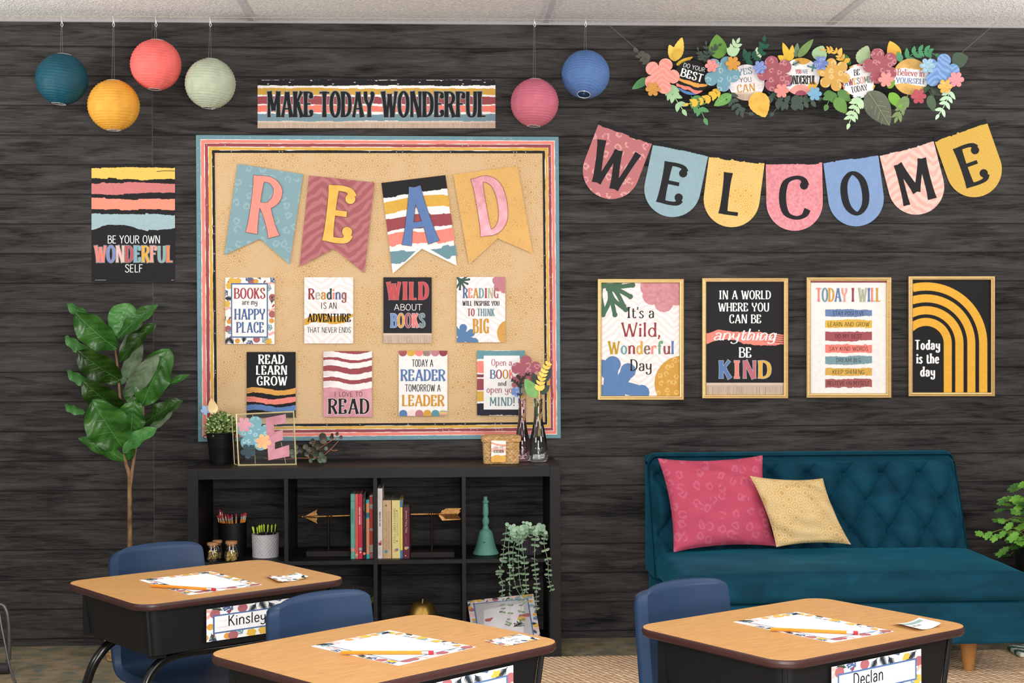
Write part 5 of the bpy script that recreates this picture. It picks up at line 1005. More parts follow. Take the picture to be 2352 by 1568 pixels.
for i in range(820):
    u, v = r2.uniform(0, 2 * PI), r2.uniform(0, 1); th = math.acos(1 - v * 1.35); rad = r2.uniform(.72, 1.08); d_ = Vector((math.sin(th) * math.cos(u), math.sin(th) * math.sin(u), math.cos(th))); c = Vector((cx_, -.17, zr + .018)); p = c + Vector((d_.x * .06, d_.y * .055, d_.z * .062)) * rad
    (b if i % 3 else b2).M = None; 
    for sg in (1, -1): disc_leaf(b if i % 3 else b2, p, d_ * .6 + Vector((r2.uniform(-1, 1), r2.uniform(-1, 1), r2.uniform(-.6, 1))), d_, .0032 * r2.uniform(.7, 1.3), 1.5)
    if i % 5 == 0: b.tube([c + d_ * .01, p], .0006, 4)
b.mat(leafm('#45662A', '#6F9046', 'boxwood_leaf')); b2.mat(0) if 0 else None
fo = b.build('foliage', t); b2.build('new_growth', t, leafm('#A9C070', '#D3DDA0', 'boxwood_new_leaf'), label='pale new leaves of the boxwood')
def solo(name, polys, m, y, label, cat, cen=None, curl=.3, group=None, thick=.0012, extra=None):
    b = MB(); mm = m if isinstance(m, bpy.types.Material) else pm(m, .5, 0, .05, 25)
    fn = (lambda x, yy, h: aty(x, yy, y - h + (curl * ((x - cen[0]) ** 2) / 900. * .01 if cen else 0)))
    for j, P in enumerate(polys): b.prism([fn(*p, j * 2e-5) for p in P], [fn(*p, thick + j * 2e-5) for p in P], mm)
    if extra: extra(b, fn)
    return tag(b.build(name), label, cat, group)
def fl_pts(x, y, r, n, rot=0.): return [(x + r * (.55 + .45 * abs(math.cos(n * a / 2)) ** .55) * math.cos(a + rot), y + r * (.55 + .45 * abs(math.cos(n * a / 2)) ** .55) * math.sin(a + rot)) for a in (2 * PI * i / (14 * n) for i in range(14 * n))]
Zp = lambda z, *q: [(z[0] + p[0] / z[2], z[1] + p[1] / z[2]) for p in q]
solo('paper_flower', [fl_pts(*Zp(z7, (268, 262))[0], 11.5, 5, -.9)], '#A9C6EC', -.128, 'pale blue paper flower tucked in the left of the boxwood', 'paper flower')
(p0, p1) = Zp(z7, (390, 330), (350, 92)); solo('paper_leaf', [leafpts(p0, p1, 24)], foil('#DDAF62', '#F6E3B2', .4, .3, 12, 'gold_paper'), -.135, 'gold paper leaf poking out of the boxwood top', 'paper leaf', ((p0[0] + p1[0]) / 2, 0), 1.)
# glass picture frame
TL, TR, BR, BL = (aty(*Zp(z7, p)[0], y) for p, y in (((716, 326), -.262), ((1553, 288), -.262), ((1588, 1003), -.285), ((752, 1060), -.30)))
BL.z = TOPZ + .0035; BR.z = TOPZ + .0035 
n_ = (TR - TL).cross(BL - TL).normalized(); n_ = n_ if n_.y < 0 else -n_
t = thing('glass_frame', 'gold edged glass picture frame standing open on the shelf', 'picture frame', (TL + TR + BL + BR) / 4 * 1.0); brass = pm('#EFDFA6', .3, .3, .06, 40, spec=.5, name='polished_brass')
b = MB(); b.tube([TL, TR, BR, BL], .0044, 4, closed=True); b.build('front_frame', t, brass)
Lo = Vector((-.004, .045, .0)); s1 = aty(*Zp(z7, (652, 350))[0], -.235); s2 = aty(*Zp(z7, (690, 1040))[0], -.24); s2.z = TOPZ + .003; s3 = BL + Vector((-.003, .003, .0)); s0 = TL + Vector((.0, .004, -.004))
b = MB(); b.tube([s0, s1 + Vector((.004, 0, .0015)), s1, s2, s2 + Vector((.005, 0, -.001)), s3], .0017, 6); r0, r1 = aty(*Zp(z7, (955, 335))[0], -.24), aty(*Zp(z7, (995, 1030))[0], -.24); r1.z = TOPZ + .003; q0, q1 = aty(*Zp(z7, (1372, 735))[0], -.24), aty(*Zp(z7, (1440, 1000))[0], -.24); q1.z = TOPZ + .003; b.build('rear_stand', t, brass); MB().tube([r0, r1], .0014, 6).build('support_rod', t, brass); MB().tube([q0, q1], .0014, 6).build('support_rod', t, brass)
b = MB(); i_ = .0022; e1, e2 = (TR - TL).normalized() * i_, (BL - TL).normalized() * i_; Q = [TL + e1 + e2, TR - e1 + e2, BR - e1 - e2, BL + e1 - e2]
gl_ = NB('pane_glass', .01, 0, .5); mixn = gl_.t.nodes.new('ShaderNodeMixShader'); tr = gl_.t.nodes.new('ShaderNodeBsdfTransparent'); gg = gl_.t.nodes.new('ShaderNodeBsdfGlossy'); gg.inputs['Roughness'].default_value = .02; fr_ = gl_.t.nodes.new('ShaderNodeFresnel'); fr_.inputs[0].default_value = 1.45
gl_.t.links.new(fr_.outputs[0], mixn.inputs[0]); gl_.t.links.new(tr.outputs[0], mixn.inputs[1]); gl_.t.links.new(gg.outputs[0], mixn.inputs[2]); gl_.t.links.new(mixn.outputs[0], gl_.t.nodes['Material Output'].inputs[0])
b.prism([q + n_ * .0002 for q in Q], [q + n_ * .0014 for q in Q]); b.build('glass_pane', t, gl_.m); b = MB(); b.prism([q - n_ * .0045 for q in Q], [q - n_ * .0033 for q in Q]); b.build('back_pane', t, gl_.m)
_fk = [0]
def infr(pts, name, m, lab, cat, e=1):
    _fk[0] += 1; o_ = -.0004 - .0007 * (4 - e); P = [atp(*Zp(z7, p)[0], TL + n_ * o_, n_) for p in pts]; b = MB(); b.prism(P, [p + n_ * .0005 for p in P], m if isinstance(m, bpy.types.Material) else pm(m, .5, 0, .06, 30)); return tag(b.build(name), lab, cat)
fz = lambda x, y, r, n, rot=0.: fl_pts(x, y, r, n, rot)
infr([(1145, 378), (1440, 322), (1442, 462), (1266, 478), (1272, 580), (1395, 560), (1398, 700), (1282, 735), (1280, 835), (1488, 772), (1495, 938), (1185, 998)], 'paper_letter', foil('#B8747F', '#D294A2', .4, .2, 25, 'pink_letter_card'), 'large pink paper letter E pressed in the glass frame', 'letter', 2.5)
infr(fz(985, 615, 262, 5, -1.5), 'paper_flower', leopard('#7FB4C0', '#B5D8DE', .028, 'aqua_leopard_card'), 'large aqua spotted paper flower pressed in the glass frame', 'paper flower', 2)
infr(fz(832, 475, 112, 6), 'paper_flower', foil('#D68FA0', '#EAB0B8', .5, .1, 20, 'rose_card'), 'rose pink paper flower at the top left inside the glass frame', 'paper flower', 3); infr(fz(1112, 725, 115, 6, .2), 'paper_flower', foil('#EFB27A', '#F6CB98', .5, .1, 20, 'peach_card'), 'peach paper flower in the middle of the glass frame', 'paper flower', 3); infr(fz(890, 865, 112, 5, .4), 'paper_flower', '#3D5560', 'dark teal paper flower at the bottom left of the glass frame', 'paper flower', 3)
# dried eucalyptus sprig
t = thing('dried_sprig', 'dried dark leaf sprig with coppery stems lying right of the glass frame', 'sprig', aty(730, 1055, -.24)); zs = (680, 980, 17.42); b = MB(); l_ = MB(); l2 = MB(); r2 = random.Random(3)
fs = lambda x, y, yy=-.23: Vector(aty(zs[0] + x / zs[2], zs[1] + y / zs[2], yy))
for P in ([(-1300, 1250), (-600, 1300), (100, 1250), (500, 1250), (1080, 1180)], [(1080, 1170), (1400, 880), (1700, 560)], [(800, 950), (1060, 770), (1380, 570), (1720, 380)], [(500, 1230), (700, 1000), (900, 820)], [(480, 1220), (640, 800), (780, 520)], [(1380, 900), (1500, 950), (1650, 930)]):
    Q = [fs(*p) for p in P]; Q = [Vector((p.x, p.y, max(p.z, TOPZ + .004))) for p in Q]; b.tube(spl(Q, 5), .0013, 6)
b.build('stem', t, pm('#B5714E', .55, 0, .15, 60, name='copper_stem'), smooth=True)
for i, (x, y, r_) in enumerate([(660, 540, 4.2), (640, 620, 3.4), (1070, 430, 8), (1050, 560, 8.5), (860, 680, 8), (780, 780, 7), (900, 820, 7), (1400, 310, 4.6), (1440, 440, 4.6), (1660, 300, 4), (1760, 430, 4), (330, 820, 6), (250, 950, 6), (430, 900, 6), (560, 1000, 6), (700, 900, 7), (760, 1050, 7), (600, 1150, 6), (740, 1200, 7), (880, 1250, 7), (960, 1330, 7), (1140, 1280, 6), (1080, 1360, 5), (1200, 1330, 5), (450, 1100, 6), (60, 980, 6), (20, 820, 5), (-150, 1000, 6), (-60, 1150, 5), (540, 1330, 5), (1250, 850, 4.5), (960, 1080, 6), (820, 1120, 6)]):
    p = fs(x, y, -.23 + r2.uniform(-.018, .018)); r_ = r_ / 17.42 * .034; p.z = max(p.z, TOPZ + r_ * .9 + .002); disc_leaf(l_ if i < 18 else l2, p - Vector((0, 0, r_ * .8)), (r2.uniform(-.6, .6), r2.uniform(-.5, .1), r2.uniform(.3, 1)), (r2.uniform(-.5, .5), -1, .3), r_, 1.05, .3)
l_.build('leaves', t, leafm('#3A362C', '#565040', 'dried_leaf'), smooth='all'); l2.build('pale_leaves', t, leafm('#566250', '#78866E', 'dried_pale_leaf'), smooth='all', label='paler grey green leaves')
# wicker basket
z8 = (890, 790, 5.407); fB = lambda x, y, yy=-.31: aty(z8[0] + x / z8[2], z8[1] + y / z8[2], yy)
x0, x1 = fB(1180, 0).x, fB(1640, 0).x; zl = fB(1400, 1215).z; zt = fB(1400, 1150).z; cxb = (x0 + x1) / 2; t = thing('wicker_basket', 'small lidded wicker basket with a name tag on the shelf', 'basket', (cxb, -.26, TOPZ))
wk = NB('woven_seagrass', .8, 0, .2); nz = wk.noise(wk.scale(wk.obj, (1, 1, 3)), 55, 4); wk.col(wk.mix(wk.ramp(nz, .3, .7), lin('#A87C4C'), lin('#DDB982'))); wk = wk.m
def woven(hx, hy, za, zb, rc_, rows, cols, amp, taper=0.):
    def fn(u, v):
        per = u * 4; side = int(per) % 4; q = per - int(per); lin_ = [(-1 + 2 * q, -1), (1, -1 + 2 * q), (1 - 2 * q, 1), (-1, 1 - 2 * q)][side]; L4 = (abs(lin_[0]) ** 8 + abs(lin_[1]) ** 8) ** .125
        x, y = lin_[0] / L4, lin_[1] / L4; w_ = amp * math.sin(u * cols * PI * 2 + (PI if int(v * rows) % 2 else 0)) * math.sin(PI * ((v * rows) % 1)) ** .6 if v < .999 else 0
        s_ = 1 - taper * (1 - v); return Vector((cxb + x * (hx + w_) * s_, -.26 + y * (hy + w_) * s_, za + (zb - za) * v))
    return fn
hx = (x1 - x0) / 2; b = MB(); b.grid(woven(hx * .98, .045, TOPZ + .0005, zl + .002, 0, 11, 34, .0022, .05), 400, 66, cu=True); b.box((cxb - hx * .85, -.26 - .038, TOPZ + .0006), (cxb + hx * .85, -.26 + .038, TOPZ + .003)); b.build('body', t, wk, smooth='all')
hl = (fB(1650, 0).x - fB(1168, 0).x) / 2; b = MB(); b.grid(woven(hl, .051, zl, zt, 0, 4, 34, .002), 400, 28, cu=True)
def lidtop(u, v): x, y = 2 * u - 1, 2 * v - 1; q = max(abs(x), abs(y)); L_ = (abs(x) ** 8 + abs(y) ** 8) ** .125; s_ = q / L_ if L_ > 0 else 0; return Vector((cxb + x * s_ * hl, -.26 + y * s_ * .051, zt + .006 * (1 - q ** 4) + .001 * math.sin(x * 60) * math.sin(y * 30) * (1 - q ** 6)))
b.grid(lidtop, 80, 40); b.build('lid', t, wk, smooth='all')
a = Art(lambda x, y, h: fB(x, y, -.3135 - h) , (0, 0, 1), .0008); P0 = [(1300, 1197), (1460, 1200), (1472, 1212), (1468, 1455), (1455, 1465), (1300, 1465), (1288, 1455), (1289, 1208)]; a.sheet(P0, '#FAF5F0'); a.brush(1285, 1475, [1218, 1240, 1250], [1240, 1262, 1275], '#F2A38C', 1, 3); a.brush(1285, 1475, [1290, 1280, 1300, 1290], [1345, 1325, 1345, 1335], '#F5C5B2', 1, 3); a.brush(1285, 1475, [1400, 1375, 1385, 1375], [1470, 1470], '#E9B356', 1, 3)
a.text('YOU ARE', 1315, 1443, 1268, 1296, '#4A4044', SANS, 3); a.text('GOLDEN', 1316, 1443, 1312, 1350, '#1C1A1A', BOLD, 3); a.build('tag', t, label='paper tag reading YOU ARE GOLDEN')
# bottle vases
def vase(cx, y, prof, gm, lab):
    fv = lambda px, py: aty(z8[0] + px / z8[2], z8[1] + py / z8[2], y); k = (fv(cx + 100, 0) - fv(cx, 0)).length / 100; base_y = prof[0][1]; z_ = lambda py: TOPZ + .0003 + (fv(cx, py).z - fv(cx, base_y).z); x_ = fv(cx, 0).x
    t = thing('bottle_vase', lab, 'vase', (x_, y, TOPZ), 0, 'glass bottle vases on the shelf'); sp = spl([(r * k, z_(py)) for r, py in prof], 5); b = MB(); n = len(sp)
    def fn(u, v): i = min(int(v * (n - 1)), n - 2); q = v * (n - 1) - i; r = sp[i][0] + (sp[i + 1][0] - sp[i][0]) * q; zz = sp[i][1] + (sp[i + 1][1] - sp[i][1]) * q; e = 0
    def pr_(u, v):
        i = min(int(v * (n - 1)), n - 2); q = v * (n - 1) - i; r = sp[i][0] + (sp[i + 1][0] - sp[i][0]) * q; zz = sp[i][1] + (sp[i + 1][1] - sp[i][1]) * q; hh = (zz - TOPZ); e = 0
        if .006 < hh < .062: cu_, cv_ = u * 9, hh / .02; du, dv = (cu_ % 1) - .5, (cv_ % 1) - .5; d_ = math.hypot(du, dv); e = .0012 * math.exp(-((d_ - .36) / .07) ** 2)
        return Vector((x_ + (r + e) * math.cos(2 * PI * u), y + (r + e) * math.sin(2 * PI * u), zz))
    b.grid(pr_, 108, 90, cu=True); inn = [(max(r - .0018, .001), max(zz, TOPZ + .0035)) for r, zz in sp]; b.lathe([(max(inn[0][0], 1e-5), TOPZ + .0035)] + inn[2:] + [sp[-1]], (x_, y, 0), 54, cap=False); b.add([(x_, y, TOPZ + .0035)] + [(x_ + inn[0][0] * math.cos(2 * PI * i / 54), y + inn[0][0] * math.sin(2 * PI * i / 54), TOPZ + .0035) for i in range(54)], [(0, 1 + i, 1 + (i + 1) % 54) for i in range(54)]); b.add([(x_, y, TOPZ + .0003)] + [(x_ + sp[0][0] * math.cos(2 * PI * i / 54), y + sp[0][0] * math.sin(2 * PI * i / 54), TOPZ + .0003) for i in range(54)], [(0, 1 + (i + 1) % 54, 1 + i) for i in range(54)])
    b.build('glass', t, gm, smooth='all'); return t
vase(1667, -.19, [(92, 1420), (98, 1400), (100, 1340), (98, 1250), (90, 1150), (62, 1010), (47, 900), (44, 780), (46, 720), (50, 700), (48, 660), (46, 640)], glass('#FBE6E9', name='pink_glass'), 'pink glass bottle vase behind the wicker basket')
vase(1868, -.22, [(105, 1435), (112, 1415), (115, 1340), (110, 1240), (98, 1140), (72, 1010), (56, 900), (52, 780), (54, 720), (58, 700), (56, 668), (54, 648)], glass('#F1F3F2', name='smoke_glass'), 'clear grey glass bottle vase at the right end of the shelf')
z8p = lambda *q: Zp(z8, *q)
def stem(b, fn, pts, w_=2.): 
    for (x, y), (u, v) in zip(pts[:-1], pts[1:]): b.prism([fn(x - w_ / 2, y, 0), fn(x + w_ / 2, y, 0), fn(u + w_ / 2, v, 0), fn(u - w_ / 2, v, 0)], [fn(x - w_ / 2, y, .0012), fn(x + w_ / 2, y, .0012), fn(u + w_ / 2, v, .0012), fn(u - w_ / 2, v, .0012)])
LBC = leopard('#9C4A58', '#C07C86', .04, 'burgundy_flower_card'); wood_s = pm('#A9845C', .7, name='wooden_stick')
def heart(*c): return fl_pts(*z8p(c[:2])[0], c[2] / 5.407, 5, c[3])
solo('paper_flower', [heart(1725, 330, 190, -1.62)], LBC, -.196, 'large burgundy spotted paper flower above the vases', 'paper flower', extra=lambda b, fn: stem(b, fn, z8p((1700, 420), (1672, 800), (1667, 1380)), 1.6)); solo('paper_flower', [heart(1620, 470, 92, -1.3)], LBC, -.1925, 'small burgundy paper flower behind the black twig in the pink vase', 'paper flower', extra=lambda b, fn: stem(b, fn, z8p((1625, 500), (1660, 800), (1662, 1370)), 1.6)); solo('paper_flower', [heart(1600, 592, 66, .2)], leopard('#5F7FBC', '#8FA6D6', .025, 'blue_flower_card'), -.199, 'small blue paper flower at the mouth of the pink vase', 'paper flower', extra=lambda b, fn: stem(b, fn, z8p((1610, 610), (1655, 800), (1658, 1350)), 1.4))
def sprig_px(base, pts, n, ll, lw, ang, taper=.3, w_=1.4):
    Q = spl(pts, 6); P = []; N_ = len(Q)
    for i in range(N_ - 1):
        a_, b_ = Q[i], Q[i + 1]; dx, dy = b_[0] - a_[0], b_[1] - a_[1]; q = math.hypot(dx, dy) or 1; P.append([(a_[0] - dy / q * w_ / 2, a_[1] + dx / q * w_ / 2), (b_[0] - dy / q * w_ / 2, b_[1] + dx / q * w_ / 2), (b_[0] + dy / q * w_ / 2, b_[1] - dx / q * w_ / 2), (a_[0] + dy / q * w_ / 2, a_[1] - dx / q * w_ / 2)])
    for k in range(n):
        u = base + (1 - base) * k / n; i = min(int(u * (N_ - 1)), N_ - 2); th = math.atan2(Q[i + 1][1] - Q[i][1], Q[i + 1][0] - Q[i][0])
        for sg in (1, -1): l = ll * (1 - taper * k / n); P.append(leafpts(Q[i], (Q[i][0] + l * math.cos(th + sg * ang), Q[i][1] + l * math.sin(th + sg * ang)), lw, n=7))
    return P
solo('paper_twig', sprig_px(.3, z8p((1655, 1300), (1648, 700), (1655, 500), (1720, 385), (1765, 370)), 6, 9, 3.4, .7, .3, 2.6) + sprig_px(.4, z8p((1650, 560), (1620, 490), (1535, 440)), 4, 7, 3.4, .8, .2, 2.2) + sprig_px(.4, z8p((1655, 480), (1650, 430), (1600, 385)), 3, 7, 3.4, .8, .2, 2.2), '#1C1D1A', -.203, 'black paper twig standing in the pink vase', 'paper twig')
(p0, p1) = z8p((1660, 650), (1700, 470)); solo('paper_leaf', [leafpts(p0, p1, 19)], '#7F9070', -.194, 'grey green paper leaf behind the black twig', 'paper leaf'); (p0, p1) = z8p((1850, 660), (1705, 430)); solo('paper_leaf', [leafpts(p0, p1, 30)], leafm('#5C9A46', '#7CB85C', 'green_leaf_card'), -.219, 'bright green paper leaf between the two vases', 'paper leaf', extra=lambda b, fn: stem(b, fn, z8p((1850, 655), (1868, 900)), 1.6))
(p0, p1) = z8p((1880, 560), (1800, 350)); solo('paper_leaf', [leafpts(p0, p1, 19)], '#34403A', -.2165, 'dark green paper leaf left of the yellow sprig', 'paper leaf', extra=lambda b, fn: stem(b, fn, z8p((1878, 550), (1866, 900)), 1.4)); (p0, p1) = z8p((1940, 470), (2030, 290)); solo('paper_leaf', [leafpts(p0, p1, 20)], '#38443C', -.2165, 'dark green paper leaf at the top right behind the yellow sprig', 'paper leaf', extra=lambda b, fn: stem(b, fn, z8p((1942, 465), (1874, 900)), 1.4)); (p0, p1) = z8p((1900, 620), (2015, 510)); solo('paper_leaf', [leafpts(p0, p1, 17)], '#38443C', -.2175, 'dark green paper leaf low on the right above the grey vase', 'paper leaf', extra=lambda b, fn: stem(b, fn, z8p((1900, 615), (1870, 900)), 1.4))
solo('paper_sprig', sprig_px(.5, z8p((1880, 1150), (1880, 900), (1882, 660), (1895, 500), (1940, 350), (2005, 225)), 8, 15, 7, .95, .35, 2.6), foil('#DDAE36', '#EFC854', .4, .15, 25, 'yellow_sprig_card'), -.224, 'yellow paper sprig standing in the clear grey vase', 'paper sprig')
# ================================================================== desks, chairs and what lies on them
DZ = .634
lam = NB('oak_laminate', .42, 0, .35); _x, _y, _z = lam.xyz(); _v = lam.vec(lam.ma('MULTIPLY', _x, 5.), lam.ma('MULTIPLY', _y, 38.), 0.); _g = lam.noise(_v, 3.2, 6, .5); _g2 = lam.noise(lam.vec(lam.ma('MULTIPLY', _x, 22.), lam.ma('MULTIPLY', _y, 210.), 0.), 2.0, 3)
_c = lam.mix(lam.ramp(_g, .25, .75), lin('#B8864F'), lin('#D2A064')); _c = lam.mix(lam.ma('MULTIPLY', lam.ramp(_g2, .6, .85), .35), _c, lin('#8A5A34')); _k = lam.noise(lam.vec(lam.ma('MULTIPLY', _x, 4.), lam.ma('MULTIPLY', _y, 26.), 7.), 2.6, 2, 1.2); _c = lam.mix(lam.ma('MULTIPLY', lam.ramp(_k, .7, .76), .6), _c, lin('#7A4E2E')); lam.col(_c); lam = lam.m
edge_m = pm('#3A201E', .4, 0, .08, 60, spec=.35, name='brown_edge_band'); box_m = pm('#100F10', .55, 0, .05, 90, spec=.25, bump=.1, bsc=500, name='charcoal_book_box'); tube_m = pm('#0F0F10', .22, .3, .03, 60, spec=.6, name='black_enamel_tube'); glide_m = pm('#A8A49C', .35, .8)
def rrect(hx, hy, r, n=8): return [(sx * (hx - r) + r * math.cos(a0 + PI / 2 * i / n), sy * (hy - r) + r * math.sin(a0 + PI / 2 * i / n)) for sx, sy, a0 in ((1, -1, -PI / 2), (1, 1, 0), (-1, 1, PI / 2), (-1, -1, PI)) for i in range(n + 1)]
PW = .2
def make_desk(x, y, th, label):
    t = thing('school_desk', label, 'school desk', (x, y, 0), th, 'wood topped school desks'); L = dict(local=True)
    P = rrect(.303, .231, .055); b = MB(); b.add([(*p, DZ) for p in P] + [(*p, DZ - .003) for p in P], [tuple(range(len(P)))] + [(i, i + len(P), (i + 1) % len(P) + len(P), (i + 1) % len(P)) for i in range(len(P))]); b.build('tabletop', t, lam, **L)
    b = MB(); prof = [(0, -.0005), (.002, -.003), (.003, -.008), (.002, -.015), (-.002, -.0185), (-.02, -.019)]; n = len(P); rows = []
    for o, h in prof: rows.append([(p[0] + o * (p[0] / math.hypot(*p)), p[1] + o * (p[1] / math.hypot(*p)), DZ + h) for p in P])
    for j in range(len(prof) - 1): b.add(rows[j] + rows[j + 1], [(i, n + i, n + (i + 1) % n, (i + 1) % n) for i in range(n)])
    b.add(rows[-1], [tuple(range(n))[::-1]]); b.build('edge_band', t, edge_m, smooth=40, **L)
    zt, zb = DZ - .0195, DZ - .138; b = MB(); A = rrect(.272, .2, .03, 6); Bm = rrect(.258, .19, .03, 6); m = len(A); I = rrect(.270, .198, .03, 6); J = rrect(.256, .188, .03, 6)
    sides = [i for i in range(m) if not (A[i][1] > .16 and A[(i + 1) % m][1] > .16)]
    b.add([(*p, zt) for p in A] + [(*p, zb) for p in Bm] + [(*p, zt) for p in I] + [(*p, zb + .002) for p in J], [(i, m + i, m + (i + 1) % m, (i + 1) % m) for i in sides] + [(2 * m + i, 2 * m + (i + 1) % m, 3 * m + (i + 1) % m, 3 * m + i) for i in sides] + [tuple(range(m, 2 * m))[::-1], tuple(range(3 * m, 4 * m))])
    for sx in (-1, 1): b.tube([(sx * .268, -.195 + .0, zt - .002), (sx * .255, -.186, zb + .003)], .006, 8)
    for sx in (-1, 1): b.box((sx * .262 - .008, .165, zb), (sx * .262 + .008, .185, zt))
    b.build('book_box', t, box_m, smooth=35, **L)
    for sy in (-1, 1):
        y_ = sy * .15; zz = zb - .014; Q = [(-.285, y_ + sy * .03, .012), (-.278, y_ + sy * .022, zz - .19), (-.266, y_ + sy * .01, zz - .10), (-.235, y_, zz - .035), (-.17, y_, zz), (0, y_, zz), (.17, y_, zz), (.235, y_, zz - .035), (.266, y_ + sy * .01, zz - .10), (.278, y_ + sy * .022, zz - .19), (.285, y_ + sy * .03, .012)]
        fr = MB().tube(spl(Q, 6), .0125, 14).build('leg_frame', t, tube_m, smooth=True, **L)
        for q in (Q[0], Q[-1]): MB().lathe([(.016, .0), (.016, .012), (.0135, .02)], (q[0], q[1], 0), 16).build('glide', fr, glide_m, local=True, smooth=True)
    for sx in (-1, 1):
        for sy in (-1, 1): MB().box((sx * .22 - .02, sy * .15 - .012, zb - .014), (sx * .22 + .02, sy * .15 + .012, zb - .0002)).build('bracket', t, box_m, **L)
    return t
DESKS = [(-.6198, -2.2298, .6424), (-.107, -3.1152, .7284), (.8182, -2.96, .5838)]
for d_, l_ in zip(DESKS, ('oak topped school desk at the left, farthest back of the three', 'oak topped school desk at the front centre, cut off at the bottom', 'oak topped school desk at the right in front of the teal sofa')): make_desk(*d_, l_)
NAVY = NB('navy_plastic_shell', .42, 0, .28); NAVY.col(NAVY.mix(NAVY.noise(sc=30), lin('#20344F'), lin('#253B59'))); NAVY.bump(NAVY.noise(sc=900, det=1), .12, .001); NAVY = NAVY.m; chrome = pm('#B9BCC0', .2, .9, .03, 60, name='chrome_tube')
prof_ = spl([(-.205, .318), (-.2, .34), (-.185, .352), (-.1, .35), (0, .344), (.09, .345), (.14, .36), (.165, .40), (.18, .47), (.193, .56), (.203, .64), (.208, .69)], 5)
def make_chair(x, y, th, label):
    t = thing('school_chair', label, 'school chair', (x, y, 0), th, 'navy plastic school chairs'); N_ = len(prof_) - 1; nu = 60
    def hw(v):
        w_ = .164 if v < .5 else .164 + (.145 - .164) * (v - .5) / .5
        e = max(0, (v - .92) / .08); s_ = max(0, (.1 - v) / .1); return w_ * (1 - .12 * e ** 4) * (1 - .2 * s_ ** 3)
    def fn(u, v):
        q = v * N_; i = min(int(q), N_ - 1); r_ = q - i; a, b_ = prof_[i], prof_[i + 1]; yy, zz = a[0] + (b_[0] - a[0]) * r_, a[1] + (b_[1] - a[1]) * r_; s_ = 2 * u - 1; k = max(0, min(1, (v - .45) / .2)); lip = max(0, abs(s_) - .9) / .1; tl = max(0, (v - .972) / .028)
        back = (-.03 * s_ * s_ + .034 * lip) * k + .013 * tl; dip = (1 - k) * (.016 * s_ * s_ - .022 * lip ** 1.5); top = (-.006 * s_ * s_ - .018 * abs(s_) ** 14) * max(0, (v - .8) / .2)
        return Vector((s_ * hw(v), yy + back, zz + dip + top))
    b = MB(); b.grid(fn, nu, 110); b.build('seat_shell', t, NAVY, smooth=40, solid=.005, local=True)
    for sx in (-1, 1):
        MB().tube(spl([(sx * .12, .1, .335), (sx * .15, .15, .24), (sx * .16, .2, .008)], 6), .010, 10).build('leg', t, chrome, smooth=True, local=True); MB().tube(spl([(sx * .12, -.1, .335), (sx * .145, -.15, .25), (sx * .162, -.18, .008)], 6), .010, 10).build('leg', t, chrome, smooth=True, local=True)
        MB().tube([(sx * .12, -.1, .332), (sx * .12, .1, .332)], .010, 10).build('seat_rail', t, chrome, smooth=True, local=True)
    return t
for (x, y, th), dx, dy, l_ in zip(DESKS, (.035, .1, -.03), (.16, .16, .16), ('navy plastic school chair tucked behind the left desk', 'navy plastic school chair tucked behind the front centre desk', 'navy plastic school chair tucked behind the right desk, beside the sofa')):
    make_chair(x + dx * math.cos(th) - dy * math.sin(th), y + dx * math.sin(th) + dy * math.cos(th), th, l_)
PAPER = '#FBFAF9'
def placemat(c, label, sd):
    P = [atz(*p, DZ + .0004) for p in c]; a = Art(quadf(P[0], P[1], P[3], P[2]), (0, 0, 1), .0005, .00012); a.f0 = a.f; a.f = lambda u, v, h: a.f0(u / 1400, v / 1000, h); a.rect((0, 0, 1400, 1000), PAPER); a.floral((0, 0, 1400, 1000), (130, 120, 1270, 880), 130, sd); a.box((120, 110, 1280, 890), DBLUE, 3); a.box((132, 122, 1268, 878), PAPER, 4)
    return tag(a.build('writing_paper'), label, 'paper', 'bordered writing papers on the desks')
placemat([(483.8, 1312), (602, 1342.5), (434.7, 1366), (319.6, 1332)], 'white bordered paper lying on the left desk', 2); placemat([(895, 1447.4), (1092.7, 1485.7), (914.8, 1528.4), (714.5, 1483.8)], 'white bordered paper lying on the front centre desk', 2); placemat([(1831, 1405), (2053.5, 1450), (1909.2, 1475.7), (1684.3, 1428)], 'white bordered paper lying on the right desk', 2)
for a_, b_, l_ in (((347, 1344), (495, 1353.5), 'orange pencil lying across the paper on the left desk'), ((783, 1498), (996, 1498), 'orange pencil lying across the paper on the front centre desk'), ((1770, 1444), (1971, 1453), 'orange pencil lying across the paper on the right desk')):
    p, q = atz(*a_, DZ + .0055), atz(*b_, DZ + .0055); pencil(p, q - p, (q - p).length, l_, None, .0041)
def card(c, label, lift, kind):
    P = [atz(*p, DZ + .0005) for p in c]; g = quadf(P[0], P[1], P[3], P[2])
    a = Art(lambda u, v, h: g(u / 350, v / 200, h) + Vector((0, 0, lift * (abs(2 * u / 350 - 1) ** 2.2))), (0, 0, 1), .0004, .00008); n = 14
    top = [(350 * i / n, 0) for i in range(n + 1)]; bot = [(350 * i / n, 200) for i in range(n + 1)]
    for i in range(n): a.clip = None; a.poly([top[i], top[i + 1], bot[i + 1], bot[i]], PAPER, 0)
    a.clip = [(0, 0), (350, 0), (350, 200), (0, 200)]; r2 = random.Random(len(label))
    if kind == 'w':
        for i in range(8): a.box((20 + i * 38, 20, 58 + i * 38, 62), '#8FA9A4', 1 + (i % 2) * .2)
    else: a.floral((0, 0, 350, 200), (45, 42, 305, 158), 48, 6)
    for i in range(6): a.line([(110 + i * 22, 110 + r2.uniform(-8, 8)), (117 + i * 22, 84 + r2.uniform(-8, 8)), (126 + i * 22, 112 + r2.uniform(-8, 8))], 4, '#4A4448', 3)
    return tag(a.build('note_card'), label, 'card')
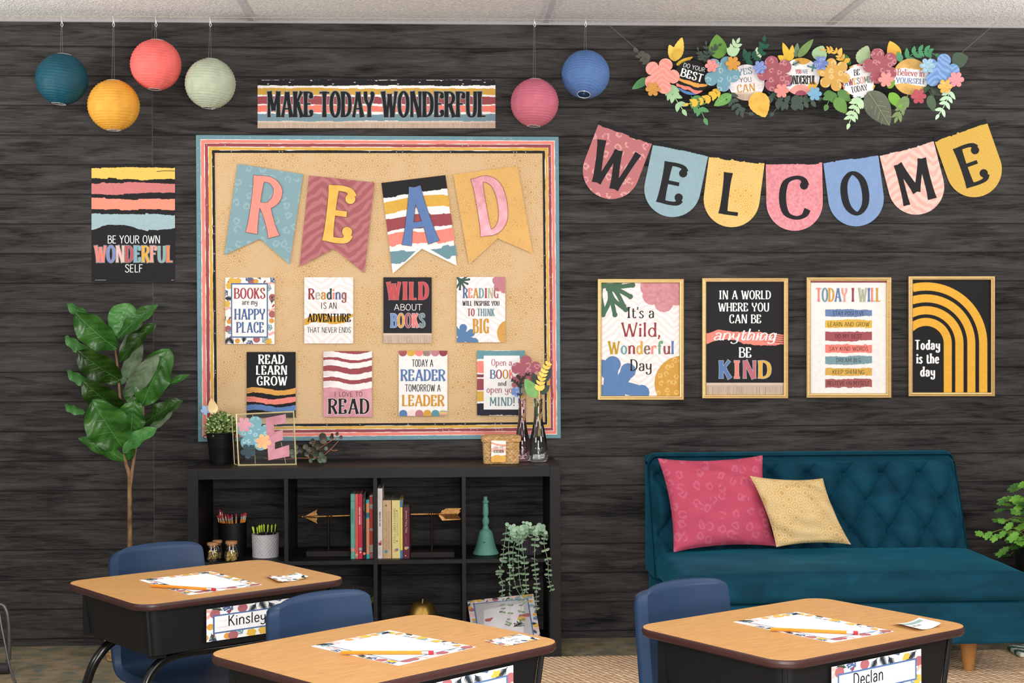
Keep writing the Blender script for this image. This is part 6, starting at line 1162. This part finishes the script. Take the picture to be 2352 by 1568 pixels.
card([(607.6, 1324.8), (681.3, 1320), (708.8, 1328.4), (638, 1339.6)], 'small curled floral card on the right corner of the left desk', .006, 'f'); card([(1112.5, 1472.5), (1192.9, 1456), (1241.6, 1467.2), (1163.9, 1484.3)], 'small flat floral card on the right corner of the front centre desk', .0, 'f'); card([(2046.8, 1435.3), (2111, 1425.3), (2161.3, 1437.8), (2106.9, 1450)], 'small curled card with a grey green band on the right desk', .007, 'w')
# name plates taped to the front of each book box: position solved once on the left desk, then reused in desk coordinates
def dloc(k, p): x, y, th = DESKS[k]; d = Vector(p) - Vector((x, y, 0)); c, s_ = math.cos(th), math.sin(th); return Vector((d.x * c + d.y * s_, -d.x * s_ + d.y * c, d.z))
def dwld(k, p): x, y, th = DESKS[k]; c, s_ = math.cos(th), math.sin(th); return Vector((x + p[0] * c - p[1] * s_, y + p[0] * s_ + p[1] * c, p[2]))
def nameplate(k, tl, tr, hgt, txt, label, w0=60, w1=380):
    global PW
    th = DESKS[k][2]; n = Vector((math.sin(th), -math.cos(th), 0)); o = dwld(k, (0, -.2045, .5)); A = atp(*tl, o, n); B = atp(*tr, o, n)
    if k == 0: PW = (B - A).length
    A = B - Vector((math.cos(th), math.sin(th), 0)) * PW; C = A + Vector((0, 0, -hgt)); a = Art(quadf(A, B, C), (0, 0, 1), .0006, .00012); a.f0 = a.f; W_, Hh = 1180, 440; a.f = lambda u, v, h: a.f0(u / W_, v / Hh, h)
    a.rect((0, 0, W_, Hh), '#F7F5F6'); a.floral((0, 0, W_, Hh), (75, 95, 1110, 340), 118, 9); a.box((72, 92, 1112, 345), DBLUE, 3); a.box((92, 112, 1092, 325), '#F3F2F5', 4)
    for i in range(60): a.box((110 + i * 16, 178, 118 + i * 16, 181), '#9AA0AE', 5)
    a.box((110, 262, 1075, 265), '#8E93A2', 5)
    if txt: a.text(txt, 92 + w0 * 2.1, 92 + w1 * 1.72, 118, 262, '#111114', HAND, 7)
    return tag(a.build('name_plate'), label, 'name plate')
nameplate(0, (474, 1397.5), (700, 1368.5), .083, 'Kinsley', 'bordered name plate on the front of the left desk', 75, 350); nameplate(1, (905, 1584), (1178.4, 1527), .083, '', 'bordered name plate on the front centre desk, cut off by the frame'); nameplate(2, (1917.5, 1528), (2115.2, 1489.5), .083, 'Declan', 'bordered name plate on the front of the right desk', 85, 330)
# ================================================================== sofa
vel = NB('teal_velvet', .8, 0, .15); nz = vel.noise(vel.scale(vel.obj, (1.2, 1.2, 3)), 4, 4, 1.); vel.col(vel.mix(vel.ramp(nz, .3, .7), lin('#073446'), lin('#0A475C'))); vel.b.inputs['Sheen Weight'].default_value = .42; vel.b.inputs['Sheen Roughness'].default_value = .35; vel.put(vel.b.inputs['Sheen Tint'], (*lin('#2F9AB8'), 1)); vel.bump(vel.noise(sc=12, det=4), .12, .01); vel = vel.m
XA, XB = .868, 2.2
so = thing('velvet_sofa', 'teal velvet tufted armless sofa against the wall at the right', 'sofa', ((XA + XB) / 2, -.45, 0))
BX = [(1763, 1088), (1854, 1090), (1942, 1092), (2025, 1090), (2114, 1086), (1907, 1147), (1991, 1151), (2078, 1145), (2162, 1149), (1957, 1210), (2046, 1206), (2135, 1215)]
zt_, zb_ = .79, .3; SPX, SPZ = .158, .112; Z0 = aty(1942, 1092, -.16).z; X0_ = aty(1942, 1092, -.16).x
def tuft(x, z):
    u = (x - X0_) / SPX; v = (z - Z0) / SPZ / 2; a, b_ = u + v, u - v; s_ = abs(math.sin(PI * a) * math.sin(PI * b_)) ** .55; m_ = min(1, max(0, (zt_ - .075 - z) / .03)) if z > Z0 + .01 else 1
    d_ = min(math.hypot((x - X0_ - SPX * .5 * (i + (j % 2))) if 0 else ((u - round(u)) * SPX), (v - round(v)) * SPZ * 2) for i in (0,) for j in (0,)); u2, v2 = u - .5, v - .5; d2 = math.hypot((u2 - round(u2)) * SPX, (v2 - round(v2)) * SPZ * 2); dd = min(d_, d2)
    if z > Z0 + .012: # above the top row only the vertical-ish pleats remain
        f_ = abs(math.sin(PI * u)) ** .55; k = min(1, (z - Z0) / (zt_ - Z0)); return .054 * ((1 - k) * s_ + k * 1.0) - .018 * math.exp(-(dd / .02) ** 2)
    return .054 * s_ - .018 * math.exp(-(dd / .02) ** 2)
def back_front(u, v):
    x = XA + .012 + (XB - XA - .024) * u; z = zb_ + (zt_ - zb_ - .01) * v; e = min(1, u / .03) * min(1, (1 - u) / .03) * min(1, (1 - v) / .06); y = -.245 + .165 * (z - .4) / .39; zc = .035 * (max(0, abs(2 * u - 1) - .94) / .06) ** 2.5 * max(0, (v - .85) / .15); return Vector((x, y - tuft(x, z) * min(1, e * 1.2) - .018 * math.sqrt(max(0, e * (2 - e))), z - zc))
b = MB(); b.grid(back_front, 220, 90)
P = [(XA + .012, -.035), (XB - .012, -.035)]
def sh_side(sx):
    def fn(u, v): 
        x = (XA if sx < 0 else XB) - sx * .012 * (1 - .25 * math.sin(PI * u) ** .5); z = zb_ + (zt_ - zb_ - .045) * v; yf = -.262 + .165 * (z - .4) / .39; return Vector((x, yf + (-.035 - yf) * u, z - .0))
    return fn
b.grid(sh_side(-1), 10, 20); b.grid(sh_side(1), 10, 20); b.grid(lambda u, v: Vector((XA + .012 + (XB - XA - .024) * u, -.125 + .09 * v, zt_ - .01 + .012 * math.sin(PI * v) ** .5 - .035 * (max(0, abs(2 * u - 1) - .94) / .06) ** 2.5)), 220, 8); b.add([(XA + .012, -.035, zb_), (XB - .012, -.035, zb_), (XB - .012, -.035, zt_ - .01), (XA + .012, -.035, zt_ - .01)], [(0, 1, 2, 3)])
bk = b.build('backrest', so, vel, smooth='all')
for i in range(-7, 9):
    for j in range(0, 4):
        x = X0_ + SPX * (i * .5 if 0 else (i + (.5 if j % 2 else 0))); z = Z0 - j * SPZ
        if XA + .06 < x < XB - .04 and z > .42:
            v = (z - zb_) / (zt_ - zb_ - .01); u = (x - XA - .012) / (XB - XA - .024); p = back_front(u, v); MB().ball(p + Vector((0, -.004, 0)), .007, seg=6).build('button', bk, vel, smooth=True)
def cushion(x0, x1, y0, y1, z0, z1, crown, r, nu=90, nv=60, wr=.004):
    """a boxy upholstered cushion, rounded edges and a crowned top"""
    cx, cy, cz = (x0 + x1) / 2, (y0 + y1) / 2, (z0 + z1) / 2; hx, hy, hz = (x1 - x0) / 2, (y1 - y0) / 2, (z1 - z0) / 2; b = MB()
    def pt(q):
        c = [max(-h + r, min(h - r, v)) for h, v in zip((hx, hy, hz), q)]; d = Vector([a - e for a, e in zip(q, c)]); d = d.normalized() * r if d.length > 1e-9 else d
        p = Vector(c) + d; t = max(0, p.z / hz); k = (1 - (p.x / hx) ** 4) * (1 - (p.y / hy) ** 4); p.z += crown * k * t; w_ = noise.noise((p.x * 5 + cx, p.y * 9, p.z * 9)) * wr; return Vector((cx, cy, cz)) + p * 1 + Vector((0, -w_ if p.y < 0 else 0, w_ * t))
    for (ax, sg) in ((2, 1), (2, -1), (1, -1), (1, 1), (0, -1), (0, 1)):
        def fn(u, v, ax=ax, sg=sg):
            a, c = (2 * u - 1), (2 * v - 1); q = {2: (a * hx, c * hy * sg, sg * hz), 1: (a * hx, sg * hy, -c * hz * sg), 0: (sg * hx, a * hy, c * hz * sg)}[ax]; return pt(q)
        b.grid(fn, {2: nu, 1: nu, 0: nv}[ax], {2: nv, 1: 24, 0: 24}[ax])
    return b
cushion(XA + .02, XB + .005, -.875, -.19, .292, .40, .018, .035).build('seat_cushion', so, vel, smooth='all')
cushion(XA + .02, XB, -.862, -.05, .132, .289, 0, .012, 40, 20, .002).build('base', so, vel, smooth='all')
legm = pm('#B07C46', .5, 0, .12, 20, name='tapered_beech_leg')
for x in (XA + .19, XB - .19):
    for y in (-.745, -.15): MB().lathe([(.019, .0136), (.02, .017), (.034, .1315)], (x, y, 0), 24).build('leg', so, legm, smooth=True)
# pillows
def pillow(c, ys, thick, m, label, seed, cat='throw pillow'):
    Q = [Vector(aty(*p, y)) for p, y in zip(c, ys)]; n = (Q[1] - Q[0]).cross(Q[3] - Q[0]).normalized(); n = n if n.y < 0 else -n; o = sum(Q, Vector()) / 4
    rr = random.Random(seed); b = MB(); 
    def side(sg):
        def fn(u, v):
            a, e = 2 * u - 1, 2 * v - 1; pin = .045; u2 = u + pin * a * -(1 - e * e) * abs(a) ** 2; v2 = v + pin * e * -(1 - a * a) * abs(e) ** 2
            p = Q[0] * (1 - u2) * (1 - v2) + Q[1] * u2 * (1 - v2) + Q[2] * u2 * v2 + Q[3] * (1 - u2) * v2
            k = max(0, (1 - a ** 2) * (1 - e ** 2)) ** .5; w_ = (noise.noise((u * 4 + seed, v * 7, seed)) * .014 + .007 * math.sin((u * 3 + v * 9) + seed) * max(0, e)) * min(1, k * 2); return p + n * sg * (thick * k + w_ * (sg > 0))
        return fn
    b.grid(side(1), 60, 60); b.grid(side(-1), 60, 60); t = MB()
    ob = b.build('throw_pillow', None, m, smooth='all'); return tag(ob, label, cat)
lpk = leopard('#C24A66', '#CB6079', .052, 'pink_leopard_fabric', .8)
pillow([(1511, 1052), (1752, 1045), (1784, 1254), (1547, 1268)], (-.225, -.225, -.375, -.385), .062, lpk, 'large pink leopard spotted pillow on the left of the teal sofa', 4); pillow([(1722, 1092), (1890, 1098), (1955, 1250), (1783, 1256)], (-.35, -.335, -.435, -.46), .05, retro('#DFC28C', '#C79B50', .033, 'gold_retro_fabric', .8), 'smaller gold patterned pillow leaning beside the pink one', 9)
# ================================================================== fiddle leaf fig
tz = (130, 680, 3.564); fy = -.26
ft = thing('fiddle_leaf_fig', 'tall fiddle leaf fig tree in a wicker pot left of the bookshelf', 'plant', (aty(300, 1500, fy).x, fy, 0)); ft_x = aty(300, 1500, fy).x
b = MB()
for i in range(11): z = .004 + i * .018; b.tube([(ft_x + (.085 + .02 * i / 10 + .003 * math.sin(a * 14 + i * PI)) * math.cos(a), fy + (.085 + .02 * i / 10 + .003 * math.sin(a * 14 + i * PI)) * math.sin(a), z + .006) for a in (2 * PI * k / 72 for k in range(72))], .0098, 6, closed=True)
b.build('wicker_pot', ft, wk, smooth=True); MB().lathe([(1e-5, .17), (.095, .17)], (ft_x, fy, 0), 24, cap=False).build('soil', ft, pm('#2A2018', .9))
trunk_m = NB('bark', .85, 0, .15); nz = trunk_m.noise(trunk_m.scale(trunk_m.obj, (1, 1, .4)), 60, 4); trunk_m.col(trunk_m.mix(trunk_m.ramp(nz, .3, .7), lin('#5E4632'), lin('#9C7C5C'))); trunk_m.bump(nz, .6, .004); trunk_m = trunk_m.m
FT = lambda x, y, yy=fy: Vector(aty(tz[0] + x / tz[2], tz[1] + y / tz[2], yy))
b = MB(); b.tube(spl([(ft_x, fy, .17), FT(600, 2100), FT(598, 1560), FT(590, 1440), FT(560, 1330), FT(530, 1000), FT(505, 650), FT(480, 440)], 5), [.0115 - .008 * i / 36 for i in range(36)], 10); b.tube(spl([FT(600, 1560), FT(620, 1420), FT(650, 1230), FT(700, 1090), FT(710, 900)], 5), [.008 - .004 * i / 21 for i in range(21)], 8); b.build('trunk', ft, trunk_m, smooth=True)
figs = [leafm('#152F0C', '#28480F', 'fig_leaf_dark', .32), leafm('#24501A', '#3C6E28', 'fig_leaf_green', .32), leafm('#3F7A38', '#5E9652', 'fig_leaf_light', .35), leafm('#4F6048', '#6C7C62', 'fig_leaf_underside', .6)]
def big_leaf(base, tip, w_, k, dy0=0., dy1=-.1, roll=0., fold=.25):
    A, B = FT(*base, fy + dy0), FT(*tip, fy + dy1); ax = B - A; L = ax.length; ax.normalize(); W_ = 1.28 * w_ / tz[2] / FPX * (CD + fy); vd = Vector((0, -1, 0)); sd = ax.cross(vd).normalized(); nn = sd.cross(ax).normalized(); sd, nn = sd * math.cos(roll) + nn * math.sin(roll), nn * math.cos(roll) - sd * math.sin(roll); sd_ = hash((base, tip)) % 50 * .3
    def fn(u, v):
        s_ = 2 * u - 1; t_ = v; prof2 = (math.sin(PI * min(1, t_ ** .85)) ** .6) * (.72 + .4 * t_) if 0 < t_ < 1 else .02; x = s_ * W_ / 2 * prof2; ruf = .075 * W_ * math.sin(t_ * 17 + sd_ + (2 if s_ > 0 else 0)) * s_ * s_; vein = -.045 * W_ * (1 - abs((abs(s_) * 1.4 + t_ * 6.5) % 1 - .5) * 2) ** 3 * min(1, abs(s_) * 5) * (1 - s_ * s_)
        bend = .14 * L * math.sin(PI * t_ * .9) ; return A + ax * (L * t_) + sd * x + nn * (fold * W_ * .5 * abs(s_) ** 1.3 * prof2 + ruf + vein + bend * .6) 
    b = MB(); b.grid(fn, 20, 30); lf = b.build('leaf', ft, figs[k], smooth='all')
    m_ = MB(); m_.tube([fn(.5, i / 12) + nn * .0006 for i in range(13)], [.0022 * (1 - .8 * i / 12) for i in range(13)], 5)
    for k_ in range(6):
        t_ = .12 + k_ * .125
        for sg in (-1, 1): m_.tube([fn(.5 + sg * .4 * q, min(.97, t_ + .13 * q ** .8)) + nn * .0003 for q in (0, .35, .7, 1)], [.0007, .0006, .0004, .0001], 4)
    m_.build('midrib', lf, figs[1] if k == 0 else figs[2], smooth=True)
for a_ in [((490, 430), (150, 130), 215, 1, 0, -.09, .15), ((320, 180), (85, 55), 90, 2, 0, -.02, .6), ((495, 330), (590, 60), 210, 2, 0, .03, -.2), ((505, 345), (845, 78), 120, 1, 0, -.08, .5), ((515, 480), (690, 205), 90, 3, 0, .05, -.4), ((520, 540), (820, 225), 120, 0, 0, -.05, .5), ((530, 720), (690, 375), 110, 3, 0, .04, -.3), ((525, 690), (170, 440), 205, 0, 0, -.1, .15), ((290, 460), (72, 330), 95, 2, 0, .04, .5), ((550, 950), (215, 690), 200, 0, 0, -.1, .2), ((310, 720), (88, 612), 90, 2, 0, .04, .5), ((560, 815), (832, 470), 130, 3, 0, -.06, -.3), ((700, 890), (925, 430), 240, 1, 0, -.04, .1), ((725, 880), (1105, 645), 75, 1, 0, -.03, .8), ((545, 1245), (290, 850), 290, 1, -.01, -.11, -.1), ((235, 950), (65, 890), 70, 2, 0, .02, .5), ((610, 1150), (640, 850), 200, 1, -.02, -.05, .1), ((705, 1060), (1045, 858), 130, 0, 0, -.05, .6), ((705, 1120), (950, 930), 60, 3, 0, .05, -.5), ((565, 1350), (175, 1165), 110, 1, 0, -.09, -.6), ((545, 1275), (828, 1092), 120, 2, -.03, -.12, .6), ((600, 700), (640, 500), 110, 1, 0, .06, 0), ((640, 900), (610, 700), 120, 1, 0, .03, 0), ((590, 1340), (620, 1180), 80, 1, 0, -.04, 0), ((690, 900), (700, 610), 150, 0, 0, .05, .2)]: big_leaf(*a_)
# ================================================================== plant at the right edge
rp_ = thing('potted_vine', 'small leafed vine in a black and gold pot at the right edge behind the sofa', 'plant', (2.53, -.28, 0)); pmk = NB('black_gold_diamond_pot', .3, 0, .5); x, y, z = pmk.xyz(); an = pmk.ma('DIVIDE', pmk.ma('ARCTAN2', y, x), 6.2832)
def dia(sg): return pmk.ma('LESS_THAN', pmk.ma('ABSOLUTE', pmk.ma('SUBTRACT', pmk.ma('FRACT', pmk.ma('ADD', pmk.ma('MULTIPLY', an, 9.), pmk.ma('MULTIPLY', z, sg * 7.))), .5)), .03)
pmk.col(pmk.mix(pmk.ma('MAXIMUM', dia(1), dia(-1)), (.008, .008, .009), lin('#C9A45A'))); pmk.put(pmk.b.inputs['Metallic'], pmk.ma('MAXIMUM', dia(1), dia(-1)))
MB().lathe([(.11, .0125), (.15, .44), (.145, .44), (.14, .40), (1e-5, .40)], (2.53, -.28, 0), 40, cap=False).build('pot', rp_, pmk.m, smooth=True)
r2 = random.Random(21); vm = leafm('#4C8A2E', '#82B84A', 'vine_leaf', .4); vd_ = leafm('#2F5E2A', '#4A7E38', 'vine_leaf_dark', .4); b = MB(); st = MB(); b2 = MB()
def vleaf(bb, p, d, n, r):
    d = d.normalized(); s_ = d.cross(n).normalized(); n2 = s_.cross(d); out = [p - d * r * .15]
    for i in range(1, 24):
        a = PI * i / 12 - PI; q = abs(a) / PI; rad = r * (.95 if i % 3 else .7) * (.8 + .75 * max(0, math.cos(a)) ** 2); out.append(p + d * r * .6 + d * rad * math.cos(a) + s_ * rad * .7 * math.sin(a) + n2 * (r * .12 * abs(math.sin(a))))
    c = p + d * r * .6; bb.add([c] + out, [(0, 1 + i, 1 + (i + 1) % len(out)) for i in range(len(out))])
for i in range(95):
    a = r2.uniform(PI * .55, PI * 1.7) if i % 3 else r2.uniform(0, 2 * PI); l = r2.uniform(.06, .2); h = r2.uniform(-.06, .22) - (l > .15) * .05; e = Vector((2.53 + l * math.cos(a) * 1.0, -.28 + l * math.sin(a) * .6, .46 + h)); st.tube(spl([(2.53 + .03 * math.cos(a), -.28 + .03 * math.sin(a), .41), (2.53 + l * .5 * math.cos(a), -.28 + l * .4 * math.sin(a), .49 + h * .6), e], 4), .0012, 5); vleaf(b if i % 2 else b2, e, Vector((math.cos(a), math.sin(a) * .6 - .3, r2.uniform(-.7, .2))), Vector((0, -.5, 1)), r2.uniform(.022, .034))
for (x, y, r) in ((2252, 1230, .024), (2270, 1226, .024), (2286, 1232, .024), (2302, 1224, .022), (2330, 1228, .03), (2318, 1205, .024), (2300, 1202, .018), (2342, 1160, .026), (2336, 1180, .028)):
    e = Vector(aty(x, y, -.33)); st.tube(spl([(2.47, -.29, .41), (e.x * .5 + 2.47 * .5, -.31, max(e.z, .43) + .02), e], 4), .0012, 5); vleaf(b, e + Vector((.012, 0, .006)), Vector((-.7, -.3, -.45 if x % 4 else .1)), Vector((-.2, -1, .4)), r)
b.build('leaves', rp_, vm, smooth='all'); b2.build('dark_leaves', rp_, vd_, smooth='all', label='darker green leaves'); st.build('stems', rp_, pm('#6E8A3C', .6))  # alternate leaves use the darker green
mat_ = NB('white_green_stripe', .9, 0, .1); x, y, z = mat_.xyz(); s_ = mat_.ma('SINE', mat_.ma('ADD', mat_.ma('MULTIPLY', mat_.ma('ADD', x, mat_.ma('MULTIPLY', y, .6)), 150.), mat_.ma('MULTIPLY', mat_.noise(sc=25), 6.))); mat_.col(mat_.mix(mat_.ramp(s_, -.1, .3), lin('#3F6A60'), lin('#E3E6DE'))); b = cushion(2.285, 2.62, -.56, -.42, .0127, .034, .006, .009, 30, 20, .002); tag(b.build('woven_mat', None, mat_.m, smooth='all'), 'small white and green striped mat on the rug behind the sofa leg', 'mat')
# ================================================================== rolling stand at the left edge
stn = thing('rolling_stand', 'grey metal rolling stand cut off by the left edge', 'stand', (-1.72, -.5, 0)); gm = pm('#6A686A', .35, .7, .05, 40, name='grey_tube'); L_ = lambda x, y, yy=-.5: Vector(aty(x, y, yy))
MB().tube(spl([L_(-60, 1470), L_(-40, 1400), L_(0, 1388), L_(14, 1402), L_(20, 1436), L_(21, 1480), L_(20, 1515)], 6), .0085, 12).build('frame_loop', stn, gm, smooth=True)
q = L_(8, 1532); MB().tube([q + Vector((-.012, 0, 0)), q + Vector((.012, 0, 0))], .0, 6) if 0 else None
w_ = MB(); w_.M = Matrix.Translation((q.x, -.5, .0215)) @ Matrix.Rotation(PI / 2, 4, 'Y'); w_.lathe([(.012, -.024), (.02, -.022), (.0212, -.01), (.0212, .01), (.02, .022), (.012, .024)], (0, 0, 0), 24); w_.build('caster', stn, pm('#39363A', .5), smooth=True)
MB().tube([L_(20, 1505), (q.x + .01, -.5, .04)], .006, 8).build('caster_stem', stn, gm)
MB().tube(spl([L_(-4, 1385, -.56), L_(2, 1430, -.57), L_(12, 1480, -.6), L_(22, 1530, -.64), (L_(36, 1590, -.68).x, -.68, .006)], 6), .0042, 10).build('brace_rod', stn, gm, smooth=True)
